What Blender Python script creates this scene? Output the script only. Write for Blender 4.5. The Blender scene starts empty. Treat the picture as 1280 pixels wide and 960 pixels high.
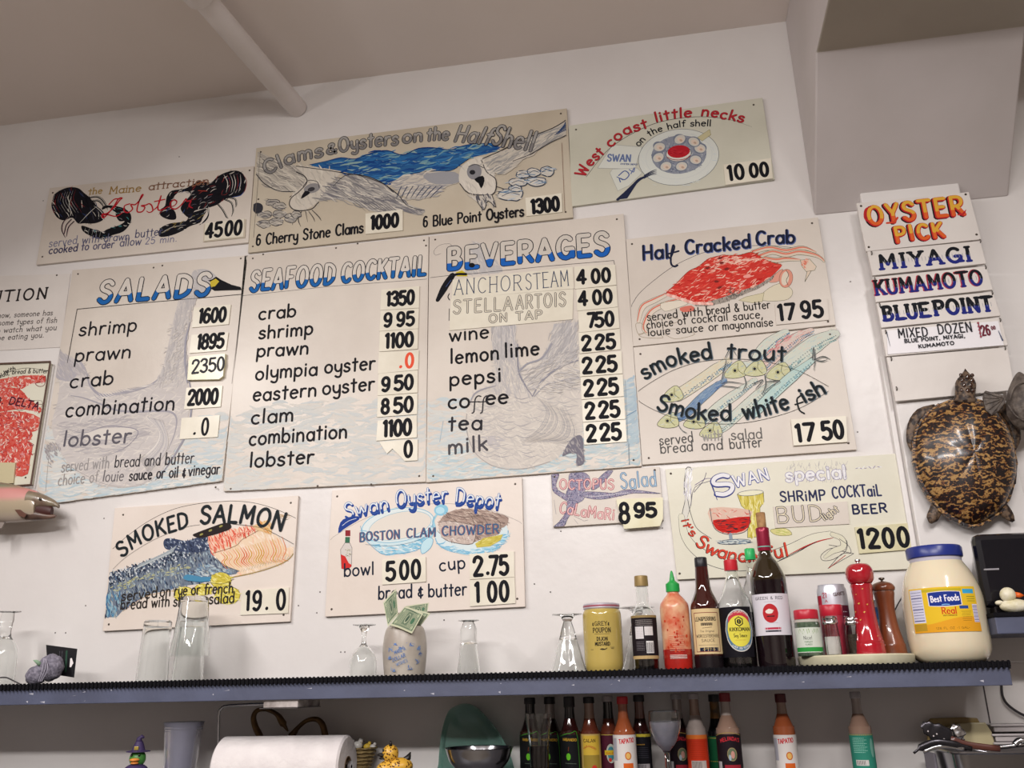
import bpy, bmesh, math, random
import numpy as np
from mathutils import Vector, Matrix
random.seed(7)
PI = math.pi
scene = bpy.context.scene
C = scene.collection

# ------------------------------------------------------------------ camera
F = 1105.0
PITCH, ROLL, YAW = .33154, -.02106, .16384
CAM = Vector((0, -1.95, 1.56))
_f = Vector((-math.sin(YAW)*math.cos(PITCH), math.cos(YAW)*math.cos(PITCH), math.sin(PITCH)))
_r = Vector((math.cos(YAW), math.sin(YAW), 0)); _u = _r.cross(_f)
RR = _r*math.cos(ROLL)+_u*math.sin(ROLL); RU = -_r*math.sin(ROLL)+_u*math.cos(ROLL); RF = _f
cd = bpy.data.cameras.new('camera'); cam = bpy.data.objects.new('camera', cd); C.objects.link(cam)
cd.sensor_width = 36; cd.lens = 36*F/1280; cd.clip_start = .01
M3 = Matrix((RR, RU, -RF)).transposed()
cam.matrix_world = Matrix.Translation(CAM) @ M3.to_4x4()
scene.camera = cam
# ------------------------------------------------------------------ world, lights, exposure
w = bpy.data.worlds.new('world'); scene.world = w; w.use_nodes = True
w.node_tree.nodes['Background'].inputs[0].default_value = (.9, .92, 1, 1)
w.node_tree.nodes['Background'].inputs[1].default_value = .03
def area(name, loc, size, power, rot=(0, 0, 0), col=(1, .958, .942)):
    l = bpy.data.lights.new(name, 'AREA'); l.shape = 'RECTANGLE'; l.size, l.size_y = size
    l.energy = power; l.color = col
    o = bpy.data.objects.new(name, l); C.objects.link(o); o.location = loc; o.rotation_euler = rot
    return o
area('fluorescent_lamp', (-1.7, -2.1, 2.8), (.12, 2.2), 17, (0, -.5, 0))
area('fluorescent_lamp', (.85, -2.1, 2.9), (.12, 1.6), 11, (0, .15, 0))
area('fluorescent_lamp', (-.3, -3.3, 2.9), (1.6, .2), 30, (.3, 0, 0))
scene.view_settings.view_transform = 'Standard'; scene.view_settings.look = 'None'
scene.view_settings.gamma = 1; scene.view_settings.use_curve_mapping = False
scene.view_settings.exposure = 1.62

# ------------------------------------------------------------------ pixel to place
def ray(px, py): return RF+RR*((px-640)/F)-RU*((py-480)/F)
def on_y(px, py, y): d = ray(px, py); return CAM+d*((y-CAM.y)/d.y)
def on_z(px, py, z): d = ray(px, py); return CAM+d*((z-CAM.z)/d.z)

# ------------------------------------------------------------------ materials
def s2l(c):
    return tuple((x/12.92 if x <= .04045 else ((x+.055)/1.055)**2.4) for x in c)
def rgb(h):
    if isinstance(h, str): h = tuple(int(h[i:i+2], 16)/255 for i in (0, 2, 4))
    return s2l(h)
MATS = {}
def mat(name, col='ffffff', rough=.5, metal=0, trans=0, ior=1.45, noise=0, nscale=8, bump=0, bscale=40, col2=None, coat=0, emit=0, alpha=1, sub=0, stretch=None, spec=None):
    if name in MATS: return MATS[name]
    m = bpy.data.materials.new(name); m.use_nodes = True; MATS[name] = m
    nt = m.node_tree; b = nt.nodes['Principled BSDF']; c = rgb(col)
    b.inputs['Base Color'].default_value = (*c, 1); b.inputs['Roughness'].default_value = rough
    b.inputs['Metallic'].default_value = metal; b.inputs['Transmission Weight'].default_value = trans
    b.inputs['IOR'].default_value = ior; b.inputs['Coat Weight'].default_value = coat; b.inputs['Alpha'].default_value = alpha
    if spec is not None: b.inputs['Specular IOR Level'].default_value = spec
    if sub: b.inputs['Subsurface Weight'].default_value = sub; b.inputs['Subsurface Scale'].default_value = .01
    if noise or bump:
        tc = nt.nodes.new('ShaderNodeTexCoord'); mp = nt.nodes.new('ShaderNodeMapping')
        nt.links.new(tc.outputs['Object'], mp.inputs[0])
        if stretch: mp.inputs['Scale'].default_value = stretch
    if noise:
        n = nt.nodes.new('ShaderNodeTexNoise'); n.inputs['Scale'].default_value = nscale; n.inputs['Detail'].default_value = 5
        r = nt.nodes.new('ShaderNodeValToRGB'); r.color_ramp.elements[0].position = .5-.5/max(noise, .01)*.3; r.color_ramp.elements[1].position = .5+.5/max(noise, .01)*.3
        c2 = rgb(col2) if col2 else tuple(x*.8 for x in c)
        r.color_ramp.elements[0].color = (*c2, 1); r.color_ramp.elements[1].color = (*c, 1)
        nt.links.new(mp.outputs[0], n.inputs[0]); nt.links.new(n.outputs[0], r.inputs[0]); nt.links.new(r.outputs[0], b.inputs['Base Color'])
    if bump:
        n2 = nt.nodes.new('ShaderNodeTexNoise'); n2.inputs['Scale'].default_value = bscale; n2.inputs['Detail'].default_value = 4
        bp = nt.nodes.new('ShaderNodeBump'); bp.inputs['Strength'].default_value = bump; bp.inputs['Distance'].default_value = .004
        nt.links.new(mp.outputs[0], n2.inputs[0]); nt.links.new(n2.outputs[0], bp.inputs['Height']); nt.links.new(bp.outputs[0], b.inputs['Normal'])
    return m
def paint_mat():
    m = bpy.data.materials.new('paint'); m.use_nodes = True; nt = m.node_tree; b = nt.nodes['Principled BSDF']
    a = nt.nodes.new('ShaderNodeAttribute'); a.attribute_name = 'Col'
    nt.links.new(a.outputs['Color'], b.inputs['Base Color']); b.inputs['Roughness'].default_value = .5; b.inputs['Specular IOR Level'].default_value = .08
    return m
PAINT = paint_mat()

# ------------------------------------------------------------------ objects
def link(name, me, parent=None):
    o = bpy.data.objects.new(name, me); C.objects.link(o)
    if parent: o.parent = parent
    return o
def tag(o, label=None, cat=None, group=None, kind=None):
    for k, v in (('label', label), ('category', cat), ('group', group), ('kind', kind)):
        if v: o[k] = v
    return o
def thing(name, label, cat, loc=(0, 0, 0), rot=(0, 0, 0), group=None):
    o = bpy.data.objects.new(name, None); C.objects.link(o); o.location = loc; o.rotation_euler = rot
    o.empty_display_size = .02
    return tag(o, label, cat, group)
def mesh(name, vs, fs, m=None, parent=None, smooth=False):
    me = bpy.data.meshes.new(name); me.from_pydata([tuple(v) for v in vs], [], fs)
    if m: me.materials.append(m)
    if smooth: me.shade_smooth()
    me.update()
    return link(name, me, parent)
class MB:
    def __init__(s): s.v = []; s.f = []
    def add(s, vs, fs):
        n = len(s.v); s.v += [Vector(v) for v in vs]; s.f += [tuple(i+n for i in f) for f in fs]; return s
    def box(s, a, b):
        x0, y0, z0 = a; x1, y1, z1 = b
        if x0 > x1: x0, x1 = x1, x0
        if y0 > y1: y0, y1 = y1, y0
        if z0 > z1: z0, z1 = z1, z0
        return s.add([(x0, y0, z0), (x1, y0, z0), (x1, y1, z0), (x0, y1, z0), (x0, y0, z1), (x1, y0, z1), (x1, y1, z1), (x0, y1, z1)],
              [(0, 3, 2, 1), (4, 5, 6, 7), (0, 1, 5, 4), (1, 2, 6, 5), (2, 3, 7, 6), (3, 0, 4, 7)])
    def prism(s, poly, n, t):      # planar polygon list of Vector extruded along n by t
        k = len(poly); n = Vector(n)*t
        vs = [Vector(p) for p in poly]+[Vector(p)+n for p in poly]
        return s.add(vs, [tuple(range(k)), tuple(reversed(range(k, 2*k)))]+[(i, i+k, (i+1) % k+k, (i+1) % k) for i in range(k)])
    def lathe(s, prof, n=32, c=(0, 0, 0), caps=True):   # prof [(r,z)]
        vs = []; fs = []; k = len(prof)
        for (r, z) in prof:
            for i in range(n):
                a = 2*PI*i/n; vs.append((c[0]+r*math.cos(a), c[1]+r*math.sin(a), c[2]+z))
        for j in range(k-1):
            for i in range(n):
                fs.append((j*n+i, j*n+(i+1) % n, (j+1)*n+(i+1) % n, (j+1)*n+i))
        if caps:
            if prof[0][0] > 1e-5: fs.append(tuple(reversed(range(n))))
            if prof[-1][0] > 1e-5: fs.append(tuple(range((k-1)*n, k*n)))
        return s.add(vs, fs)
    def tube(s, pts, r, n=10, caps=True):
        pts = [Vector(p) for p in pts]; k = len(pts); R = r if isinstance(r, (list, tuple)) else [r]*k
        t0 = (pts[1]-pts[0]).normalized(); u = t0.orthogonal().normalized(); vs = []; fs = []
        for i, p in enumerate(pts):
            t = (pts[min(i+1, k-1)]-pts[max(i-1, 0)]).normalized()
            u = (u-t*u.dot(t)).normalized(); v = t.cross(u)
            for j in range(n):
                a = 2*PI*j/n; vs.append(p+(u*math.cos(a)+v*math.sin(a))*R[i])
        for i in range(k-1):
            for j in range(n): fs.append((i*n+j, i*n+(j+1) % n, (i+1)*n+(j+1) % n, (i+1)*n+j))
        if caps: fs += [tuple(reversed(range(n))), tuple(range((k-1)*n, k*n))]
        return s.add(vs, fs)
    def ball(s, c, r, n=16, m=10):
        rx, ry, rz = r if isinstance(r, (tuple, list)) else (r, r, r); c = Vector(c); vs = [c+Vector((0, 0, -rz))]; fs = []
        for j in range(1, m):
            th = PI*j/m
            for i in range(n):
                a = 2*PI*i/n; vs.append(c+Vector((rx*math.sin(th)*math.cos(a), ry*math.sin(th)*math.sin(a), -rz*math.cos(th))))
        vs.append(c+Vector((0, 0, rz)))
        for i in range(n): fs.append((0, 1+(i+1) % n, 1+i))
        for j in range(m-2):
            for i in range(n): fs.append((1+j*n+i, 1+j*n+(i+1) % n, 1+(j+1)*n+(i+1) % n, 1+(j+1)*n+i))
        L = len(vs)-1
        for i in range(n): fs.append((L, 1+(m-2)*n+i, 1+(m-2)*n+(i+1) % n))
        return s.add(vs, fs)
    def xf(s, M):
        s.v = [M @ v for v in s.v]; return s
    def build(s, name, m, parent=None, smooth=False, bevel=0, auto=None):
        o = mesh(name, s.v, s.f, m, parent, smooth)
        me = o.data; bm = bmesh.new(); bm.from_mesh(me); bmesh.ops.recalc_face_normals(bm, faces=bm.faces); bm.to_mesh(me); bm.free()
        if smooth and auto: me.set_sharp_from_angle(angle=math.radians(auto))
        if bevel:
            md = o.modifiers.new('bevel', 'BEVEL'); md.width = bevel; md.segments = 2; md.limit_method = 'ANGLE'
        return o
def smoothpts(pts, n=6, closed=False):      # Catmull-Rom
    P = [tuple(p) for p in pts]; k = len(P); d = len(P[0]); out = []
    if k < 3: return P
    rng = range(k) if closed else range(k-1)
    for i in rng:
        p0 = P[(i-1) % k] if closed or i > 0 else tuple(2*P[0][q]-P[1][q] for q in range(d))
        p1 = P[i]; p2 = P[(i+1) % k]
        p3 = P[(i+2) % k] if closed or i+2 < k else tuple(2*P[-1][q]-P[-2][q] for q in range(d))
        for j in range(n):
            t = j/n; t2 = t*t; t3 = t2*t
            out.append(tuple(.5*(2*p1[q]+(-p0[q]+p2[q])*t+(2*p0[q]-5*p1[q]+4*p2[q]-p3[q])*t2+(-p0[q]+3*p1[q]-3*p2[q]+p3[q])*t3) for q in range(d)))
    if not closed: out.append(P[-1])
    return out

# ------------------------------------------------------------------ stroke alphabet (cap height 10)
def _circle(cx, cy, rx, ry, a0, a1, n=12):
    return [(cx+rx*math.cos(math.radians(a0+(a1-a0)*i/n)), cy+ry*math.sin(math.radians(a0+(a1-a0)*i/n))) for i in range(n+1)]
A_ = _circle
G = {
 ' ': (4, []),
 'a': (6, [A_(3, 3, 2.5, 3, 20, 340), [(5.5, 6), (5.5, 0)]]),
 'b': (6, [[(.6, 10), (.6, 0)], A_(3.1, 3, 2.5, 3, 160, -160)]),
 'c': (5.4, [A_(3, 3, 2.6, 3, 50, 310)]),
 'd': (6, [A_(3, 3, 2.5, 3, 20, 340), [(5.5, 10), (5.5, 0)]]),
 'e': (5.8, [[(.5, 3.2), (5.3, 3.6)], A_(3, 3, 2.5, 3, 10, 315, 14)]),
 'f': (4.2, [smoothpts([(5, 9.2), (3.8, 10), (2.6, 9), (2.3, 6.5), (2.2, 0)], 4), [(.6, 6), (4.2, 6.2)]]),
 'F2': (4.6, [smoothpts([(5, 6), (4, 6.8), (3, 6), (2.6, 3), (2.4, -2), (1.2, -3), (.4, -2)], 4), [(.6, 3), (4.6, 3.5)]]),
 'g': (6, [A_(3, 3, 2.5, 3, 20, 340), smoothpts([(5.5, 6), (5.5, -1), (4.2, -3), (2, -3), (.8, -1.8)], 4)]),
 'h': (6, [[(.7, 10), (.7, 0)], smoothpts([(.7, 4), (2.6, 6), (4.6, 5.2), (5.1, 3), (5.1, 0)], 4)]),
 'i': (2, [[(1, 6), (1, 0)], [(1, 8), (1, 8.7)]]),
 'j': (3, [smoothpts([(2, 6), (2, -1.6), (1, -3), (-.3, -2.4)], 4), [(2, 8), (2, 8.7)]]),
 'k': (5.4, [[(.7, 10), (.7, 0)], [(4.8, 6), (.8, 2.8)], [(2, 3.8), (5.1, 0)]]),
 'l': (2, [[(1, 10), (1, 0)]]),
 'm': (8.6, [[(.7, 6), (.7, 0)], smoothpts([(.7, 4), (2.2, 6), (3.9, 5.2), (4.3, 3), (4.3, 0)], 4), smoothpts([(4.3, 4), (5.8, 6), (7.5, 5.2), (7.9, 3), (7.9, 0)], 4)]),
 'n': (6, [[(.7, 6), (.7, 0)], smoothpts([(.7, 4), (2.6, 6), (4.6, 5.2), (5.1, 3), (5.1, 0)], 4)]),
 'o': (6, [A_(3, 3, 2.6, 3, 90, 450, 16)]),
 'p': (6, [[(.7, 6), (.7, -3.4)], A_(3.1, 3, 2.5, 3, 160, -160)]),
 'q': (6, [A_(3, 3, 2.5, 3, 20, 340), [(5.5, 6), (5.5, -3.4)]]),
 'r': (4.4, [[(.7, 6), (.7, 0)], smoothpts([(.7, 3.6), (2, 5.8), (4.2, 5.8)], 4)]),
 's': (5, [smoothpts([(4.4, 5), (2.8, 6), (1, 5.2), (1.2, 3.7), (3.6, 2.7), (4.5, 1.4), (3.2, .1), (1.4, .1), (.4, 1)], 4)]),
 't': (4.2, [[(2.1, 9), (2.1, 0)], [(.3, 6.2), (4, 6.4)]]),
 'u': (6, [smoothpts([(.8, 6), (.8, 2.4), (1.8, .3), (3.6, .2), (5, 2)], 4), [(5.2, 6), (5.2, 0)]]),
 'v': (5.4, [[(.3, 6), (2.7, 0), (5.1, 6)]]),
 'w': (8, [[(.3, 6), (2.1, 0), (4, 5.4), (5.9, 0), (7.7, 6)]]),
 'x': (5.4, [[(.5, 6), (5, 0)], [(5, 6), (.5, 0)]]),
 'y': (5.6, [smoothpts([(.6, 6), (.7, 3), (2, 1.2), (4, 1.4), (5.1, 3)], 4), smoothpts([(5.2, 6), (5.2, -.5), (4.3, -2.8), (2.4, -3), (1, -2.2)], 4)]),
 'z': (5.2, [[(.5, 6), (4.8, 6), (.5, 0), (5, 0)]]),
 'A': (7.4, [[(.3, 0), (3.7, 10), (7.1, 0)], [(1.7, 3.6), (5.7, 3.6)]]),
 'B': (6.6, [[(.8, 10), (.8, 0)], smoothpts([(.8, 9.9), (4, 9.9), (5.4, 8.6), (5.2, 6.6), (3.6, 5.4), (.8, 5.2)], 4), smoothpts([(2.6, 5.3), (5, 4.8), (6.2, 2.8), (5, .5), (3, .1), (.8, .1)], 4)]),
 'C': (7, [A_(4, 5, 3.4, 5, 45, 315, 16)]),
 'D': (7.2, [[(.8, 10), (.8, 0)], smoothpts([(.8, 9.9), (3.6, 9.7), (6.2, 7.8), (6.6, 5), (6.2, 2.2), (3.6, .3), (.8, .1)], 4)]),
 'E': (6, [[(.8, 10), (.8, 0)], [(.8, 9.9), (5.6, 9.9)], [(.8, 5.2), (4.6, 5.2)], [(.8, .1), (5.8, .1)]]),
 'F': (5.8, [[(.8, 10), (.8, 0)], [(.8, 9.9), (5.6, 9.9)], [(.8, 5.2), (4.4, 5.2)]]),
 'G': (7.4, [A_(4, 5, 3.4, 5, 45, 345, 16), [(4.2, 4.2), (7.2, 4.2)], [(7.1, 4.2), (7.1, .4)]]),
 'H': (7, [[(.8, 10), (.8, 0)], [(6.2, 10), (6.2, 0)], [(.8, 5.1), (6.2, 5.1)]]),
 'I': (2.4, [[(1.2, 10), (1.2, 0)]]),
 'J': (5.4, [smoothpts([(4.6, 10), (4.6, 2.4), (3.4, .3), (1.6, .4), (.5, 2)], 4)]),
 'K': (6.6, [[(.8, 10), (.8, 0)], [(6, 10), (.9, 4.2)], [(2.4, 5.8), (6.4, 0)]]),
 'L': (5.6, [[(.8, 10), (.8, 0)], [(.8, .1), (5.4, .1)]]),
 'M': (8.6, [[(.8, 0), (1.1, 10), (4.3, 3), (7.5, 10), (7.8, 0)]]),
 'N': (7.2, [[(.8, 0), (.8, 10), (6.4, 0), (6.4, 10)]]),
 'O': (8, [A_(4, 5, 3.5, 5, 90, 450, 20)]),
 'P': (6.4, [[(.8, 10), (.8, 0)], smoothpts([(.8, 9.9), (4.2, 9.8), (5.8, 8.6), (5.8, 6.4), (4.2, 5), (.8, 4.8)], 4)]),
 'Q': (8, [A_(4, 5, 3.5, 5, 90, 450, 20), [(4.6, 3), (7.6, -.6)]]),
 'R': (6.8, [[(.8, 10), (.8, 0)], smoothpts([(.8, 9.9), (4.2, 9.8), (5.8, 8.6), (5.8, 6.4), (4.2, 5), (.8, 4.8)], 4), [(3.2, 4.8), (6.4, 0)]]),
 'S': (6.4, [smoothpts([(5.8, 8.4), (4.2, 9.9), (2, 9.7), (.9, 8), (1.6, 6.2), (4.6, 4.6), (5.8, 2.8), (4.8, .5), (2.6, 0), (.5, 1.6)], 5)]),
 'T': (6.6, [[(3.3, 10), (3.3, 0)], [(.2, 9.9), (6.4, 9.9)]]),
 'U': (7, [smoothpts([(.8, 10), (.8, 3), (2, .4), (3.5, 0), (5, .4), (6.2, 3), (6.2, 10)], 5)]),
 'V': (7, [[(.3, 10), (3.5, 0), (6.7, 10)]]),
 'W': (10, [[(.3, 10), (2.7, 0), (5, 8), (7.3, 0), (9.7, 10)]]),
 'X': (6.6, [[(.4, 10), (6.2, 0)], [(6.2, 10), (.4, 0)]]),
 'Y': (6.6, [[(.3, 10), (3.3, 4.8), (6.3, 10)], [(3.3, 4.8), (3.3, 0)]]),
 'Z': (6.4, [[(.5, 9.9), (5.9, 9.9), (.5, .1), (6.1, .1)]]),
 '0': (6, [A_(3, 5, 2.2, 5, 90, 450, 20)]),
 '1': (3.4, [[(.9, 8.7), (2.2, 10), (2.2, 0)]]),
 '2': (6, [smoothpts([(.7, 7.4), (1.4, 9.4), (3.2, 10), (5, 8.8), (4.9, 6.6), (.8, .2)], 5), [(.8, .1), (5.4, .1)]]),
 '3': (6, [smoothpts([(.7, 8.4), (2.4, 10), (4.8, 9), (4.6, 6.4), (2.6, 5.3)], 4), smoothpts([(2.6, 5.3), (5, 4.4), (5.1, 1.5), (3, 0), (.6, 1.4)], 4)]),
 '4': (6, [[(4.2, 0), (4.2, 10), (.6, 3), (5.8, 3)]]),
 '5': (6, [[(5, 9.9), (1.3, 9.9), (1, 5.4)], smoothpts([(1, 5.4), (3.2, 6.2), (5.2, 4.6), (5.1, 1.6), (3, 0), (.7, 1.2)], 5)]),
 '6': (6, [smoothpts([(4.8, 9), (3, 10), (1.2, 7.6), (.9, 4)], 4), A_(3, 3, 2.2, 3, 90, 450, 16)]),
 '7': (6, [[(.5, 9.9), (5.4, 9.9), (2, 0)]]),
 '8': (6, [A_(3, 7.6, 1.9, 2.4, 90, 450, 14), A_(3, 2.7, 2.3, 2.7, 90, 450, 14)]),
 '9': (6, [A_(3, 7, 2.2, 3, 90, 450, 16), smoothpts([(5.1, 6.4), (4.9, 2.4), (3, 0), (1, .9)], 4)]),
 '.': (2.4, [[(1, .2), (1.3, .9)]]), ',': (2.4, [[(1.4, .8), (.7, -1.4)]]), "'": (2, [[(1, 10), (1, 8)]]),
 '-': (4, [[(.5, 4.4), (3.5, 4.4)]]), '!': (2.4, [[(1.2, 10), (1.2, 3)], [(1.2, .8), (1.2, 0)]]),
 '&': (6.4, [smoothpts([(6, 0), (2, 7), (2, 9.2), (3.4, 10), (4.4, 8.6), (3.4, 6.6), (.9, 4), (.9, 1.4), (2.6, 0), (4.6, .8), (6, 3.6)], 4)]),
 '+': (4.6, [smoothpts([(4, 5.6), (2, 6.4), (1, 5), (2.6, 4), (.7, 3), (.9, 1.2), (2.6, .6), (4.2, 1.6)], 4), [(2.5, 7.6), (2.5, -.8)]]),
 '$': (6, [smoothpts([(5, 7.4), (3, 8.6), (1, 7), (3, 5), (5, 3), (3, 1.2), (.9, 2.4)], 4), [(3, 10), (3, 0)]]),
}
def qmark(c): return G.get(c, G['-'])

class Art:
    """Flat paint: ribbons and fills laid on a surface given by a mapper (u,v,h) -> point."""
    def __init__(s, mapper, scale=1.0, h0=1e-4, cell=None, c=(0, 0), lay=1.2e-5):
        s.mp = mapper; s.k = scale; s.h0 = s.h = h0; s.V = []; s.Fc = []; s.Cc = []; s.fr = None; s.Q = None
        s.cell = cell or scale*1.3; s.c = c; s.lay = lay; s.N = 700; s.grid = np.zeros((s.N, s.N), dtype=np.int16)
    def step(s, d=0): pass
    def raise_(s, boxes):
        # each stroke of paint lies on top of what it overlaps
        R = []
        for (x0, x1, y0, y1) in boxes:
            i0 = min(max(int((x0-s.c[0])/s.cell+s.N/2), 0), s.N-1); i1 = min(max(int((x1-s.c[0])/s.cell+s.N/2), 0), s.N-1)
            j0 = min(max(int((y0-s.c[1])/s.cell+s.N/2), 0), s.N-1); j1 = min(max(int((y1-s.c[1])/s.cell+s.N/2), 0), s.N-1)
            R.append((slice(i0, i1+1), slice(j0, j1+1)))
        m = max(int(s.grid[r].max()) for r in R)+1
        for r in R: s.grid[r] = m
        s.h = s.h0+m*s.lay
    def face(s, pts, col):
        xs = [p[0] for p in pts]; ys = [p[1] for p in pts]; s.raise_([(min(xs), max(xs), min(ys), max(ys))])
        n = len(s.V); s.V += [s.mp(p[0], p[1], s.h) for p in pts]; s.Fc.append(tuple(range(n, n+len(pts)))); s.Cc.append(col)
    def strip(s, L, R, cols):
        bx = []
        for i in range(0, len(L)-1, 2):
            e = min(i+2, len(L)-1); X = [L[i][0], R[i][0], L[e][0], R[e][0]]; Y = [L[i][1], R[i][1], L[e][1], R[e][1]]
            bx.append((min(X), max(X), min(Y), max(Y)))
        s.raise_(bx)
        n = len(s.V)
        for a, b in zip(L, R): s.V.append(s.mp(a[0], a[1], s.h)); s.V.append(s.mp(b[0], b[1], s.h))
        for i in range(len(L)-1):
            s.Fc.append((n+2*i, n+2*i+1, n+2*i+3, n+2*i+2)); s.Cc.append(cols[i] if isinstance(cols, list) else cols)
    def patch(s, x0, x1, y0, y1, col, n=18):
        f0 = y0 if callable(y0) else (lambda x: y0); f1 = y1 if callable(y1) else (lambda x: y1)
        X = [x0+(x1-x0)*i/n for i in range(n+1)]
        s.strip([s.q((x, f0(x))) for x in X], [s.q((x, f1(x))) for x in X], rgb(col))
    def disc(s, cx, cy, rx, ry, col):
        e = lambda x: ry*math.sqrt(max(0, 1-((x-cx)/rx)**2))
        s.patch(cx-rx, cx+rx, lambda x: cy-e(x), lambda x: cy+e(x), col, 22)
    def ribbon(s, pts, w, col, taper=(1, 1), cap=True, cols=None):     # plane units
        ms = getattr(s, 'maxseg', None)
        if ms and not cols:
            q = []
            for a, b in zip(pts, pts[1:]):
                m = max(1, int(math.hypot(b[0]-a[0], b[1]-a[1])/ms)); q += [(a[0]+(b[0]-a[0])*z/m, a[1]+(b[1]-a[1])*z/m) for z in range(m)]
            pts = q+[pts[-1]]
        P = [pts[0]]
        C2 = []
        for i, p in enumerate(pts[1:]):
            if (p[0]-P[-1][0])**2+(p[1]-P[-1][1])**2 > 1e-12:
                P.append(p); C2.append(cols[i] if cols else col)
        if len(P) < 2: return
        k = len(P); seg = 0
        # split at sharp corners
        for i in range(1, k-1):
            a = (P[i][0]-P[i-1][0], P[i][1]-P[i-1][1]); b = (P[i+1][0]-P[i][0], P[i+1][1]-P[i][1])
            if (a[0]*b[0]+a[1]*b[1]) < .62*math.hypot(*a)*math.hypot(*b):
                s.ribbon(P[:i+1], w, col, (taper[0], 1), cap, C2[:i] if cols else None)
                s.ribbon(P[i:], w, col, (1, taper[1]), cap, C2[i:] if cols else None); return
        L = []; R = []; CC = list(C2)
        loop = k > 4 and math.hypot(P[0][0]-P[-1][0], P[0][1]-P[-1][1]) < w*.02
        if loop: cap = False; taper = (1, 1)
        for i in range(k):
            a = P[max(i-1, 0)]; b = P[min(i+1, k-1)]
            if loop and i in (0, k-1): a = P[-2]; b = P[1]
            dx, dy = b[0]-a[0], b[1]-a[1]; m = math.hypot(dx, dy) or 1; dx /= m; dy /= m
            t = i/(k-1); ww = w*.5*(taper[0]+(1-taper[0])*min(1, t*3) if t < .5 else taper[1]+(1-taper[1])*min(1, (1-t)*3))
            L.append((P[i][0]-dy*ww, P[i][1]+dx*ww)); R.append((P[i][0]+dy*ww, P[i][1]-dx*ww))
            if cap and i == 0:
                e = w*.38*taper[0]; L.insert(0, (P[0][0]-dx*e-dy*ww*.5, P[0][1]-dy*e+dx*ww*.5)); R.insert(0, (P[0][0]-dx*e+dy*ww*.5, P[0][1]-dy*e-dx*ww*.5)); CC.insert(0, C2[0])
            if cap and i == k-1:
                e = w*.38*taper[1]; L.append((P[i][0]+dx*e-dy*ww*.5, P[i][1]+dy*e+dx*ww*.5)); R.append((P[i][0]+dx*e+dy*ww*.5, P[i][1]+dy*e-dx*ww*.5)); CC.append(C2[-1])
        s.strip(L, R, CC)
    # --- drawing in the picture frame of the sign (s.Q turns it into plane units)
    def q(s, p):
        if s.fr: p = (s.fr[0]+p[0]/s.fr[2], s.fr[1]+p[1]/s.fr[2])
        return s.cl(s.Q(p)) if s.Q else p
    def cl(s, p):       # keep paint on its board
        B = getattr(s, 'clip', None)
        if not B: return p
        def ins(p):
            sg = 0
            for a, b in zip(B, B[1:]+B[:1]):
                c = (b[0]-a[0])*(p[1]-a[1])-(b[1]-a[1])*(p[0]-a[0])
                if c*s.cs < 0: return False
            return True
        if ins(p): return p
        cx = sum(b[0] for b in B)/len(B); cy = sum(b[1] for b in B)/len(B); lo, hi = 0, 1
        for _ in range(9):
            m = (lo+hi)/2
            if ins((cx+(p[0]-cx)*m, cy+(p[1]-cy)*m)): lo = m
            else: hi = m
        return (cx+(p[0]-cx)*lo, cy+(p[1]-cy)*lo)
    def sc(s): return s.k/(s.fr[2] if s.fr else 1)
    def poly(s, pts, col, smooth=0, closed=True):
        if smooth: pts = smoothpts(pts, smooth, True)
        s.step(); s.face([s.q(p) for p in pts], rgb(col))
    def line(s, pts, w, col, smooth=0, taper=(1, 1), closed=False):
        if smooth: pts = smoothpts(pts, smooth, closed)
        if closed: pts = list(pts)+[pts[0]]
        s.step(); s.ribbon([s.q(p) for p in pts], w*s.sc(), rgb(col), taper)
    def outline(s, pts, fill, w, col, smooth=0):
        s.poly(pts, fill, smooth); s.line(pts, w, col, smooth, closed=True)
    def ell(s, c, rx, ry, col, rot=0, w=None, n=24, a0=0, a1=360):
        r = math.radians(rot); pts = []
        m = n if a1-a0 >= 360 else n+1
        for i in range(m):
            a = math.radians(a0+(a1-a0)*i/n); x, y = rx*math.cos(a), ry*math.sin(a)
            pts.append((c[0]+x*math.cos(r)-y*math.sin(r), c[1]+x*math.sin(r)+y*math.cos(r)))
        if w: s.line(pts, w, col, closed=(a1-a0 >= 360))
        else: s.poly(pts, col)
    def wash(s, pts, cols, n, ln, wd, ang, jit=15, bend=.15, smooth=0, flow=None):
        if smooth: pts = smoothpts(pts, smooth, True)
        xs = [p[0] for p in pts]; ys = [p[1] for p in pts]; k = len(pts); done = 0; tries = 0
        s.step()
        cl = [rgb(c) for c in cols]; mu = getattr(s, 'mute', None)
        if mu: m_ = rgb(mu[0]); cl = [tuple(x*(1-mu[1])+y*mu[1] for x, y in zip(c, m_)) for c in cl]
        while done < n and tries < n*8:
            tries += 1
            x = random.uniform(min(xs), max(xs)); y = random.uniform(min(ys), max(ys)); ins = False; j = k-1
            for i in range(k):
                if (pts[i][1] > y) != (pts[j][1] > y) and x < (pts[j][0]-pts[i][0])*(y-pts[i][1])/(pts[j][1]-pts[i][1])+pts[i][0]: ins = not ins
                j = i
            if not ins: continue
            done += 1; s.step(3e-7)
            a = math.radians((flow(x, y) if flow else ang)+random.uniform(-jit, jit)); L = ln*random.uniform(.6, 1.2); b = L*bend*random.uniform(-1, 1)
            dx, dy = math.cos(a), math.sin(a); w_ = wd*random.uniform(.6, 1.3)
            P = [(x-dx*L/2, y-dy*L/2), (x-dx*L*.15-dy*b, y-dy*L*.15+dx*b), (x+dx*L*.2-dy*b, y+dy*L*.2+dx*b), (x+dx*L/2, y+dy*L/2)]
            s.ribbon([s.q(p) for p in P], w_*s.sc(), random.choice(cl), (.35, .2), False)
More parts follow.
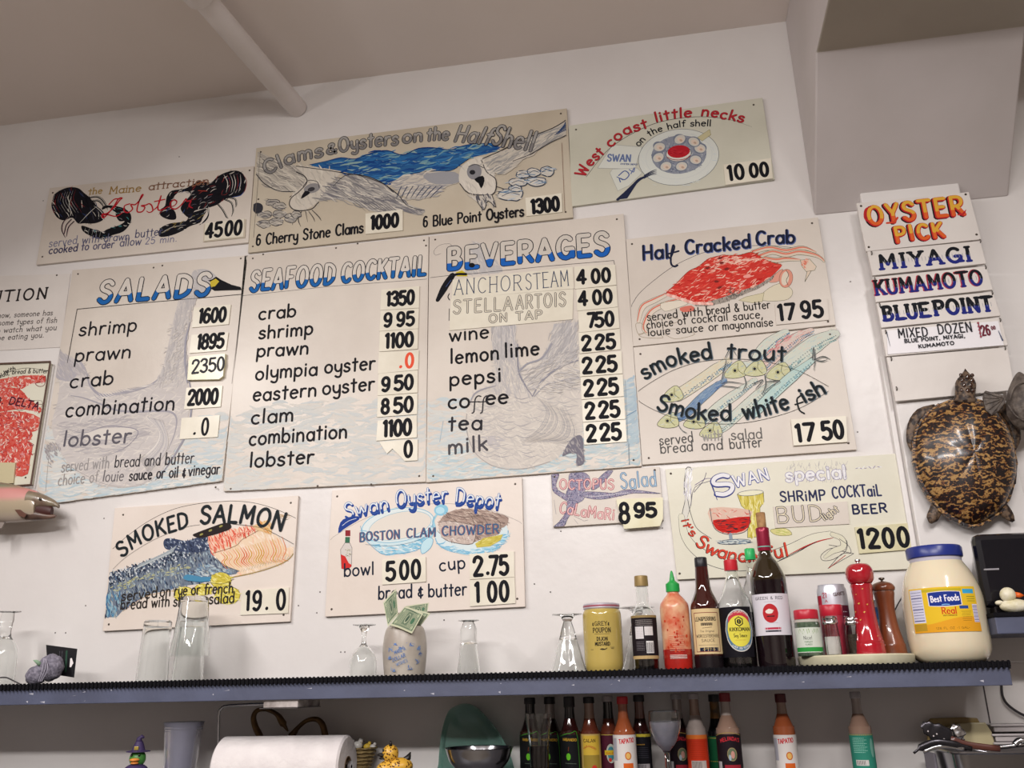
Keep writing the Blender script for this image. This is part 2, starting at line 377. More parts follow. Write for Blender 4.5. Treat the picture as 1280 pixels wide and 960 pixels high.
    def text(s, t, base, h, w, col, gap=1.3, slant=0, x=None, serif=0, jit=.0, cols=None, sp=None, fit=True, under=None, dense=False):
        """base: frame points; h: cap height; col may be a function of glyph height v (0..10)."""
        v0, f0 = len(s.V), len(s.Fc)
        B = [s.q(p) for p in (smoothpts(base, 6) if len(base) > 2 else base)]
        tw = getattr(s, 'tw', 1.36); h *= s.sc(); w *= s.sc()*(1.0 if under else tw); u = h/10
        cum = [0]
        for a, b in zip(B, B[1:]): cum.append(cum[-1]+math.hypot(b[0]-a[0], b[1]-a[1]))
        toks = []; i = 0
        while i < len(t):
            toks.append(t[i]); i += 1
        adv = sum(qmark(c)[0]+gap for c in toks)-gap
        fx = cum[-1]/(adv*u) if fit else (x or 1)
        def at(d):
            d = max(-1e9, d); j = 0
            while j < len(cum)-2 and cum[j+1] < d: j += 1
            sl = cum[j+1]-cum[j] or 1; f = (d-cum[j])/sl; a, b = B[j], B[j+1]
            return (a[0]+(b[0]-a[0])*f, a[1]+(b[1]-a[1])*f), ((b[0]-a[0])/sl, (b[1]-a[1])/sl)
        def run(width, colr, dh=0, ox=0, oy=0):
            s.step(); cur = 0
            rnd = random.Random(len(t)*7+ord(t[0]))
            for c in toks:
                g = qmark(c); yo = rnd.uniform(-jit, jit); sy = 1+rnd.uniform(-jit, jit)*.06
                p0, tn = at((cur+g[0]/2)*u*fx); nx, ny = -tn[1], tn[0]
                gc = colr
                for st in g[1]:
                    pp = [(p[0], p[1]) for p in st]
                    if callable(colr) or dense or (cum[-1] and len(B) > 2):
                        q = []
                        for a, b in zip(pp, pp[1:]):
                            m = max(1, int(math.hypot(b[0]-a[0], b[1]-a[1])/.7)); q += [(a[0]+(b[0]-a[0])*z/m, a[1]+(b[1]-a[1])*z/m) for z in range(m)]
                        pp = q+[pp[-1]]
                    W = []
                    for (gx, gy) in pp:
                        gx2 = (gx-g[0]/2)*u*fx+ox*u+slant*gy*u; gy2 = (gy*sy+yo+oy)*u
                        W.append((p0[0]+tn[0]*gx2+nx*gy2, p0[1]+tn[1]*gx2+ny*gy2))
                    cc = [rgb(colr((a[1]+b[1])/2)) for a, b in zip(pp, pp[1:])] if callable(colr) else None
                    s.ribbon(W, width, None if cc else rgb(colr), cols=cc)
                    if serif:
                        for e in (0, -1):
                            gx, gy = pp[e]
                            if abs(gy) < .5 or abs(gy-10) < .5 or abs(gy-6) < .3:
                                k2 = serif; W = []
                                for (ax, ay) in ((gx-k2, gy), (gx, gy), (gx+k2, gy)):
                                    gx2 = (ax-g[0]/2)*u*fx+ox*u+slant*ay*u; gy2 = (ay*sy+yo+oy)*u
                                    W.append((p0[0]+tn[0]*gx2+nx*gy2, p0[1]+tn[1]*gx2+ny*gy2))
                                s.ribbon(W, width*.75, rgb(colr(gy)) if callable(colr) else rgb(colr))
                cur += g[0]+gap
        if under:
            for (wd, uc, ox, oy) in under: run(wd*s.sc()*1.06, uc, 0, ox, oy)
        run(w, col)
        s.chunks = getattr(s, 'chunks', [])+[(v0, f0, len(s.V), len(s.Fc))]
    def build(s, name, parent, label=None):
        ch = getattr(s, 'chunks', []); s.chunks = []
        if len(ch) > 1 and any(k in name for k in ('lettering', 'text', 'handwriting')):      # every line of writing is a part of its own
            V, Fc, Cc = s.V, s.Fc, s.Cc; used = set(); first = None
            for (v0, f0, v1, f1) in ch:
                s.V = V[v0:v1]; s.Fc = [tuple(i-v0 for i in f) for f in Fc[f0:f1]]; s.Cc = Cc[f0:f1]; used |= set(range(f0, f1)); o = s.build(name, parent, label); first = first or o
            rest = [i for i in range(len(Fc)) if i not in used]
            if rest:
                s.V = []; s.Fc = []; s.Cc = []
                for i in rest: n = len(s.V); s.V += [V[j] for j in Fc[i]]; s.Fc.append(tuple(range(n, n+len(Fc[i])))); s.Cc.append(Cc[i])
                s.build('ink_stroke', parent)
            s.V = []; s.Fc = []; s.Cc = []; return first
        me = bpy.data.meshes.new(name); me.from_pydata([tuple(v) for v in s.V], [], s.Fc); me.materials.append(PAINT)
        ca = me.color_attributes.new('Col', 'FLOAT_COLOR', 'CORNER'); buf = []
        for f, c in zip(s.Fc, s.Cc): buf += list((*c[:3], 1.0))*len(f)
        ca.data.foreach_set('color', buf); me.update()
        o = link(name, me, parent)
        if label: o['label'] = label
        s.V = []; s.Fc = []; s.Cc = []
        return o
# ================================================================== setting
WALL = mat('glossy_wall_paint', 'dedad7', .3, noise=1, nscale=3, col2='d6d1ce', bump=.22, bscale=22)
CEIL = mat('ceiling_paint', 'f0e6e0', .7, noise=1, nscale=2, col2='eae0d9', bump=.15, bscale=30)
BULK = mat('bulkhead_paint', 'c4bcba', .55, noise=1, nscale=4, col2='bcb4b1', bump=.12, bscale=30)
CH = 3.172
def struct(name, mb, m, parent=None, **k):
    o = mb.build(name, m, parent, **k)
    if not parent: o['kind'] = 'structure'
    return o
LW = mat('lower_wall_panel', 'c3bcbb', .45, noise=1, nscale=5, col2='b9b1b0', bump=.1, bscale=25)
XL, XR, YB = -3.2, 2.6, -4.6
struct('wall_back', MB().box((XL, 0, 0), (XR, .12, CH)), WALL)
FW = mat('far_wall_paint', '9c938c', .6, noise=1, nscale=3)
struct('wall_left', MB().box((XL-.1, YB, 0), (XL, .12, CH)), FW)
struct('wall_right', MB().box((XR, YB, 0), (XR+.1, .12, CH)), FW)
struct('wall_front', MB().box((XL-.1, YB-.1, 0), (XR+.1, YB, CH)), FW)
struct('ceiling', MB().box((XL-.1, YB-.1, CH), (XR+.1, .12, CH+.1)), CEIL)
struct('floor', MB().box((XL-.1, YB-.1, -.1), (XR+.1, .12, 0)), mat('floor_tile', '6a6259', .5, noise=1, nscale=6))
# sloped bulkhead high on the right
a0 = on_y(1018, 270, 0); b0 = on_y(1261, 247, 0); SZ = 2.868; SY = -.255
def bulk():
    m = MB(); x0, x1 = a0.x, b0.x; z0 = a0.z; Yf = -1.0
    prof = [(0, z0), (SY, SZ), (Yf, SZ), (Yf, CH), (0, CH)]
    k = len(prof); m.add([(x0, y, z) for y, z in prof]+[(x1, y, z) for y, z in prof],
        [tuple(range(k)), tuple(reversed(range(k, 2*k)))]+[(i, (i+1) % k, (i+1) % k+k, i+k) for i in range(k)])
    return m
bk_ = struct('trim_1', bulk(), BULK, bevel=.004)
bk_.data.materials.append(mat('soffit_darker_grey', 'aca498', .7, noise=1, nscale=4, col2='a59d91', bump=.12, bscale=30))  # underside toned darker than the other faces of the bulkhead
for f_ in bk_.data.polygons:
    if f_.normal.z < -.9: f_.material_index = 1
# boxed pipe chase behind the hanging planks
c0 = on_y(1077, 240, -.03); c1 = on_y(1279, 560, -.03)
def chase():
    m = MB(); m.box((c0.x-.004, -.03, 1.588), (on_y(1197, 232, -.03).x+.004, .001, c0.z+.018)); return m
struct('trim_2', chase(), WALL, bevel=.003)
struct('trim_3', MB().box((c0.x-.016, -.014, 1.588), (c0.x-.004, .001, c0.z-.4)), WALL, bevel=.003)
# seam batten in the wall below the shelf
sx = on_y(1238, 905, -.001).x
struct('trim_4', MB().box((sx-.0012, -.0012, 1.1), (sx+.0012, .001, 1.6)), mat('seam_dark', '4a4244', .6))
# lower back counter that carries the bottles (just under the frame)
LZ = 1.335
# ------------------------------------------------------------------ ceiling pipe
PW = mat('pipe_paint', 'e6dfdc', .4, noise=1, nscale=9, col2='ddd5d1', bump=.1, bscale=50)
pe = on_y(372, 136, 0)
dv = ray(1003, 873)          # direction the pipe runs, away from the wall
pd = -Vector(dv).normalized()
pipe = thing('ceiling_pipe', 'white painted pipe coming out of the wall just under the ceiling', 'pipe', pe)
L_ = .95
MB().tube([(0, 0, 0), pd*L_], .028, 28).build('pipe_run', PW, pipe, smooth=True, auto=50)
MB().tube([pd*.43+Vector((0, 0, 0)), pd*.44, pd*.56, pd*.57], [.03, .038, .038, .03], 28).build('coupling', PW, pipe, smooth=True, auto=50)
hx = pd*.5
MB().tube([hx+Vector((0, 0, .02)), Vector((hx.x-.05, hx.y, .04))+Vector((0, 0, .0)), Vector((hx.x-.09, hx.y, .045))], [.026, .028, .03], 20).build('branch_stub', PW, pipe, smooth=True, auto=50)
# specks and nail marks on the wall
m = MB()
for (x, y) in [(224, 196), (54, 251), (1063, 352), (866, 485), (290, 708), (373, 757), (396, 766), (400, 740), (107, 757), (1250, 655), (82, 791), (69, 791), (737, 300), (701, 664), (828, 660), (823, 657), (1005, 300), (555, 775), (760, 200), (668, 730), (688, 740), (431, 815), (426, 815), (130, 648), (252, 632), (1072, 540), (1016, 612)]:
    p = on_y(x, y, -.0003); m.lathe([(.0017, 0), (.0013, .0008)], 7)
    for i in range(14): v = m.v[-14+i]; m.v[-14+i] = Vector((p.x+v.x, -.0002-v.z, p.z+v.y))
nm = m.build('nail_mark', mat('dark_speck', '57504c', .8)); tag(nm, 'small dark nail holes and specks scattered on the white wall', 'nail holes', kind='stuff')
# ================================================================== painted menu boards
T = .008
def board_mat(name, a, b, nb=.08):
    return mat(name, a, .36, noise=1, nscale=4.5, col2=b, bump=nb, bscale=60)
B_MID = board_mat('board_cream', 'd6cdc2', 'c9bfb4'); B_OLD = board_mat('board_aged', 'c9bfac', 'bcb09c'); B_GRN = board_mat('board_greenish', 'cfcdbd', 'c3c1b0')
B_LOW = board_mat('board_pinkish', 'e0d5cb', 'd6cabf'); B_YEL = board_mat('board_yellowish', 'dcd9c8', 'd2cebb'); B_WHT = board_mat('board_white', 'dcd6d0', 'd0c9c3')
CARD = mat('price_card_vinyl', 'e2dccb', .3, noise=1, nscale=20, col2='d9d2c0')
CARD2 = mat('price_card_yellowed', 'd9d4b4', .25, noise=1, nscale=25, col2='cfc8a2')
SCREW = mat('rusty_screw', '4a4038', .5, metal=.6)
EDGE = mat('board_edge', '6e655c', .7)
class Sign:
    def __init__(s, label, q, m, screws=(), y=0, t=T, cat='menu board', group=None, name='menu_board', bevel=.0008):
        P = [on_y(*p, y-t) for p in q]
        o = (P[2]+P[3])/2; s.o = Vector((o.x, y, o.z)); s.y = y; s.t = t
        s.root = thing(name, label, cat, s.o, group=group)
        mb = MB().prism([p-s.o for p in P], (0, 1, 0), t)
        s.board = mb.build('board', m, s.root, bevel=bevel)
        cx = sum(p[0] for p in q)/4; cy = sum(p[1] for p in q)/4
        k = (on_y(cx, cy-5, y-t)-on_y(cx, cy+5, y-t)).length/10
        k2 = (on_y(cx-5, cy, y-t)-on_y(cx+5, cy, y-t)).length/10
        s.k = (k+k2)/2
        s.art = s.newart(0); B = [(p.x, p.z) for p in P]; cc = Vector((sum(b[0] for b in B)/4, sum(b[1] for b in B)/4))
        s.art.clip = [tuple(cc+(Vector(b)-cc)*.988) for b in B]; s.art.cs = -1
        for p in screws:
            a = on_y(*p, y-t)-s.o; sm = MB().lathe([(.0026, 0), (.0022, .0008), (.0006, .001)], 10)
            sm.xf(Matrix.Translation(a) @ Matrix.Rotation(PI/2, 4, 'X')); sm.build('screw', SCREW, s.root)
    def newart(s, lift, y=None):
        yy = s.y-s.t-lift
        a = Art(lambda u, v, h: Vector((u-s.o.x, yy-s.y-h, v-s.o.z)), s.k, c=(s.o.x, s.o.z+.3*(s.t < .5)))
        a.Q = lambda p: (lambda r: (r.x, r.z))(on_y(p[0], p[1], yy))
        a.fr = getattr(s, 'fr', None); return a
    def frame(s, *fr): s.fr = fr; s.art.fr = fr; return s.art
    def done(s, name, label=None): s.art.h_last = s.art.h; o = s.art.build(name, s.root, label); return o
    def card(s, quad, txt, b0, b1, h, col='17171c', w=None, m=None, gap=.9, lift=.0016, jit=.1, name='price_card', nm='numerals', label=None, serif=0, thick=None, under=None):
        base_lift = .0012
        f = s.fr or (0, 0, 1)
        P = [on_y(f[0]+x/f[2], f[1]+y/f[2], s.y-s.t-base_lift-lift)-s.o for x, y in quad]
        c = MB().prism(P, (0, 1, 0), lift+base_lift-.0002).build(name, m or CARD, s.root)
        if label: c['label'] = label
        if txt:
            a = s.newart(base_lift+lift); a.tw = 1.12
            items = txt if isinstance(txt, list) else [(txt, b0, b1, h)]
            for (t_, p0, p1, hh) in items:
                a.text(t_, [p0, p1], hh, w or hh*.2, col, gap=gap, jit=jit, serif=serif, under=under)
            a.build(nm, c)
        return c
def half(top, low, v0=4.3): return lambda v: low if v < v0 else top
GREY = ['a5a3a8', 'b7b4b6', 'c6c1be', '98969d', 'bab6b4']; GREYL = ['c9c4be', 'd6cfc7', 'bdb9b7', 'b0adae']
WATER = ['ccd3d3', 'bfced4', 'b6cad3', 'd1d4d1', 'c8cfcf', 'd4d1ca']

# ---- lobster board
S = Sign('wide cream menu board with two black painted lobsters and red script', [(62, 235), (317.5, 207.5), (310.5, 303), (45, 331)], B_MID, [(66, 241), (312, 213), (53, 321)])
a = S.frame(40, 200, 4.571)
BLK = ['101016', '1b1a22', '26242c', '15151b']
body = [(135, 190), (200, 158), (262, 160), (300, 190), (330, 215), (370, 262), (410, 300), (408, 340), (360, 362), (300, 362), (262, 362), (230, 330), (180, 345), (140, 325), (112, 270), (118, 225)]
a.poly(body, '17161d', 4)
for i in range(9):
    x = 130+i*15; a.line([(x, 200-i*4), (x-12, 250-i*3), (x+10+i*3, 300)], 2, random.choice(['b9b7b4', '8c2f2f', 'dcd7cc', '6d6a76']), 4, (.3, .3))
a.wash(body, ['dcd8cf', '3a3946', '842a2a', '2b3a63', '0b0b10', '0b0b10', '0b0b10'], 80, 40, 3.5, 70, 25)
a.line([(225, 210), (212, 260), (235, 320)], 3.5, 'd6d2c8', 4, (.3, .3)); a.line([(270, 362), (330, 300), (370, 265)], 3, 'd6d2c8', 4, (.3, .3))
a.line([(355, 262), (390, 290), (420, 330)], 3, 'cfcbc2', 4, (.3, .3))
for p in ([(330, 215), (370, 210), (400, 225), (425, 262), (432, 285)], [(345, 235), (378, 232), (400, 250), (410, 272)]): a.line(p, 11, '15151b', 4, (.8, .2)); a.line([(x+1, y-2) for x, y in p], 2.4, 'cfcac0', 4, (.3, .3))
for p in ([(205, 325), (178, 360), (172, 400), (190, 445)], [(225, 340), (198, 372), (188, 410), (180, 432)], [(240, 352), (210, 385), (196, 440)]): a.line(p, 9, '1b1a20', 4, (.9, .15)); a.line([(x+3, y) for x, y in p], 2.6, 'bd9ea0', 4, (.3, .3))
claw = [(300, 380), (350, 395), (400, 412), (430, 400), (500, 375), (545, 335), (560, 300), (540, 285), (510, 275), (480, 272), (500, 262), (545, 275), (568, 310), (560, 365), (520, 415), (460, 432), (400, 452), (340, 435), (300, 410)]
claw = [(285, 375), (340, 392), (400, 410), (432, 395), (500, 372), (530, 350), (500, 350), (480, 322), (475, 300), (440, 272), (400, 285), (412, 262), (470, 262), (530, 278), (566, 315), (560, 365), (520, 410), (460, 430), (400, 455), (330, 432), (290, 405)]
a.poly(claw, '141419', 3); a.wash(claw, ['4a8b8d', 'a59fa6', '24475c', 'd8d4ca', '0c0c10', '0c0c10', '0c0c10', '0c0c10'], 60, 26, 3, 20, 40)
for i in range(5): a.line([(305+i*22, 388+i*5), (298+i*22, 425+i*4)], 3.2, 'c5c8c0', 0, (.3, .3))
b2 = [(1020, 130), (1060, 95), (1110, 70), (1165, 60), (1205, 78), (1222, 120), (1218, 170), (1185, 205), (1140, 215), (1100, 225), (1060, 255), (1000, 275), (930, 290), (900, 330), (860, 300), (850, 270), (880, 230), (905, 200), (890, 180), (830, 190), (800, 235), (800, 270), (820, 300), (822, 338), (780, 340), (735, 318), (732, 285), (760, 262), (770, 210), (800, 175), (870, 165), (920, 140), (960, 120)]
a.poly(b2, '15151b', 3)
a.wash(b2, ['d6d0c6', '8a3030', '34487c', 'b8b4b0', '08080c', '08080c', '08080c', '08080c', '5a5560'], 110, 34, 3.2, -40, 30)
for i in range(6): a.line([(1095+i*19, 82), (1118+i*15, 130), (1110+i*14, 185)], 3.5, ['d8d4ca', '7d2f35', 'bcb8b4'][i % 3], 4, (.2, .2))
a.line([(1205, 80), (1226, 120), (1216, 175), (1190, 205)], 3.5, '7f3942', 5, (.3, .3)); a.line([(1140, 214), (1190, 203), (1212, 180)], 3.5, '3b5795', 5, (.3, .3))
for p in ([(1060, 250), (1090, 285), (1112, 325), (1122, 333)], [(1100, 225), (1140, 245), (1150, 290), (1140, 322)], [(1130, 215), (1162, 225), (1168, 255), (1164, 270)]): a.line(p, 9, '17171c', 3, (.9, .25)); a.line([(x+2, y) for x, y in p], 2, 'cfcabf', 3, (.3, .3))
a.line([(1008, 268), (1005, 320), (985, 350), (955, 372)], 10, '1b1a20', 4, (.8, .2)); a.line([(1010, 270), (1000, 320), (965, 365)], 3, 'dcd6cc', 4)
c2 = [(722, 425), (735, 388), (790, 362), (850, 355), (885, 345), (900, 310), (950, 290), (1000, 280), (975, 330), (960, 358), (900, 380), (860, 405), (800, 430), (740, 440)]
a.poly(c2, '15151b', 3); a.wash(c2, ['cfcac0', '5f6a6f', '0b0b0f', '0b0b0f', '2b3050', 'a08a4a'], 50, 26, 3, -20, 25)
a.line([(740, 420), (800, 385), (880, 372)], 3, 'b9b4aa', 4, (.3, .3))
a.line([(915, 155), (960, 130), (1010, 125)], 6, '9c5a3c', 4, (.4, .4)); a.line([(950, 175), (1000, 178)], 4, 'a03a2c', 3)
S.done('painted_lobsters')
a.text('the', [(322, 198), (400, 190)], 36, 4.6, 'a2864c', serif=1, jit=.2)
a.text('Maine', [(440, 195), (622, 178)], 42, 4.8, '9b7c45', serif=1, jit=.2)
a.text('attraction', [(665, 172), (1010, 137)], 42, 5, '7c5c4a', serif=1, jit=.2)
a.line([(405, 330), (402, 310), (430, 305), (470, 270), (500, 232), (515, 218), (495, 222), (470, 262), (440, 300), (410, 330), (400, 318), (430, 312), (480, 322), (520, 300)], 8, 'b21f2b', 5, (.7, .6))
a.line([(440, 255), (470, 225), (500, 222)], 7, 'b21f2b', 4)
a.line([(560, 250), (530, 262), (528, 292), (550, 300), (575, 280), (565, 255), (590, 255), (615, 230), (635, 200), (625, 205), (605, 260), (602, 295), (630, 295), (645, 270), (625, 262), (650, 258), (670, 250), (685, 262), (690, 290), (670, 300), (655, 292)], 7.5, 'b21f2b', 5, (.8, .5))
a.line([(690, 290), (720, 262), (738, 205), (722, 255), (722, 285), (745, 285), (775, 268)], 7.5, 'b21f2b', 5, (.6, .6))
a.line([(700, 238), (760, 225)], 6.5, 'b21f2b')
a.line([(775, 268), (812, 262), (828, 240), (812, 228), (792, 245), (795, 272), (822, 280), (855, 255), (880, 222), (884, 236), (908, 234), (898, 262), (918, 275)], 7.5, 'a5202c', 5, (.6, .6))
S.done('red_script_lettering')
a.text('served', [(95, 498), (255, 478)], 46, 3.8, '77778c', jit=.2); a.text('with drawn', [(285, 478), (555, 455)], 44, 3.8, '5a5a74', jit=.2); a.text('butter', [(588, 445), (745, 428)], 46, 4, '4a4a66', jit=.2)
a.text('cooked', [(95, 537), (258, 520)], 42, 5, '44415c', jit=.2); a.text('to order', [(280, 517), (468, 500)], 42, 4.6, '55526c', jit=.2); a.text('allow', [(500, 494), (622, 484)], 44, 4.4, '5c5a72', jit=.2); a.text('25 min.', [(645, 482), (828, 466)], 38, 3.6, '77758c', jit=.2)
S.done('small_lettering')
S.card([(982, 368), (1221, 338), (1216, 443), (978, 468)], '', 0, 0, 0, m=B_OLD)
S.card([(990, 362), (1213, 335), (1208, 437), (984, 462)], [('45', (988, 445), (1086, 432), 76), ('00', (1098, 432), (1196, 424), 76)], 0, 0, 0, w=15, lift=.003)

# ---- clams and oysters
S = Sign('long aged menu board with grey seagulls over a blue sea', [(320.3, 185), (708.5, 135.4), (716.5, 271.8), (309.8, 316)], B_OLD, [(326, 190), (701, 142), (707, 265), (316, 308), (323, 249)])
a = S.frame(300, 120, 3.048)
sea = [(265, 262), (330, 248), (385, 235), (440, 240), (500, 218), (560, 208), (620, 225), (680, 200), (740, 198), (800, 205), (850, 190), (900, 182), (985, 180), (960, 215), (880, 235), (840, 262), (800, 285), (700, 288), (620, 305), (575, 338), (520, 330), (450, 305), (380, 285), (320, 275)]
a.poly(sea, '2c5f93', 2); a.wash(sea, ['1f4c8c', '3b76ab', '6f99a8', '24508c', '8da9a8', '1c4280', '2e6ba5'], 260, 60, 6, -6, 12)
a.line(sea[:13], 4, '16366f', 4, (.5, .5))
a.line(sea[14:19], 2.2, '20232c', 4)
# left gull
wg = [(62, 215), (110, 230), (160, 250), (215, 268), (250, 320), (230, 360), (150, 365), (90, 335), (62, 300)]
a.poly(wg, 'b5aea3', 3); a.wash(wg, ['c8c1b3', 'a29c94', '8d8882', 'd2cbbd'], 120, 55, 4, 28, 15)
a.line([(62, 298), (95, 335), (150, 362), (215, 366), (190, 385)], 3, '26252a', 5)
bd = [(215, 268), (300, 275), (380, 290), (360, 320), (330, 360), (300, 400), (260, 430), (215, 435), (190, 415), (200, 375), (230, 350), (250, 320), (240, 295)]
a.poly(bd, 'cdc5b8', 3); a.wash(bd, ['d8d1c4', 'bdb6aa', 'c8c1b5'], 60, 40, 5, 60, 20)
a.line([(215, 290), (245, 305), (255, 330), (225, 365), (195, 390), (190, 418), (215, 436), (270, 432), (300, 405)], 3.5, '2a282c', 5)
a.ell((275, 352), 32, 18, '8d8a8a', -15); a.ell((272, 356), 14, 8, '3c3a3e', -15); a.poly([(232, 392), (248, 362), (268, 368), (255, 380)], '1c1b20', 2)
a.line([(240, 345), (262, 322), (295, 328), (302, 350)], 2.5, '4b494b', 4)
w2 = [(330, 360), (370, 320), (440, 300), (500, 315), (560, 345), (610, 385), (640, 415), (705, 435), (680, 455), (620, 440), (540, 445), (480, 430), (420, 400), (350, 395), (300, 400)]
a.poly(w2, 'a8a39e', 3); a.wash(w2, ['bdb8b0', '8a8785', 'd0c9bd', '9a9693', '77757a'], 190, 60, 4.5, 22, 12)
a.line([(355, 345), (400, 305), (460, 302), (530, 325), (600, 375), (640, 420), (704, 437)], 3.4, '38363a', 5, (.5, .5)); a.line([(215, 268), (320, 282), (400, 295), (460, 305), (545, 335), (585, 368)], 2.6, '2d2d33', 5)
for i in range(10): a.line([(385+i*18, 372+i*3), (440+i*18, 405+i*4), (480+i*15, 440)], 2, '6d6b6c', 4, (.4, .2))
for p in ([(225, 438), (205, 470), (200, 492)], [(235, 440), (222, 470), (232, 498)], [(262, 440), (280, 465), (285, 480)], [(275, 435), (300, 460), (310, 475)], [(250, 440), (258, 480)]): a.line(p, 3, '3a383b', 3, (.8, .3))
# right gull
wl = [(575, 335), (620, 310), (700, 292), (780, 288), (830, 300), (835, 330), (790, 345), (740, 380), (680, 395), (630, 385), (600, 360)]
a.poly(wl, 'c6beb2', 3); a.wash(wl, ['d4ccc0', 'a6a3a2', 'b7b1a8', '98979c'], 130, 55, 4.5, -12, 14)
a.poly([(700, 302), (800, 288), (838, 305), (832, 330), (780, 338), (730, 332)], '9d9da1', 3)
for i in range(8): a.line([(770-i*22, 345), (745-i*20, 368), (722-i*18, 392)], 3.2, '2e3a55', 3, (.8, .2))
hd = [(835, 300), (850, 265), (900, 235), (940, 240), (965, 290), (975, 340), (960, 375), (900, 378), (860, 360), (838, 335)]
a.poly(hd, 'd6cfc3', 3); a.wash(hd, ['ded7cb', 'c8c1b6'], 40, 30, 5, 60, 20)
a.line([(920, 245), (940, 290), (975, 320), (970, 370), (930, 378), (870, 370), (838, 335)], 3, '3a383c', 5)
a.ell((893, 290), 28, 30, '8b8a8e', 10); a.ell((886, 292), 11, 9, '28272c', 0); a.poly([(893, 318), (925, 305), (932, 325), (920, 354), (910, 335)], '17171b', 2)
a.line([(872, 270), (900, 262), (928, 275)], 3, '4b494b', 4)
wr = [(930, 245), (990, 215), (1060, 190), (1120, 150), (1190, 125), (1245, 95), (1245, 150), (1190, 175), (1100, 225), (1060, 262), (1010, 300), (965, 290)]
a.poly(wr, 'c3bcb0', 2); a.wash(wr, ['d6cfc2', '9a9997', 'aeaaa4', 'cdc5b8'], 150, 60, 4.5, -28, 14)
a.line([(925, 240), (990, 212), (1050, 180), (1120, 152), (1190, 125), (1247, 92)], 3.4, '303036', 4); a.line([(1040, 250), (1110, 222), (1180, 180), (1246, 150)], 3, '4d4c50', 4)
for i in range(7): a.line([(1200+i*6, 150-i*6), (1246, 130-i*5)], 3, '31466d')
tl = [(862, 375), (900, 385), (960, 378), (975, 425), (945, 400), (930, 435), (905, 405)]
a.poly(tl, 'c4bdb2', 2); a.wash(tl, ['8d8b8c', 'd2cabf', '5b5a60'], 30, 30, 4, 70, 15); a.line(tl[2:], 2.4, '34343a', 3)
for p in ([(975, 345), (1010, 358), (985, 365), (1008, 378), (975, 378)],): a.line(p, 2.4, '3a383c', 3)
def shellpile(c, blk, fill, edge, lw):
    for (x, y, rx, ry, r) in c:
        pts = [(x+rx*math.cos(t)*random.uniform(.85, 1.1), y+ry*math.sin(t)*random.uniform(.8, 1.15)) for t in [i*PI/6 for i in range(12)]]
        a.outline(pts, fill, lw, edge, 3); a.wash(pts, blk, 14, rx*.9, ry*.18, r, 12); a.line([(x-rx*.7, y+ry*.2), (x, y-ry*.35), (x+rx*.7, y)], lw*.7, edge, 4)
shellpile([(68, 428, 20, 20, 20), (125, 406, 28, 13, 5), (152, 420, 26, 14, 10), (95, 452, 28, 14, 10), (150, 450, 26, 14, 0), (90, 488, 26, 16, 0), (140, 480, 28, 14, -5), (195, 465, 26, 18, 20), (215, 452, 20, 14, 10)], ['8d8a88', '55535a', 'b9b2a6', 'cdc5b8'], 'a7a198', '2b292d', 2.2)
a.ell((68, 427), 20, 20, '34343a', 10)
shellpile([(1078, 300, 28, 14, 0), (1120, 292, 26, 16, 0), (1170, 288, 28, 20, 10), (1060, 330, 34, 16, -10), (1130, 328, 36, 20, -10), (1032, 378, 48, 24, -5), (1050, 355, 26, 14, 0)], ['d6d0c5', 'b7c0c8', 'c9c4bb', '6c86a0'], 'cdc8be', '2a3c55', 3.2)
S.done('painted_seagulls_and_sea')
f = lambda v: 'a09d99' if v > 4.5 else '827f7e'
arc = [(100, 295), (190, 248), (340, 205), (520, 188), (700, 172), (800, 168)]
ow = 11
def ttl(t, base, h, w=9, o=13, c=f, uc='2b2a2f', jit=.2, gap=1.5, **k): a.text(t, base, h, w, c, jit=jit, gap=gap, under=[(o, uc, 0, 0)], **k)
ttl('Clams', [(100, 300), (200, 255), (318, 228)], 58); ttl('&', [(330, 222), (368, 216)], 40)
ttl('Oysters', [(378, 215), (480, 196), (602, 184)], 58); ttl('on', [(620, 180), (695, 172)], 54); ttl('the', [(712, 170), (795, 166)], 52)
ttl('Half', [(815, 172), (880, 178), (948, 188)], 66, slant=.12); ttl('Shell', [(955, 182), (1020, 196), (1112, 212)], 76)
S.done('outlined_title')
a.line([(78, 210), (52, 540)], 1.4, '6d665c'); a.line([(1226, 180), (1238, 440)], 1.4, '7c5a4c')
a.text('6 Cherry Stone Clams', [(60, 570), (470, 520)], 42, 5, '1b1a1e', jit=.2, gap=1.1); a.text('6 Blue Point Oysters', [(697, 500), (1082, 458)], 40, 4.8, '1b1a1e', jit=.2, gap=1.1)
S.done('item_lettering')
S.card([(478, 448), (620, 432), (620, 512), (478, 526)], '1000', (497, 508), (604, 496), 50, w=11, gap=.5)
S.card([(1087, 388), (1225, 370), (1228, 442), (1092, 458)], '1300', (1110, 448), (1218, 434), 50, w=11, gap=.5)

# ---- west coast little necks
S = Sign('greenish white menu board with painted plate of clams and red arched lettering', [(711, 157), (953, 122), (968.5, 224), (714.5, 258)], B_GRN, [(720, 162), (942, 131)], y=0)
a = S.frame(700, 120, 4.571)
a.outline([(215, 412), (300, 278), (470, 292), (450, 340), (430, 418)], 'd3d5cc', 1.8, '8b8b8c')
a.outline([(285, 440), (300, 418), (440, 412), (470, 440), (395, 512), (330, 542)], 'd0d2c8', 1.8, '9b9b98')
a.ell((678, 350), 232, 160, 'd3d6cf', -8); a.ell((678, 350), 231, 159, '6d7276', -8, 2.6, 40); a.ell((680, 345), 190, 128, 'c6cbc9', -8, 2, 40)
for i in range(60):
    t = random.uniform(0, 6.28); a.line([(678+205*math.cos(t), 350+142*math.sin(t)), (678+212*math.cos(t+.15), 350+146*math.sin(t+.15))], 3, random.choice(['c3cdd2', 'dadbd2', 'bcc6ca']), 0, (.3, .3))
a.ell((680, 335), 158, 110, '8a8f9b', -6)
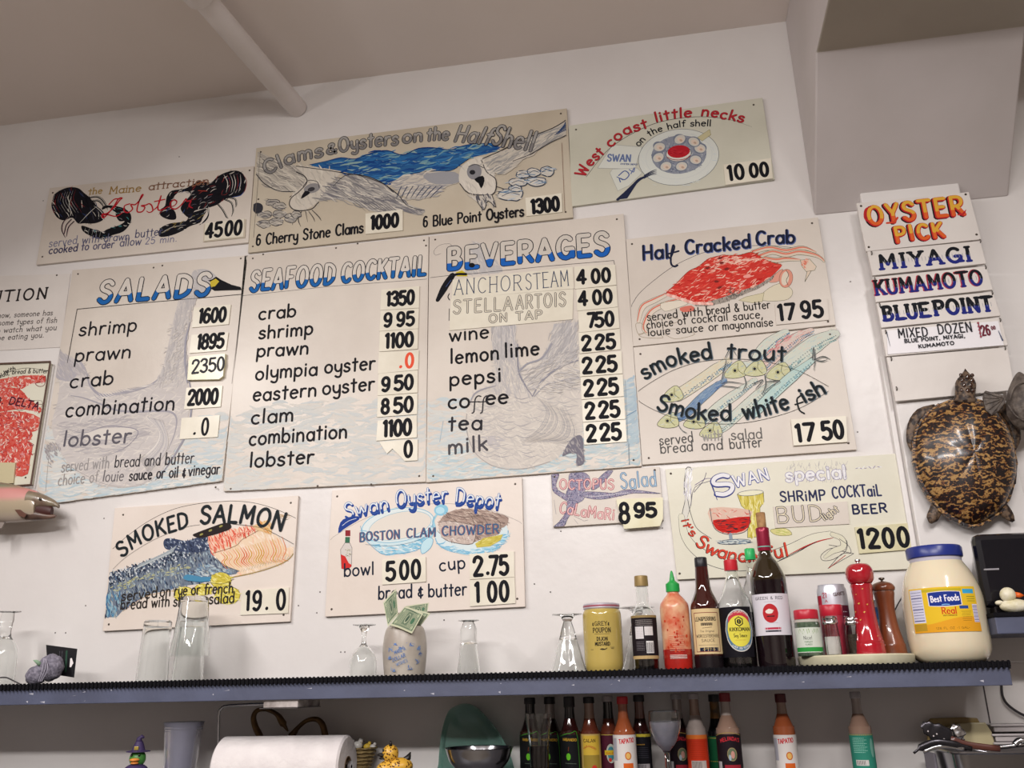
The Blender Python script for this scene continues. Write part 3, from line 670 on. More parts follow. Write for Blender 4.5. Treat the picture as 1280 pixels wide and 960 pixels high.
ring = [(680+155*math.cos(t*.2618), 335+108*math.sin(t*.2618)) for t in range(24)]
a.wash(ring, ['6c7488', '9aa0aa', 'a9aeb4', '5b6478', 'b8bbbd'], 260, 18, 4, 30, 90)
for (x, y) in [(568, 292), (562, 352), (605, 402), (695, 402), (775, 365), (800, 300), (765, 262), (685, 248)]:
    a.ell((x, y), 38, 30, '747c8c', random.uniform(-30, 30)); a.ell((x, y), 32, 24, 'c9c5bc', random.uniform(-30, 30)); a.ell((x+3, y+3), 20, 14, 'd8c5b4', 20); a.ell((x+6, y+6), 9, 6, 'b9a08e', 20)
a.ell((678, 330), 72, 44, 'd6d2ca', -6); a.ell((678, 330), 72, 44, '3f4048', -6, 2.5); a.ell((678, 318), 64, 36, 'b3202c', -6); a.wash([(625, 300), (730, 300), (735, 330), (630, 338)], ['c02c38', 'a21a28'], 30, 20, 5, 0)
a.line([(612, 350), (640, 362), (680, 366), (720, 358), (745, 340)], 4, '8a2a2e', 5)
a.outline([(785, 238), (855, 192), (862, 222), (812, 258)], 'c5bd97', 1.8, '86815f')
a.wash([(420, 540), (600, 500), (850, 480), (880, 300), (900, 330), (850, 470), (700, 520), (520, 500)], ['c3ccd0', 'cfd3cb'], 30, 30, 4, 0)
S.done('painted_plate_of_clams')
a.line([(325, 596), (400, 530), (450, 480), (490, 460)], 17, '252b45', 5, (.9, .6)); a.poly([(322, 598), (352, 592), (380, 590), (440, 500), (420, 498), (360, 555)], '252b45')
for d in (0, 9, 18, 27): a.line([(480, 455+d*.6), (520, 432+d*.7), (552, 420+d)], 5, '2a304a', 3, (.9, .4))
S.done('painted_fork')
a.line([(150, 462), (220, 370), (290, 295), (400, 222), (540, 158), (700, 125), (850, 120), (980, 138), (1095, 176)], 3, '1e1e24', 6, (.7, .3))
def red(t, b, h): a.text(t, b, h, 9, 'b02b34', jit=.25, gap=1.5, under=[(12, '7d2b33', -.3, -.3)])
red('West', [(140, 462), (185, 390), (258, 325)], 60); red('coast', [(290, 292), (385, 218), (505, 178)], 62); red('little', [(550, 148), (640, 128), (755, 118)], 62); red('necks', [(808, 112), (920, 125), (1048, 152)], 60)
a.text('on the half shell', [(450, 290), (530, 222), (660, 182), (780, 172), (862, 172)], 40, 5, '1e1e24', jit=.2, gap=1.1)
S.done('arched_lettering')
a.text('SWAN', [(268, 372), (402, 374)], 42, 5, '5a6a94', under=[(9, '8f9ab5', .2, -.2)], jit=.2); a.text('OYSTER DEPOT', [(345, 392), (445, 396)], 8, 1.8, '4a5a86')
a.line([(335, 455), (370, 428), (395, 450), (370, 478), (340, 470), (345, 492)], 6, '4a5c92', 4); a.line([(395, 420), (420, 435), (425, 410), (405, 445)], 5, '5a6a9c', 3); a.line([(325, 462), (360, 480)], 5, '4a5c92')
S.done('napkin_lettering')
S.card([(935, 392), (1205, 355), (1216, 470), (945, 508)], [('10', (960, 482), (1058, 470), 84), ('00', (1085, 465), (1196, 455), 78)], 0, 0, 0, w=16, lift=.003)

# ---- caution notice
S = Sign('printed paper caution notice at the left edge of the wall', [(-40, 346), (88, 342), (76, 434), (-54, 441)], B_WHT, [(71, 344), (-30, 352)], t=.002, cat='notice', name='paper_notice')
a = S.frame(0, 330, 2.743)
a.text('CAUTION', [(-118, 138), (158, 118)], 36, 4.6, '2a2626', serif=.9, gap=2.6)
for i, t in enumerate(['If you somehow, someone has', 'died eating some types of fish', 'it is bad. So watch what you', 'eat, it may be eating you.']):
    a.text(t, [(-150, 195+i*27), ([180, 195, 193, 150][i], 175+i*25.5)], 17, 1.7, '4d4745', serif=.6, gap=1.6)
S.done('printed_text')

# ---- crab louie poster cut by the left edge
S = Sign('worn board with red painted crabs and wooden rim at the left edge', [(-40, 457), (62, 453), (38, 605), (-62, 612)], B_OLD, [(32, 597)], t=.012)
S.board.data.materials[0] = B_YEL
a = S.frame(0, 440, 4)
RED = ['c23a34', 'd3665c', 'b63a36', 'd3756a', 'c9443c', 'd9b7aa', 'e7cdbf', 'cf8a8a']
for pg, n in (([(-60, 150), (40, 130), (120, 118), (225, 120), (228, 150), (150, 160), (110, 185), (60, 170), (0, 190), (-60, 200)], 90), ([(-80, 190), (20, 178), (100, 185), (140, 230), (205, 280), (205, 300), (100, 285), (0, 300), (-80, 290)], 160), ([(-90, 330), (20, 300), (120, 300), (200, 330), (190, 390), (160, 400), (150, 440), (-20, 480), (-110, 440)], 240), ([(-100, 450), (60, 430), (140, 445), (165, 470), (150, 540), (140, 610), (80, 620), (60, 560), (-90, 560)], 200)):
    a.poly(pg, 'c9584c', 2); a.wash(pg, RED, int(n*1.6), 20, 5, 0, 90)
a.line([(200, 140), (228, 122), (222, 165), (195, 172), (178, 158), (205, 148)], 3, '742a2c', 3); a.line([(60, 280), (110, 292), (150, 262), (210, 262)], 2, '6b3a2c', 3)
for i in range(40): x = random.uniform(-10, 180); y = random.uniform(300, 580); a.line([(x, y), (x+random.uniform(-18, 18), y+random.uniform(-14, 14)), (x+random.uniform(-20, 20), y+random.uniform(-10, 20))], 1.6, '7c3040', 3)
a.line([(-20, 130), (60, 95), (140, 80), (238, 95)], 2, '2c2622', 4)
a.line([(40, 260), (100, 250), (210, 245), (190, 310)], 1.2, '55483c', 4)
S.done('painted_crabs')
a.text('with', [(18, 108), (78, 92)], 22, 3, '2a2522', jit=.3); a.text('salad, bread & butter', [(-20, 138), (60, 112), (240, 103)], 22, 2.6, '2a2522', jit=.3)
a.text('RED. DELTA', [(-90, 262), (50, 262), (190, 288)], 34, 5, '4f2230', jit=.3)
S.done('lettering')
rim = MB()
P = [on_y(*p, -T-.008)-S.o for p in ((-36, 456), (63, 452), (38.5, 606), (-62, 613))]
for i, (p, q) in enumerate(zip(P, P[1:]+P[:1])): rim.tube([p, q], .0022, 6)
rim.build('rim', mat('dark_wood_rim', '5b4136', .5), S.root)
# clear card holder stuck over the poster
S2 = Sign('small yellowed clear plastic card holder stuck to the crab board', [(-30, 578), (19, 578), (16, 604), (-32, 606)], mat('clear_yellow_plastic', 'c8bd9a', .15, coat=.6), y=-.012, t=.006, cat='card holder', name='card_holder')

# ---- salads
S = Sign('tall menu board of salads with a pale grey swan in blue water', [(90.5, 337.5), (310, 319), (277.5, 601), (43, 632)], B_MID, [(97.5, 342.5), (192, 334.5), (203, 332), (301, 323), (269.5, 611-2)])
a = S.frame(40, 460, 4.923)
wt = [(95, 380), (240, 370), (600, 350), (900, 330), (1210, 270), (1170, 790), (25, 845), (60, 600)]
a.mute = ('cfc7be', .35)
a.wash(wt, WATER, 900, 95, 16, -5, 14)
a.wash([(40, 640), (300, 600), (1175, 560), (1165, 780), (30, 840)], ['a7c8d6', 'bcd0d8', 'dfe0dc', '9dc0cf', 'd6dcd9'], 260, 80, 11, -6, 14)
swan = [(150, -130), (190, -95), (240, -60), (300, -40), (350, 60), (400, 150), (470, 165), (560, 140), (680, 120), (760, 85), (800, 10), (835, -120), (905, -420), (985, -500), (1000, -420), (935, -250), (930, -100), (960, 100), (975, 200), (940, 400), (870, 520), (800, 630), (720, 700), (600, 735), (420, 720), (280, 640), (190, 540), (140, 440), (125, 330), (160, 200), (170, 60), (140, -20), (110, -60)]
a.poly(swan, 'c5bfbc', 3); a.wash(swan, ['d2ccc7', 'bbb6b5', 'c9c3bf', 'b0acae', 'd8d2cb'], 900, 60, 7, -20, 40)
tail = [(135, -120), (190, -90), (240, -62), (310, -32), (345, 50), (300, 20), (240, 80), (150, 60), (110, -20)]
a.poly(tail, 'aeaab0', 3); a.wash(tail, ['9c99a2', 'bbb6b8', 'a7a3aa'], 120, 60, 6, 50, 20)
a.line([(340, 40), (360, 110), (420, 165), (500, 165), (620, 140), (720, 110), (790, 60)], 16, '9f9ca4', 5, (.4, .3))
for i in range(26): x = 380+i*15; a.line([(x, 160-i*2.5), (x+28, 190-i*4), (x+66, 205-i*5)], 3.4, random.choice(['a19ea6', 'b7b3b5', 'dcd6cf']), 4, (.3, .2))
a.line([(240, 170), (320, 185), (430, 225), (520, 260), (640, 270), (760, 265), (850, 270), (890, 310), (880, 400), (840, 500)], 12, 'a09da4', 6, (.3, .2))
wing = [(175, 330), (320, 345), (480, 300), (640, 300), (720, 380), (700, 420), (640, 460), (520, 520), (400, 540), (300, 520), (220, 460)]
a.wash(wing, ['a5a2a9', 'b9b5b6', 'cfc9c4', '99969f'], 330, 90, 8, -8, 14)
a.poly([(330, 400), (420, 375), (520, 368), (640, 375), (600, 410), (520, 440), (400, 440), (340, 430)], 'd2ccc5', 3)
a.line([(230, 380), (330, 400), (450, 360), (580, 365), (650, 385), (640, 430), (560, 500), (430, 550)], 5, '8f8c96', 6, (.3, .3))
for i in range(60):
    t = i/60; a.line([(690+t*120, 300+t*20), (780+t*60, 380+t*60), (760+t*60, 470+t*60), (660+t*60, 560+t*90)], 3, random.choice(['aaa7ab', 'dad4cd', '9f9ca3', 'c6c0bc', 'dad4cd']), 5, (.3, .2))
a.line([(945, -140), (965, 60), (985, 200), (960, 380), (900, 500), (830, 610), (760, 690)], 12, '97959f', 6, (.4, .3))
a.wash([(80, 480), (150, 450), (180, 500), (130, 560), (120, 610), (90, 590)], ['7c7a86', '95929c', '6d6b78'], 60, 26, 6, 60, 30)
a.line([(190, 560), (230, 600), (330, 660), (470, 720), (620, 728), (740, 690)], 3, 'a9a3a0', 5, (.4, .4))
a = S.frame(50, 320, 4.923)
neck = [(860, 265), (905, 240), (980, 235), (965, 300), (920, 420), (900, 560), (900, 700), (915, 790), (700, 790), (750, 730), (790, 600), (820, 440), (840, 330)]
a.wash(neck, ['a8a6ab', 'bab7b8', 'b1aeb1', 'c9c4c1'], 200, 70, 9, 100, 10)
nl = [(825, 460), (880, 430), (880, 560), (890, 720), (880, 788), (740, 788), (780, 690)]
a.wash(nl, ['d4cec7', 'c2bdb9', 'b3b0b1'], 140, 26, 5, 140, 12)
a.line([(925, 410), (900, 520), (895, 650), (908, 780)], 12, '9a98a3', 5, (.4, .6))
head = [(940, 100), (985, 82), (1040, 88), (1080, 120), (1095, 150), (1055, 165), (1040, 200), (1000, 245), (960, 240), (935, 160)]
a.poly(head, 'bdb9b8', 3); a.wash(head, ['c9c4c0', 'b0adb0', 'a7a5aa'], 60, 26, 5, 50, 20)
S.done('painted_swan')
a.poly([(1085, 128), (1120, 150), (1180, 178), (1235, 192), (1242, 210), (1150, 212), (1075, 215), (1050, 200), (1085, 180), (1035, 152), (1060, 145)], '131318', 0)
a.poly([(1048, 160), (1082, 140), (1104, 158), (1078, 188), (1052, 192)], 'c8b23a')
S.done('swan_bill')
a.line([(1245, 236), (960, 262), (680, 285), (230, 328), (170, 660)], 3.2, '2b292b')
a.line([(1245, 236), (1195, 788)], 1.6, '6c665f')
sal = half('d2cbc2', '1f62a8', 3.6)
def title(t, b, h, w=25, o=33, fn=sal, uc='1b1d28', gap=2.2, jit=.25, slant=.05): a.text(t, b, h, w, fn, jit=jit, gap=gap, under=[(o, uc, 0, 0)], slant=slant, dense=True)
title('SALADS', [(352, 292), (1040, 236)], 136)
S.done('outlined_title')
for t, b in (('shrimp', [(238, 492), (592, 462)]), ('prawn', [(212, 652), (558, 628)]),): a.text(t, b, 86, 8, '1b1a1f', jit=.3)
a = S.frame(40, 460, 4.923)
a.text('crab', [(232, 122), (498, 98)], 86, 8.5, '1d1c21', jit=.3); a.text('combination', [(205, 300), (878, 258)], 88, 9, '1d1c21', jit=.3); a.text('lobster', [(190, 482), (608, 458)], 88, 9.5, '5d5a62', jit=.3)
a.text('served with', [(180, 640), (475, 615)], 66, 4.6, '94908f', jit=.3); a.text('bread and butter', [(508, 612), (995, 585)], 66, 5, '3b393d', jit=.3)
a.text('choice of', [(160, 722), (405, 700)], 62, 4.8, '96918f', jit=.3); a.text('louie', [(435, 698), (562, 695)], 60, 5, '6d696b', jit=.3); a.text('sauce or oil +', [(598, 692), (945, 668)], 60, 6, '2e2c31', jit=.3); a.text('vinegar', [(962, 664), (1155, 650)], 60, 6, '2e2c31', jit=.3)
a.line([(110, 480), (85, 760)], 1.4, '8a8580')
S.done('item_lettering')
a = S.frame(50, 320, 4.923)
S.card([(947, 318), (1175, 298), (1160, 420), (935, 440)], '1600', (972, 412), (1142, 400), 84, w=17, gap=.3)
S.card([(932, 486), (1160, 470), (1145, 580), (918, 598)], '1895', (962, 572), (1128, 562), 84, w=17, gap=.3)
S.card([(918, 620), (1140, 600), (1125, 740), (1100, 758), (905, 762)], '2350', (930, 724), (1135, 700), 78, w=12, gap=.3, m=CARD2, col='3b3b40', lift=.008, label='yellowed bulging price card')
a = S.frame(40, 460, 4.923)
S.card([(950, 122), (1172, 108), (1160, 238), (935, 254)], '2000', (955, 228), (1142, 216), 84, w=17, gap=.3)
S.card([(920, 308), (1155, 290), (1142, 424), (908, 438)], [('.', (985, 408), (1015, 406), 60), ('0', (1038, 412), (1085, 408), 92)], 0, 0, 0, w=13)

# ---- seafood cocktail
S = Sign('tall cream menu board headed in blue tipped outline letters, eight prices', [(305.5, 319.5), (535.8, 294.5), (532.2, 602.2), (279, 614)], B_MID, [(316, 323), (420, 310), (447, 304.5), (530, 300.5), (532.5, 307), (524, 595), (464, 605.5), (397, 607.5), (288.5, 611), (329, 318)])
a = S.frame(280, 440, 4.741); a.mute = ('d0c9c0', .5)
a.wash([(40, 380), (300, 300), (700, 290), (1205, 250), (1190, 760), (10, 840)], ['c9d2d3', 'c2ced2', 'd2d5d2', 'ccd2d1', 'd6d4ce', 'b9cad2'], 500, 120, 16, -4, 20)
S.done('painted_water')
a = S.frame(300, 290, 5.12)
a.line([(14, 408), (600, 346), (1212, 288)], 2.6, '4a4645'); a.line([(1212, 30), (1200, 1600)], 0.1, '4a4645')
title('SEAFOOD', [(62, 380), (600, 328)], 136, 21, 29, gap=2); title('COCKTAIL', [(648, 320), (1185, 272)], 128, 21, 29, gap=2)
S.done('outlined_title')
for t, b, in (('crab', [(118, 560), (356, 540)]), ('shrimp', [(118, 684), (465, 654)]), ('prawn', [(104, 800), (438, 782)])): a.text(t, b, 88, 10.5, '18171b', jit=.3)
a = S.frame(280, 440, 4.741)
for t, b in (('olympia', [(185, 165), (552, 135)]), ('oyster', [(595, 128), (895, 104)]), ('eastern', [(170, 292), (548, 262)]), ('oyster', [(583, 255), (892, 226)]), ('clam', [(160, 425), (410, 408)]), ('combination', [(148, 552), (730, 508)]), ('lobster', [(150, 682), (532, 658)])): a.text(t, b, 82, 9.5, '18171b', jit=.3)
S.done('item_lettering')
S.frame(300, 290, 5.12)
S.card([(905, 370), (1148, 346), (1145, 485), (898, 500)], '1350', (935, 472), (1115, 458), 88, w=19, gap=.3)
S.card([(900, 502), (1145, 488), (1140, 618), (893, 634)], [('9', (918, 606), (972, 602), 84), ('95', (1000, 602), (1115, 594), 86)], 0, 0, 0, w=18, gap=.6)
S.card([(895, 636), (1140, 620), (1136, 748), (890, 765)], '1100', (925, 742), (1110, 728), 88, w=19, gap=.3)
S.frame(280, 440, 4.741)
S.card([(918, 0), (1155, -10), (1150, 105), (912, 128)], [('.', (1035, 92), (1060, 90), 60), ('0', (1072, 92), (1125, 88), 80)], 0, 0, 0, w=15, col='e0553a')
S.card([(916, 128), (1148, 108), (1146, 240), (910, 258)], [('9', (932, 232), (984, 228), 76), ('50', (1006, 226), (1122, 218), 80)], 0, 0, 0, w=17, gap=.6)
S.card([(912, 260), (1146, 244), (1144, 368), (906, 386)], [('8', (930, 366), (980, 362), 80), ('50', (1002, 360), (1122, 352), 82)], 0, 0, 0, w=17, gap=.6)
S.card([(910, 408), (1142, 374), (1142, 506), (902, 526)], '1100', (940, 500), (1112, 488), 84, w=18, gap=.3)
S.card([(920, 532), (1148, 518), (1146, 642), (1070, 646), (1050, 622), (998, 572), (965, 602)], [('0', (1065, 622), (1118, 618), 84)], 0, 0, 0, w=16, label='torn price card')

# ---- beverages
S = Sign('tall menu board of beverages with a bent necked grey swan', [(536.8, 295), (779.5, 267), (802.3, 582.5), (532.5, 603)], B_MID, [(544, 299.5), (771, 274), (792, 575), (541.5, 595)])
a = S.frame(530, 430, 4.571); a.mute = ('d2cbc1', .35)
a.wash([(15, 320), (250, 310), (900, 240), (1150, 200), (1205, 190), (1245, 690), (15, 780)], WATER, 800, 95, 15, -6, 16)
a.wash([(15, 600), (700, 560), (1240, 480), (1243, 695), (15, 780)], ['a7c8d6', 'c5d8dc', 'dfe2de', '9fc4d2', 'b3d0da'], 300, 70, 9, -6, 20)
a.wash([(1145, 210), (1205, 190), (1240, 560), (1170, 600)], ['8fb4cb', 'a9c6d6', '9dbfd0'], 90, 60, 12, -20, 16)
sw = [(240, 400), (270, 310), (330, 260), (400, 235), (405, 0), (535, 0), (545, 150), (600, 110), (680, 80), (720, 0), (900, -60), (905, 480), (880, 520), (820, 590), (760, 650), (680, 690), (560, 712), (420, 700), (320, 660), (265, 600), (250, 500)]
a.poly(sw, 'cfc8c0', 3); a.wash(sw, ['d6cfc6', 'c6c0ba', 'bcb7b4', 'ddd6cc'], 1000, 60, 7, 10, 60)
a = S.frame(530, 270, 4.741)
a.poly([(405, 655), (540, 648), (545, 853), (410, 853)], 'b3b0b3'); a.wash([(405, 655), (540, 648), (545, 853), (410, 853)], ['a5a3a8', 'bdbabb', '98979e', 'c9c4c2'], 160, 70, 6, 88, 6)
wr2 = [(770, 640), (905, 630), (905, 853), (690, 853), (740, 780)]
a.poly(wr2, 'b9b6b7', 0); a.wash(wr2, ['a2a1a7', 'b4b1b4', 'cac5c2', '93929b'], 190, 80, 6, 120, 14)
a = S.frame(530, 430, 4.571)
a.wash([(400, 0), (535, 0), (560, 200), (620, 300), (540, 300), (400, 285)], ['a9a7ac', 'c0bcbc', 'b2afb2'], 150, 60, 6, 80, 14)
a.line([(535, 0), (540, 150), (575, 230), (620, 300)], 9, '8c8b95', 5, (.6, .4)); a.line([(620, 300), (660, 230), (720, 170), (800, 120), (880, 95)], 12, '8f8e97', 5, (.4, .6))
a.line([(545, 155), (590, 115), (660, 90), (700, 50), (730, 0)], 10, '9a99a1', 5); a.line([(630, 300), (690, 240), (760, 215), (890, 190)], 6, 'a4a2a8', 5)
a.wash([(560, 160), (700, 90), (880, 10), (885, 90), (740, 150), (650, 240), (620, 280)], ['97969e', 'c9c4c1', 'aeacb0'], 150, 60, 5, -30, 18)
a.wash([(660, 260), (760, 170), (885, 130), (895, 260), (720, 280)], ['d6cfc7', 'aaa8ac', 'c1bdbc'], 110, 60, 5, 10, 18)
a.line([(260, 345), (290, 285), (350, 255), (410, 240)], 9, '9b99a0', 5, (.3, .4)); a.line([(245, 400), (240, 470), (262, 560), (300, 630), (380, 690), (480, 715), (600, 708), (720, 672)], 4, 'a8a3a1', 6)
for r in range(16):
    y = 300+r*22
    for j in range(5):
        x = 300+j*120+random.uniform(-30, 30); a.line([(x, y), (x+45, y+16), (x+95, y+4+random.uniform(-8, 8))], 3, random.choice(['a8a6a9', 'b7b4b4', '9a98a0', 'dcd5cc']), 5, (.3, .2))
for r in range(22): a.line([(640+r*9, 300+r*4), (700+r*8, 380+r*6), (660+r*8, 480+r*4), (560+r*6, 560)], 3, random.choice(['b1aeb0', 'dcd5cc', 'c0bbb8']), 5, (.3, .2))
a.wash([(330, 520), (470, 540), (420, 600), (350, 570)], ['b7b3b8', 'a9a6ad'], 40, 40, 7, 10)
foot = [(790, 640), (830, 560), (880, 522), (908, 540), (912, 620), (918, 660), (905, 690), (870, 690), (872, 630), (830, 625)]
a.poly(foot, '77747f', 3); a.wash(foot, ['6a6775', '87848e'], 40, 24, 5, 60)
a.line([(1160, 410), (1222, 385)], 4, '6f8ca6'); a.line([(1150, 210), (1172, 690)], 2, '7d8a94'); a.line([(1172, 570), (1175, 690)], 2, '7d8a94'); a.line([(110, 440), (90, 560)], 4, '9fb2bd')
S.done('painted_swan')
a = S.frame(530, 270, 4.741)
hd2 = [(240, 240), (265, 175), (310, 158), (360, 175), (400, 220), (430, 270), (465, 330), (340, 345), (250, 345), (245, 300)]
a.poly(hd2, 'bab7b6', 3); a.wash(hd2, ['a8a6aa', 'cac5c1', 'b5b2b3'], 90, 40, 6, 60, 20)
a.line([(170, 300), (165, 180), (130, 165), (85, 178), (58, 210), (70, 232), (100, 222)], 1.8, '4a4848', 5)
title('BEVERAGES', [(140, 318), (1098, 226)], 138, 26, 34, half('cbc4ba', '1f60b4', 3.1), gap=2, slant=0)
a.ell((284, 292), 18, 14, '141419'); a.poly([(195, 358), (188, 335), (225, 322), (258, 345), (255, 358)], 'c9b52e')
a.line([(170, 350), (130, 410), (80, 500)], 44, '15151b', 4, (.8, .55)); a.line([(250, 345), (200, 345), (165, 355)], 16, '15151b', 3)
a.line([(160, 380), (130, 420)], 4, '3a4a78')
S.done('outlined_title')
a.line([(35, 365), (170, 350)], 2.4, '36343a'); a.line([(255, 345), (700, 300), (1125, 264), (1130, 290)], 3, '4b4848'); a.line([(150, 550), (148, 620)], 4, '28262a'); a.line([(150, 460), (142, 480), (152, 498)], 6, '1b1a1e', 3)
a.text('wine', [(150, 745), (385, 722)], 84, 9, '18171b', jit=.3)
a = S.frame(530, 430, 4.571)
for t, b, c in (('lemon', [(150, 112), (430, 88), ], '18171b'), ('lime', [(462, 78), (660, 60)], '18171b'), ('pepsi', [(145, 240), (442, 215)], '18171b'), ('tea', [(138, 495), (332, 488)], '2b2a2f'), ('milk', [(138, 628), (365, 608)], '4d4b50')): a.text(t, b, 84, 9.5, c, jit=.3, gap=1.6)
a.text('co', [(138, 370), (262, 360)], 84, 9.5, '1b1a1e'); a.text('ee', [(352, 346), (482, 338)], 84, 9.5, '1b1a1e')
for dx in (0, 48): a.line([(326+dx, 300), (308+dx, 298), (292+dx, 320), (286+dx, 385), (275+dx, 396)], 7, '2b2a2f', 4); a.line([(262+dx, 332), (318+dx, 330)], 6, '2b2a2f')
S.done('item_lettering')
a = S.frame(530, 270, 4.741)
S.card([(170, 378), (882, 302), (888, 430), (165, 490)], [('ANCHOR', (178, 468), (580, 438), 98), ('STEAM', (602, 438), (860, 412), 100)], 0, 0, 0, w=4.4, col='2d3a58', gap=2, name='beer_strip', nm='lettering', lift=.001, serif=.7)
S.card([(160, 490), (885, 432), (880, 612), (152, 678)], [('STELLA', (172, 580), (525, 556), 84), ('ARTOIS', (545, 552), (840, 532), 84), ('ON TAP', (385, 632), (700, 606), 50)], 0, 0, 0, w=7, col='d4ccba', gap=2.2, name='beer_strip', nm='lettering', lift=.001, under=[(12.5, '3c3a42', 0, 0)])
P = [((892, 300), (1132, 288), (1140, 408), (895, 432), '4', '00', (905, 402), (960, 398), (992, 398), (1108, 388)), ((902, 434), (1140, 412), (1148, 538), (908, 562), '4', '00', (915, 530), (968, 526), (1000, 524), (1118, 514)), ((912, 564), (1150, 540), (1158, 664), (920, 690), '7', '50', (972, 660), (1020, 656), (1012, 656), (1128, 648)), ((918, 692), (1160, 668), (1165, 790), (922, 815), '2', '25', (935, 796), (992, 792), (1015, 790), (1136, 782))]
for q in P: S.card(q[:4], [(q[4], q[6], q[7], 84), (q[5], q[8], q[9], 84)], 0, 0, 0, w=18, gap=.8)
S.frame(530, 430, 4.571)
for i in range(4):
    dx = i*8; dy = i*130
    S.card([(886+dx, 60+dy), (1128+dx, 42+dy), (1134+dx, 168+dy), (892+dx, 186+dy)], [('2', (906+dx, 166+dy), (962+dx, 162+dy), 84), ('25', (984+dx, 160+dy), (1104+dx, 152+dy), 84)], 0, 0, 0, w=18, gap=.8)
# ---- half cracked crab
S = Sign('square cream menu board with a big red painted crab', [(782.5, 299), (1022.5, 271.5), (1045, 406), (791.5, 433)], B_MID, [(790, 305), (1015, 279), (1035, 402), (799.5, 424)])
a = S.frame(780, 270, 4.741)
a.line([(38, 540), (90, 460), (180, 380), (290, 300), (400, 245), (480, 215), (600, 190), (760, 176), (900, 178), (1050, 200), (1185, 262)], 2.6, '34323a', 6)
shell = [(245, 462), (310, 400), (380, 330), (440, 300), (500, 255), (580, 232), (680, 232), (760, 215), (830, 255), (880, 275), (935, 290), (900, 335), (850, 375), (780, 415), (700, 440), (620, 470), (560, 490), (480, 512), (400, 515), (320, 490)]
leg = 'd8cbbb'
for p in ([(830, 250), (900, 262), (960, 255), (1045, 262)], [(760, 215), (860, 190), (960, 208), (1060, 190), (1135, 215)], [(800, 240), (880, 215), (960, 230), (1040, 215), (1140, 235), (1190, 270)]):
    a.line(p, 34, '5b6a4e', 4, (.8, .35)); a.line(p, 28, 'd6c4b2', 4, (.8, .3)); a.line([(x, y-5) for x, y in p], 10, 'd77a64', 4, (.8, .3))
a.outline([(1045, 262), (1100, 255), (1140, 300), (1130, 322), (1080, 330), (1055, 300)], 'dbc9b6', 2.2, '5b6a4e', 0); a.wash([(1045, 262), (1090, 258), (1075, 320), (1055, 300)], ['d77a64', 'e2a08c'], 20, 20, 5, 50)
a.outline([(1085, 328), (1110, 325), (1072, 390)], 'd8c6b2', 2.2, '4c5344')
a.outline([(850, 375), (900, 340), (940, 315), (930, 380), (870, 395)], 'd99a88', 2, '6b5a44', 2)
a.outline([(820, 500), (830, 450), (920, 400), (990, 430), (995, 470), (950, 500)], 'd6cdb6', 2.2, '6d6a50', 3); a.ell((960, 370), 40, 55, 'd6927e', 10); a.ell((960, 370), 40, 55, '6b4a3c', 10, 2); a.ell((955, 370), 22, 42, 'd9cdba', 10); a.line([(960, 320), (975, 350), (962, 380), (972, 410)], 3, '47433c', 4)
a.outline([(680, 500), (720, 480), (830, 455), (820, 508), (760, 515)], 'cfc6a8', 2, '77734a')
for p in ([(245, 470), (180, 500), (110, 540), (85, 630)], [(320, 500), (250, 520), (160, 570), (120, 660), (140, 700)]):
    a.line(p, 36, '77745c', 4, (.7, .5)); a.line(p, 31, 'd8cbbc', 4, (.7, .5)); a.line([(x-6, y-6) for x, y in p], 8, 'd36f5c', 4, (.7, .4))
a.outline([(215, 520), (330, 500), (380, 520), (300, 550), (240, 565)], 'dcd2c2', 2, '77745c', 2)
for p in ([(70, 640), (110, 640), (120, 690), (85, 700)], [(90, 700), (180, 690), (230, 722), (120, 720)], [(230, 680), (330, 670), (420, 700), (300, 728)], [(190, 620), (270, 600), (330, 620), (230, 650)]): a.line(p, 2.2, '8a7a5c', 4, closed=True)
a.poly([(330, 545), (400, 530), (420, 560), (350, 570)], 'd07262', 2)
gill = [(400, 515), (480, 512), (620, 470), (780, 415), (850, 375), (900, 335), (880, 375), (800, 430), (700, 470), (600, 512), (500, 535), (430, 535)]
a.poly(gill, '9a9188'); a.wash(gill, ['6d675f', 'b3aa9e', '4f4b47'], 160, 14, 3, 75, 15)
a.poly(shell, 'c8382f', 3); a.wash(shell, ['c9302a', 'd5483c', 'e06a58', 'b5221f', 'd9382e', 'eba090', 'e8b9a6', 'd34a3f'], 520, 38, 6, -20, 30)
a.wash([(480, 300), (600, 240), (740, 240), (820, 262), (640, 290), (560, 330), (500, 360)], ['e9b6a3', 'e59484', 'd0453a', 'edc9b8'], 90, 40, 6, -15, 25)
a.wash([(620, 420), (700, 380), (720, 440), (640, 460)], ['ecbcae', 'd85a4c'], 30, 30, 5, -30); a.ell((730, 358), 24, 10, 'e89b90', -5)
a.line(shell[:6], 3, '7a3a2a', 5); a.line(shell[5:11], 2.2, '6b6440', 5)
for i in range(16): x = 262+i*17; y = 468+i*5.5-max(0, i-9)*5; a.ell((x, y), 13, 9, ['e9b3a6', 'dfa094', 'f0c8bc'][i % 3], 20)
for (x, y) in [(495, 308), (578, 278), (608, 314), (548, 388), (566, 424), (570, 250)]: a.ell((x, y), 14, 7, '6d2320', random.uniform(-30, 10)); a.line([(x-20, y+2), (x+22, y-4)], 3, '8a2c26')
for (x, y) in [(625, 465), (650, 478), (670, 458), (640, 445)]: a.ell((x, y), 18, 15, '55524e', 0, 2.5)
a.line([(630, 420), (632, 455)], 4, '4b4844'); a.line([(600, 250), (700, 262), (790, 252)], 3, 'f0d2c2', 4)
S.done('painted_crab')
def bl(t, b, h, w=15): a.text(t, b, h, w, '1b2038', jit=.35, gap=1.3, under=[(w+4, '5a6aa0', .25, -.35)], slant=.05)
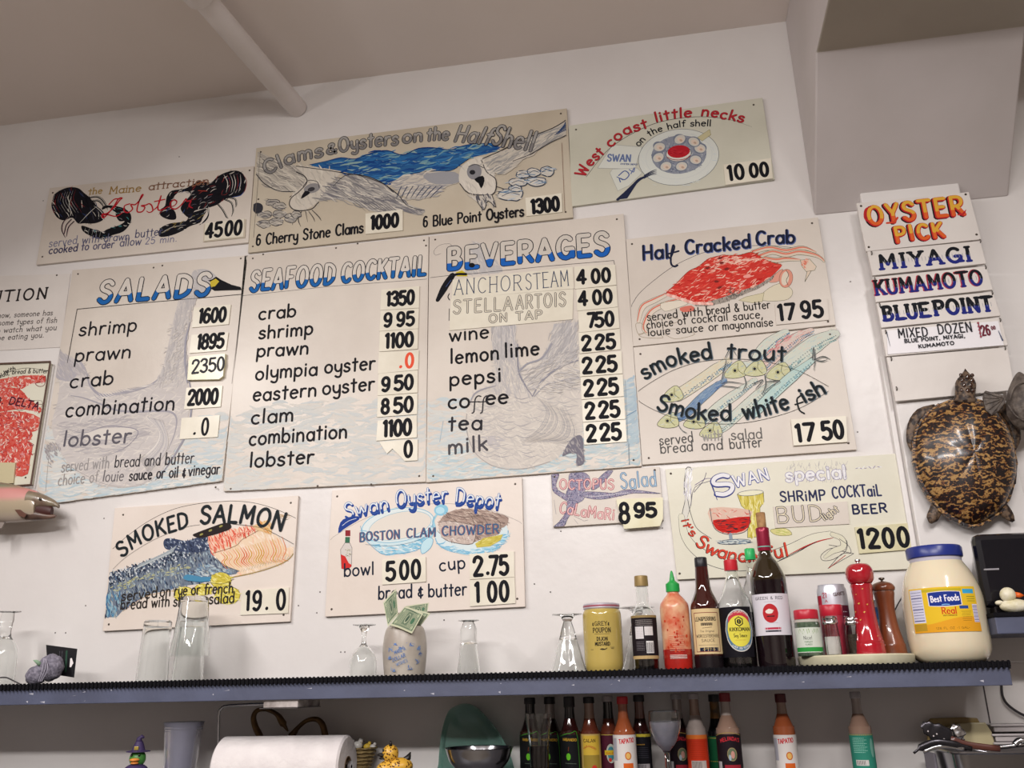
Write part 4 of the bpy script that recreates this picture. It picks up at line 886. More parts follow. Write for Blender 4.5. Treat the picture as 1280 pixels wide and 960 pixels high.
bl('Hal', [(110, 262), (262, 246)], 92); a.line([(250, 190), (258, 232), (275, 248), (298, 190), (290, 175), (278, 240), (280, 285), (300, 300), (318, 292)], 11, '1b2038', 5); a.line([(262, 225), (325, 208)], 11, '1b2038')
bl('Cracked', [(362, 226), (748, 186)], 86); bl('Crab', [(782, 174), (1012, 158)], 86)
S.done('title_lettering')
for t, b in (('served', [(138, 620), (318, 602)]), ('with', [(345, 598), (468, 590)]), ('bread & butter', [(490, 585), (868, 545)]), ('choice of', [(136, 668), (370, 640)]), ('cocktail sauce,', [(402, 636), (825, 604)]), ('louie', [(142, 712), (275, 700)]), ('sauce or', [(310, 698), (560, 678)]), ('mayonnaise', [(585, 676), (885, 650)])): a.text(t, b, 50, 5, '302b29', jit=.3)
S.done('small_lettering')
S.card([(895, 522), (1205, 488), (1215, 615), (902, 645)], [('17', (915, 618), (1022, 610), 92), ('95', (1052, 604), (1184, 594), 96)], 0, 0, 0, w=18, m=B_MID)
a = None
# ---- smoked trout
S = Sign('square cream menu board with a painted heap of blue green fish', [(791.8, 434), (1045.3, 408), (1071.3, 562), (803, 581)], B_MID, [(800.5, 442.5), (1037.5, 418), (1060.5, 554), (811, 572.5)])
a = S.frame(780, 400, 4.267)
a.mute = ('cfcabd', .3)
def fish(pts, wd, cols, back, head=None, hcol='c9c9a0', hr=34, hang=150, dots=True):
    hr *= 1.05
    L = smoothpts(([(head[0]-math.cos(math.radians(hang))*hr*.6, head[1]-math.sin(math.radians(hang))*hr*.6)] if head else [])+pts, 8); a.line(L, wd+5, '4a4d48', 0, (.9, .5)); a.line(L, wd, cols[0], 0, (.9, .5))
    for i in range(int(len(L)*5)):
        j = random.randrange(len(L)-1); p = L[j]; q = L[j+1]; dx, dy = q[0]-p[0], q[1]-p[1]; m = math.hypot(dx, dy) or 1; o = random.uniform(-.42, .42)*wd
        c = random.choice(back) if o*(1) < -.1*wd else random.choice(cols)
        x, y = p[0]-dy/m*o*-1, p[1]+dx/m*o*-1
        a.step(2e-6); a.ribbon([a.q((x, y)), a.q((x+dx/m*18, y+dy/m*18))], wd*.09*a.sc(), rgb(c), (.5, .4), False)
    if dots:
        for j in range(1, len(L)-1):
            p = L[j]; q = L[j+1]; dx, dy = q[0]-p[0], q[1]-p[1]; m = math.hypot(dx, dy) or 1
            for o in (-.3, -.12): a.ell((p[0]+dy/m*o*wd, p[1]-dx/m*o*wd), 2.6, 2.2, '3c4a55')
    if head:
        hx, hy = head; r = math.radians(hang); cx, cy = math.cos(r), math.sin(r)
        pt = [(hx+cx*hr*1.5, hy+cy*hr*1.5), (hx+cx*hr*.4-cy*hr*.75, hy+cy*hr*.4+cx*hr*.75), (hx-cx*hr*.9-cy*hr*.8, hy-cy*hr*.9+cx*hr*.8), (hx-cx*hr*1.0+cy*hr*.8, hy-cy*hr*1.0-cx*hr*.8), (hx+cx*hr*.4+cy*hr*.75, hy+cy*hr*.4-cx*hr*.75)]
        a.outline(pt, hcol, 2.6, '3c3c38', 4); a.wash(pt, ['cfcda0', 'b3b07c', 'd6d4bc', 'a9bdb6', '9aaeb0'], 26, 20, 4, hang, 20)
        a.ell((hx+cx*hr*.2, hy+cy*hr*.2-4), 8, 8, '2b2b2c'); a.ell((hx+cx*hr*.2, hy+cy*hr*.2-4), 12, 12, '8a8440', 0, 2)
        a.line([(hx-cx*hr*.5-cy*hr*.7, hy-cy*hr*.5+cx*hr*.7), (hx-cx*hr*.2, hy-cy*hr*.2), (hx-cx*hr*.5+cy*hr*.7, hy-cy*hr*.5-cx*hr*.7)], 3, '6b6a40', 4)
BLU = ['5c86a6', '7ba3b8', '486f96', '9cbac0']; PAL = ['cdd2c6', 'c0ccc8', 'd3d3c0', 'b8c9c9', 'd9cbbd']; PNK = ['d9c2b8', 'cfd0c4', 'd49a96', 'c5cfc8']
fish([(700, 240), (740, 170), (800, 110), (870, 62)], 74, PAL, BLU, (600, 270), hang=155, hr=46)
fish([(760, 235), (850, 150), (930, 90), (1000, 55)], 60, PNK, BLU, (705, 262), hang=160, hr=44)
fish([(870, 245), (960, 170), (1050, 110), (1135, 70)], 92, PAL, ['8fb0ae', 'a9c2bc', '7b9ca4'], (830, 280), hang=162, hr=48)
a.wash([(760, 170), (880, 75), (900, 85), (790, 180)], ['cf5a66', 'dc8a8e'], 26, 30, 6, -38, 10)
fish([(290, 400), (400, 330), (500, 260), (560, 215)], 66, ['d6cfb8', 'cdd2c6', 'd9c8a8'], BLU, (262, 400), hang=155, hr=42)
fish([(330, 500), (400, 430), (470, 370), (540, 320)], 46, ['7f96b0', '5b7aa4', '9db0bd'], ['43639a', '557aa8'], (240, 540), hang=162, hr=42, dots=False)
fish([(430, 530), (520, 450), (620, 380), (700, 320)], 52, PAL, BLU, (380, 545), hang=165, hr=42)
fish([(540, 560), (650, 460), (740, 380), (790, 340)], 56, PAL, ['8fb0ae', 'a9c2bc', '6b90a0'], (468, 592), hang=162, hr=44)
fish([(690, 500), (800, 390), (900, 300), (1005, 215)], 54, ['b9d0ca', 'c9d2c4', 'a8c6c6'], ['6c9cb0', '86b0b8'], None)
for p in ([(1005, 215), (1010, 150), (1018, 200), (1012, 270)], [(1010, 215), (1060, 195), (1100, 210)], [(1012, 210), (1050, 220), (1085, 212)], [(520, 340), (560, 330), (640, 340)], [(520, 352), (570, 356), (620, 362)], [(545, 215), (530, 280), (515, 340)], [(640, 300), (650, 340), (632, 380)], [(750, 290), (755, 350), (735, 400)], [(760, 330), (830, 325), (790, 350)], [(690, 340), (740, 320), (700, 370)], [(290, 560), (310, 590), (335, 602)], [(580, 620), (630, 628)], [(540, 200), (570, 150), (600, 190)]): a.line(p, 5, '585c5c', 4, (.8, .2)); a.line([(x+5, y+6) for x, y in p], 3, '888b88', 4, (.8, .2))
S.done('painted_fish')
a.line([(72, 382), (150, 330), (260, 270), (400, 225), (560, 210), (700, 215), (830, 240), (960, 285), (1090, 355)], 2, '2b2b2e', 6); a.line([(72, 430), (150, 475), (260, 520), (400, 548), (560, 555), (700, 540), (860, 500), (980, 450), (1090, 380)], 2, '2b2b2e', 6)
def dk(t, b, h, w=13.5, c='1c2226'): a.text(t, b, h, w, c, jit=.3, gap=1.2, under=[(w+3, '5c6b76', .2, -.3)])
dk('smoked', [(112, 318), (200, 268), (300, 232), (470, 205)], 92); dk('trout', [(548, 205), (700, 212), (862, 220)], 88, 13)
dk('Smoked', [(170, 478), (270, 505), (400, 530), (570, 532)], 88); dk('white', [(640, 528), (760, 505), (885, 470)], 92)
a.line([(940, 405), (922, 425), (935, 480), (962, 500)], 8, '1c2226', 4); a.line([(912, 452), (955, 438)], 8, '1c2226'); dk('ish', [(962, 442), (1080, 388)], 84)
S.done('title_lettering')
for t, b, c in (('served', [(190, 668), (370, 650)], '5a5856'), ('with', [(420, 645), (528, 642)], '9a9792'), ('salad', [(572, 640), (738, 630)], '6b6865'), ('bread', [(195, 712), (368, 700)], '5a5856'), ('and', [(415, 696), (528, 690)], '5a5856'), ('butter', [(565, 688), (738, 676)], '5a5856')): a.text(t, b, 56, 5, c, jit=.3)
S.done('small_lettering')
S.card([(890, 530), (1185, 512), (1192, 650), (905, 670)], [('17', (918, 648), (1028, 640), 88), ('50', (1058, 636), (1178, 628), 90)], 0, 0, 0, w=18, lift=.004)

# ---- smoked salmon
S = Sign('square cream menu board with a painted salmon, knife and lemon', [(143.5, 635), (373, 619.5), (362.5, 777), (128, 789)], B_LOW, [(154, 643.5), (363.5, 628.5), (354.5, 768.5), (136, 780.5)], bevel=.001)
a = S.frame(120, 610, 4.923)
sal_b = [(86, 518), (160, 510), (240, 480), (330, 440), (420, 405), (500, 370), (600, 330), (690, 300), (700, 380), (730, 430), (790, 470), (850, 500), (885, 512), (860, 530), (760, 545), (640, 590), (560, 600), (470, 620), (400, 640), (330, 650), (250, 700), (160, 760), (128, 795), (52, 798), (70, 640)]
a.poly(sal_b, '6c7684', 0)
a.wash(sal_b, ['4d586c', '6d7b8c', '8a97a2', '3b465c', '57708c', '9fb0b8', '2f384a', '7c8790', 'a7aaa2'], 900, 26, 7, 75, 16)
a.wash([(86, 520), (330, 440), (680, 310), (690, 380), (500, 440), (300, 520), (84, 600)], ['2c3345', '3b4254', '4d5568', '20283a', 'c8ccd0'], 420, 18, 8, 70, 18)
a.wash([(90, 600), (330, 520), (520, 470), (620, 460), (600, 500), (330, 570), (85, 660)], ['a9a97a', '99a090', 'b5b48a', '77808a'], 110, 24, 6, -18, 14)
a.wash([(60, 650), (160, 640), (170, 700), (100, 790), (54, 796)], ['5c8aa6', '85a9b8', '3f6c92'], 70, 30, 8, 80)
for i in range(70): a.ell((random.uniform(90, 680), 0), 0, 0, 'ffffff') if False else None
for i in range(60):
    x = random.uniform(95, 690); y = 560-(x-95)*.36+random.uniform(-50, 40); a.ell((x, y), 4.5, 4, 'c8ced2')
hd3 = [(415, 340), (430, 312), (480, 312), (560, 325), (640, 300), (700, 310), (698, 370), (640, 395), (560, 395), (480, 385), (430, 375)]
a.poly(hd3, '3d4760', 3); a.wash(hd3, ['2b3348', '55607a', '222a3c', '7a869a', 'b8c0c8'], 120, 18, 6, 60, 40)
a.poly([(540, 560), (560, 532), (640, 545), (720, 550), (700, 575), (620, 580)], '4a86a8', 3); a.line([(545, 570), (640, 578), (690, 574)], 3, '1f3348', 4)
a.wash([(700, 470), (860, 505), (830, 530), (640, 545), (560, 520)], ['9ab0bc', '7a90a4', '5c7894', 'b9c3c6'], 90, 26, 6, 20, 20)
fil = [(690, 305), (760, 285), (830, 262), (900, 240), (960, 235), (1060, 265), (1120, 300), (1170, 370), (1218, 362), (1216, 400), (1160, 450), (1060, 490), (960, 520), (850, 545), (885, 512), (800, 480), (740, 430), (700, 380)]
a.poly(fil, 'e3cbb0', 0); a.wash(fil, ['e8d3bb', 'dfc39f', 'ead9c8', 'e6b79c'], 160, 50, 7, 60, 30)
up = [(690, 305), (760, 285), (828, 262), (960, 238), (990, 262), (900, 310), (840, 350), (720, 400), (698, 350)]
a.wash(up, ['d9624c', 'e58a72', 'e9b49c', 'd14f3e', 'eecab4'], 190, 46, 6, 70, 20)
for i in range(10): a.line([(840+i*14, 300-i*5), (862+i*14, 285-i*4), (850+i*14, 320-i*6)], 3.4, ['d0604c', 'e9a58e'][i % 2], 0)
for i in range(26):
    x = 770+i*15; c = ['d98a5c', 'c9962c', 'e3ac8c', 'dba26c', 'e5c39a'][i % 5]
    if i in (8, 9, 14, 15, 16): c = 'cf5f3a' if i < 12 else 'c8962a'
    a.line([(x, 400-i*4), (x+25, 430-i*2), (x+5, 460-i*1), (x+40, 500-i*2)], 6, c, 5, (.4, .3))
for i in range(18): a.line([(890+i*17, 520-i*5), (900+i*17, 500-i*5.5)], 5, 'b9b0a0', 0, (.6, .3))
a.line([(845, 548), (960, 525), (1080, 490), (1170, 450), (1218, 405)], 5, 'a3894a', 5); a.line([(720, 402), (820, 372), (870, 350), (900, 318), (960, 285), (1000, 262)], 2.4, '8a6a50', 5)
a.line([(740, 430), (790, 475), (885, 512)], 2.5, '5c5a5c', 5); a.poly([(960, 235), (1060, 195), (1085, 225), (1080, 290), (1000, 262)], 'd9b98c', 0); a.wash([(1000, 200), (1080, 215), (1080, 285), (1020, 262)], ['c99a4c', 'e0c08c', 'cf8a4c'], 30, 30, 5, 45)
a.poly([(270, 470), (430, 395), (470, 372), (500, 350), (470, 400), (240, 502)], '9aa3a8'); a.line([(240, 500), (460, 395)], 3, 'c9cdcc')
kn = [(595, 290), (640, 268), (720, 238), (790, 215), (828, 222), (830, 250), (780, 272), (700, 296), (640, 308)]
a.poly(kn, '2a2322', 3)
for x, y in ((650, 286), (705, 262), (770, 236)): a.ell((x, y), 12, 6, '8f8a4c', -25)
for c, r in (((770, 570), (64, 50)), ((810, 660), (78, 56)), ((545, 655), (66, 48)), ((660, 625), (56, 36))):
    pt = [(c[0]+r[0]*math.cos(i*PI/8), c[1]+r[1]*math.sin(i*PI/8)) for i in range(16)]
    a.outline(pt, 'c9b94a', 2.5, '5f5a30', 0); a.wash(pt, ['d6c95e', 'bba93c', 'e0d88a'], 50, 34, 7, 20, 30)
a.line([(690, 580), (780, 590), (850, 560)], 2.5, '6d6734', 4); a.line([(165, 760), (240, 705), (330, 660), (480, 632)], 2.4, 'b08a5c', 4)
a.wash([(1110, 150), (1190, 170), (1180, 190), (1120, 190)], ['6b5a3c', 'b08a4c'], 14, 40, 2.5, 5, 10)
S.done('painted_salmon')
a.line([(103, 375), (200, 290), (330, 200), (480, 130), (640, 95), (800, 80), (960, 90), (1100, 128), (1230, 185)], 2.6, '1f2022', 6); a.line([(105, 500), (180, 430), (300, 350), (420, 290), (560, 240), (640, 226)], 1.6, '5a5856', 6); a.line([(840, 222), (960, 235), (1060, 262), (1220, 345)], 2.4, '2f2f30', 5)
a.text('SMOKED', [(160, 430), (260, 355), (400, 290), (570, 235)], 94, 12, '20262a', gap=1.6, jit=.3); a.text('SALMON', [(640, 222), (780, 214), (920, 218), (1040, 236), (1145, 262)], 104, 14, '20262a', gap=1.5, jit=.3)
S.done('arched_title')
for t, b in (('served', [(155, 695), (375, 672)]), ('on', [(393, 670), (458, 665)]), ('rye', [(480, 664), (560, 660)]), ('or', [(585, 658), (640, 655)]), ('french', [(665, 655), (845, 645)]), ('bread', [(150, 748), (312, 738)]), ('with', [(340, 736), (452, 728)]), ('shrimp', [(475, 728), (665, 720)]), ('salad', [(695, 714), (850, 704)])): a.text(t, b, 62, 6.5, '2e2926', jit=.3)
S.done('small_lettering')
S.card([(900, 630), (1188, 612), (1182, 770), (888, 782)], [('1', (915, 752), (945, 750), 104), ('9', (960, 752), (1018, 748), 104), ('.', (1042, 745), (1060, 744), 60), ('0', (1108, 748), (1168, 742), 108)], 0, 0, 0, w=17)

# ---- clam chowder
S = Sign('square menu board with a painted blue bowl, bread and sauce bottle', [(415, 613), (652.5, 596.8), (656.5, 758.5), (406, 771)], B_LOW, [(421.5, 620.5), (644, 605), (414.5, 761.5), (646.5, 748.5)], bevel=.001)
a = S.frame(400, 590, 4.741)
a.line([(52, 402), (200, 310), (330, 250), (480, 205), (640, 190), (800, 190), (960, 215), (1080, 250), (1205, 305)], 1.6, '77726e', 6)
a.ell((460, 330), 222, 118, 'c9dde2', -8); a.ell((462, 315), 218, 100, 'd9e2e2', -10); a.ell((462, 315), 216, 98, '7fb4cc', -10, 4, 40); a.ell((475, 318), 190, 80, 'ddd6cc', -12); a.ell((475, 318), 188, 79, '8cbacb', -12, 2.6, 40)
rimb = [(245, 330), (290, 420), (350, 470), (390, 490), (520, 478), (590, 450), (650, 380), (680, 300), (640, 370), (560, 420), (420, 440), (320, 420)]
a.wash(rimb, ['a5cfe0', '7ab6d2', 'c5dde5', 'dbe6e8', '93c2d6'], 170, 46, 7, 10, 25)
a.line([(240, 320), (262, 390), (330, 460), (380, 488), (450, 486), (560, 468), (605, 440)], 3, '5c9cc0', 6); a.line([(270, 430), (420, 438), (560, 412), (650, 370)], 2, '4c5c70', 5)
a.ell((718, 225), 42, 34, '8cc3da', -10); a.ell((712, 228), 26, 20, 'b5dae6', 0); a.line([(690, 255), (672, 290), (680, 340), (650, 400)], 14, '9ccbdc', 4, (.8, .6)); a.line([(680, 262), (668, 300), (672, 350)], 2.4, '3f86b0', 4)
a.outline([(600, 430), (640, 390), (670, 400), (655, 450), (605, 485)], 'bcdbe4', 3, '66a6c6', 3)
a.ell((900, 370), 218, 112, 'd3e0e3', -6); a.ell((900, 370), 216, 110, '74b0d0', -6, 5, 40, 0, 180); a.wash([(690, 380), (740, 440), (880, 470), (1050, 440), (1115, 330), (1110, 400), (1020, 470), (860, 488), (740, 455)], ['9ccbe0', 'c9dfe6', '7ab4d2'], 120, 50, 6, 0, 25)
br = [(705, 300), (760, 240), (850, 218), (960, 225), (1050, 245), (1118, 270), (1100, 320), (1072, 335), (1060, 370), (960, 395), (880, 430), (780, 415), (720, 385)]
a.poly(br, 'a28d83', 2); a.wash(br, ['8f7a70', 'b8a396', '77655f', 'a89488', 'c9b8aa'], 330, 40, 5, 20, 25)
fr_ = [(705, 300), (760, 290), (880, 310), (920, 330), (905, 425), (780, 415), (720, 385)]
a.poly(fr_, 'c3b3aa', 2); a.wash(fr_, ['d0c2b8', 'b09c94', 'd9cfc8', '9c8984'], 120, 24, 5, 40, 60)
for p in (fr_, [(760, 250), (860, 268), (970, 260), (1060, 290), (1072, 335)], [(900, 262), (920, 330)], [(960, 262), (990, 300), (1000, 330)]): a.line(p, 2.4, '564a48', 4)
a.poly([(920, 425), (970, 392), (1085, 370), (1070, 405), (1010, 440), (930, 448)], 'c9bb58', 0); a.wash([(925, 425), (970, 395), (1080, 373), (1060, 408), (1010, 438)], ['d9cf7a', 'b8a840'], 26, 24, 5, -15)
a.poly([(150, 345), (180, 345), (180, 380), (150, 380)], '8c2a32'); a.poly([(150, 385), (178, 385), (176, 420), (148, 420)], '3b6b52')
bo = [(148, 420), (176, 420), (190, 450), (186, 560), (160, 580), (128, 572), (122, 460)]
a.outline(bo, 'cfc8c2', 2.4, '5a5052', 0); a.poly([(124, 488), (150, 500), (170, 540), (187, 550), (184, 562), (160, 580), (128, 572)], 'c62f2c'); a.wash([(150, 450), (185, 460), (185, 500), (150, 500)], ['a9a880', '55503c', 'd9d2c0'], 26, 10, 3, 0, 40)
S.done('painted_bowl_bread_and_bottle')
sh = lambda v: 'dfe3e6' if v > 1.6 else '24408c'
def tt(t, b, h, sl=0): a.text(t, b, h, 8, sh, jit=.3, gap=1.3, slant=sl, dense=True, under=[(15, '24408c', .6, -1.1), (12.5, '3f68a8', 0, 0)])
tt('Swan', [(150, 282), (250, 258), (410, 222)], 96); tt('Oyster', [(450, 206), (600, 190), (755, 178)], 100); tt('Depot', [(800, 192), (930, 200), (1062, 218)], 96)
a.poly([(108, 362), (120, 300), (160, 270), (225, 262), (232, 282), (190, 308), (140, 340)], '24408c', 2); a.line([(132, 318), (170, 290), (215, 275)], 3, 'dfe3e6', 4)
S.done('outlined_title')
for t, b in (('BOSTON', [(238, 412), (475, 392)]), ('CLAM', [(515, 390), (688, 382)]), ('CHOWDER', [(725, 378), (1062, 362)])): a.text(t, b, 52, 8, '3f6488', jit=.4, gap=1.7, under=[(9, '8c5560', -.8, -.1)])
S.done('soup_lettering')
for t, b in (('bowl', [(142, 620), (320, 605)]), ('cup', [(708, 588), (862, 570)]), ('bread', [(345, 755), (545, 745)]), ('+', [(580, 742), (612, 740)]), ('butter', [(642, 742), (870, 728)])): a.text(t, b, 74, 7.5, '1c2233', jit=.3)
S.done('item_lettering')
S.card([(368, 520), (626, 502), (628, 650), (368, 668)], [('5', (388, 642), (448, 638), 102), ('00', (470, 636), (598, 628), 102)], 0, 0, 0, w=19, gap=1.2)
S.card([(886, 486), (1150, 470), (1152, 622), (888, 636)], [('2', (908, 614), (968, 610), 104), ('.', (985, 604), (1005, 603), 60), ('75', (1004, 610), (1118, 604), 104)], 0, 0, 0, w=19, gap=.4)
S.card([(888, 640), (1153, 624), (1158, 778), (890, 796)], [('1', (915, 770), (950, 768), 104), ('00', (992, 768), (1122, 762), 106)], 0, 0, 0, w=19, gap=1.2)

# ---- octopus salad
S = Sign('small menu board with a painted octopus behind pink lettering', [(688.5, 592.5), (824.5, 583.3), (829.5, 650), (691.3, 659)], B_LOW, [(693, 596), (818.5, 587.5)])
S.board.data.materials[0] = B_MID
a = S.frame(680, 570, 8)
OC = ['6f6c86', '8c88a0', '5a5a78', 'a9a4b4', '9c7f96', 'bdb8c2', '4c4e70']
for pg, n, an in (([(250, 190), (300, 160), (400, 165), (455, 210), (450, 280), (410, 340), (400, 430), (330, 470), (250, 450), (220, 380), (250, 300)], 330, 60), ([(60, 180), (150, 180), (120, 280), (140, 340), (240, 400), (250, 460), (150, 400), (90, 350), (70, 260)], 150, 60), ([(640, 140), (690, 150), (600, 260), (520, 330), (470, 330), (540, 230)], 110, -50), ([(400, 360), (540, 360), (700, 370), (850, 335), (1170, 376), (900, 372), (760, 400), (560, 435), (400, 410)], 210, -5), ([(240, 450), (340, 470), (240, 620), (200, 700), (90, 715), (150, 660), (220, 560)], 130, 120)):
    a.poly(pg, '9490a6', 2); a.wash(pg, OC, n, 20, 6, an, 50); a.line(pg, 3, '42425c', 3, closed=True)
for i in range(24): x = 420+i*18; a.ell((x, 408-abs(i-6)*1.2-i*.8), 7, 6, 'c9c4cc')
for p in ([(300, 630), (340, 680)], [(100, 440), (120, 580)], [(300, 600), (400, 650), (440, 640)]): a.line(p, 2, '7a7a8c')
S.done('painted_octopus')
def pk(t, b, h, c1='e6c3c0', c2='a8404c', w=10, o=18): a.text(t, b, h, w, c1, jit=.5, gap=1.6, under=[(o, c2, 0, 0)])
pk('OCTOPUS', [(155, 335), (700, 328)], 100); pk('CaLaMaRi', [(150, 560), (420, 610), (700, 636)], 112)
pk('Salad', [(770, 330), (1125, 300)], 160, 'a9c4d8', '3d5f86')
S.done('lettering')
S.card([(725, 430), (1190, 415), (1190, 620), (1160, 700), (800, 728), (775, 620), (730, 480)], [('8', (752, 668), (862, 664), 190), ('95', (900, 608), (1128, 602), 128)], 0, 0, 0, w=34, m=CARD2, gap=.4, lift=.006, label='yellowed taped price card')

# ---- swan special
S = Sign('wide yellowish menu board with painted cocktail glass, beer and white ribbon', [(831.5, 586.5), (1128, 566.5), (1152, 710.5), (846.5, 724.5)], B_YEL, [(838.5, 592), (1122, 573), (849.5, 717)])
a = S.frame(830, 560, 3.879)
a.line([(120, 102), (112, 180), (118, 250), (100, 330), (95, 380)], 34, '33323c', 5, (.9, .5)); a.line([(120, 104), (113, 180), (118, 250), (101, 330), (97, 380)], 29, 'd8d6cc', 5, (.9, .5))
a.wash([(100, 105), (140, 105), (130, 240), (98, 240)], ['ffffff', 'e9e9ea', 'c9c6d0'], 50, 40, 4, 95, 8)
a.line([(84, 330), (100, 420), (150, 490), (230, 540), (330, 565), (430, 560), (520, 530), (620, 490), (720, 440), (810, 420)], 62, '2f2e36', 6, (.5, .6)); a.line([(84, 330), (100, 420), (150, 490), (230, 540), (330, 565), (430, 560), (520, 530), (620, 490), (720, 440), (810, 420)], 57, 'dbd9c6', 6, (.5, .6))
a.line([(115, 250), (130, 320), (160, 390), (230, 440)], 2.5, '3a3840', 5); a.line([(150, 180), (200, 150), (230, 148)], 3, '6a5a86', 3); a.line([(145, 215), (190, 160), (205, 120)], 3, '55506a', 3); a.line([(130, 280), (150, 190), (240, 155)], 2.4, '55506a', 3)
a.line([(840, 425), (885, 450), (880, 500), (820, 540), (770, 545), (762, 520), (800, 490), (850, 480), (800, 470)], 2.6, '3a3840', 5)
a.line([(815, 418), (862, 440), (868, 480), (820, 500), (780, 530)], 30, '3a3840', 5, (.8, .5)); a.line([(815, 418), (862, 440), (868, 480), (820, 500), (780, 530)], 26, 'd6d3bd', 5, (.8, .5))
a.line([(850, 440), (895, 475), (905, 510), (860, 515), (795, 585)], 2.4, '3a3840', 4); a.line([(860, 500), (920, 512), (800, 580)], 2.4, '3a3840')
a.line([(600, 520), (680, 480), (750, 452), (820, 435)], 6, 'b5322e', 4, (.3, .3)); a.line([(560, 545), (660, 495), (740, 455)], 3, '26252c', 4); a.line([(880, 520), (800, 582)], 3, 'a8322e')
a.outline([(355, 225), (380, 212), (440, 205), (482, 215), (485, 260), (465, 290), (470, 430), (405, 435), (408, 310), (375, 280)], 'd2c464', 2.4, '6d6a4a', 0); a.wash([(365, 235), (480, 225), (480, 260), (460, 290), (465, 425), (412, 430), (412, 310)], ['ddd27c', 'c4b44a', 'e6e0a4', 'b9a93e'], 90, 40, 6, 85, 15); a.ell((420, 218), 60, 12, 'e4e2c8', -5); a.ell((420, 218), 62, 13, '6a6e78', -5, 2.4)
gl = [(222, 292), (240, 380), (280, 412), (340, 418), (400, 400), (418, 340), (412, 300)]
a.poly(gl, 'd9b9a8', 3); a.wash(gl, ['c9443c', 'd98f80', 'e9c9bc', 'cfc6b8'], 70, 20, 4, 0, 60); a.poly([(238, 350), (300, 345), (415, 332), (408, 385), (350, 412), (280, 408), (248, 385)], 'c0241f', 2); a.wash([(245, 355), (410, 340), (400, 390), (290, 408)], ['d0332b', 'aa1a1a', '2d2a30', 'c8281f'], 60, 34, 5, -3, 10)
a.line(gl, 3, '3d3f4c', 5); a.line([(322, 418), (325, 445)], 16, '8c99a6'); a.ell((340, 455), 80, 12, 'c2c8c4', -3); a.ell((340, 455), 80, 12, '4d5868', -3, 3); a.wash([(265, 450), (420, 448), (420, 465), (270, 468)], ['6f8294', 'c9d0cc', '3f4a5c'], 30, 30, 4, 0, 10)
a.outline([(520, 395), (590, 390), (620, 420), (560, 425), (525, 412)], 'cfc98a', 2, '6d6a3c', 3); a.wash([(530, 396), (590, 393), (612, 418), (560, 420)], ['b9c06a', 'e0dca0'], 14, 20, 4, 10)
S.done('painted_drinks_and_ribbon')
a.text('S', [(252, 238), (350, 205)], 96, 20, 'e6e6ea', under=[(28, '3c4484', -.2, -.2)]); a.line([(230, 175), (258, 252)], 10, '3c4484', 0, (.8, .3)); a.text('WAN', [(345, 190), (512, 150)], 58, 9, 'e9e9ec', gap=2, under=[(15, '4d5896', -.15, -.25)], serif=.6)
a.text('special', [(592, 160), (885, 146)], 66, 12, 'e9e9ea', gap=1.4, under=[(16, '8d86a8', 0, 0)], jit=.3)
for i in range(90): x = random.uniform(590, 890); y = random.choice([random.uniform(80, 115), random.uniform(140, 168)]); a.line([(x, y), (x+random.uniform(-9, 9), y-random.uniform(10, 26))], 1.8, '5a4f80', 0, (.6, .2))
for i in range(12): x = 930+i*10.5; a.line([(x, 95+random.uniform(-6, 6)), (x+10, 95+random.uniform(-8, 8))], 3, ['8a80a8', 'e6e6ec'][i % 2], 0)
S.done('white_lettering')
a.text('SHRiMP', [(565, 262), (785, 250)], 50, 6.4, '2c3152', jit=.4, gap=1.6); a.text('COCKTaiL', [(818, 242), (1055, 230)], 56, 6.4, '34395c', jit=.4, gap=1.6); a.text('BEER', [(915, 320), (1083, 312)], 44, 6.6, '23294a', jit=.4, gap=1.8)
S.done('blue_lettering')
def rd(t, b, h, w=9): a.text(t, b, h, w, 'cf4634', jit=.3, gap=1.4, slant=.1, under=[(w+3, '4a2424', -.25, -.3)])
rd("it's", [(85, 350), (105, 400), (140, 432)], 40, 6); rd('Swanderful', [(150, 470), (240, 520), (350, 548), (470, 550), (605, 520)], 62)
S.done('red_lettering')
S.card([(528, 285), (888, 258), (900, 368), (540, 388)], [('BUD', (548, 364), (770, 352), 78), ('light', (778, 352), (850, 305), 34)], 0, 0, 0, w=6, col='d9cfb6', gap=1.8, name='beer_strip', nm='lettering', lift=.001, m=B_MID, under=[(11, '44424a', 0, 0)])
S.card([(925, 384), (1182, 364), (1214, 490), (948, 512)], '1200', (945, 485), (1196, 474), 86, w=18, m=CARD2, gap=1.4, lift=.003)

# ---- oyster pick : planks hung below each other on hooks
CHY = -.034
t_ = .008
def pk2(q, y=CHY, t=t_): return [on_y(1060+p[0]/3.31, 220+p[1]/3.31, y-t) for p in q]
class Pick(Sign):
    def __init__(s): pass
S = Pick(); S.y = CHY; S.t = t_; S.o = on_y(1150, 495, CHY); S.k = (on_y(1150, 350, CHY-t_)-on_y(1150, 360, CHY-t_)).length/10
S.root = thing('hanging_plank_sign', 'stack of white planks hung on hooks naming oysters in fancy letters', 'hanging sign', S.o)
S.fr = (1060, 220, 3.31); S.art = S.newart(0); a = S.art
PLK = [[(35, 112), (500, 66), (552, 262), (75, 312)], [(80, 312), (548, 268), (572, 362), (102, 412)], [(102, 418), (572, 372), (600, 470), (115, 522)], [(118, 526), (600, 478), (632, 578), (138, 628)], [(138, 634), (632, 584), (662, 700), (158, 746)], [(160, 750), (660, 708), (690, 885), (198, 932)]]
for i, q in enumerate(PLK):
    MB().prism([p-S.o for p in pk2(q)], (0, 1, 0), t_-.0005).build('plank', B_WHT if i in (0, 3, 5) else B_WHT, S.root, bevel=.0008)
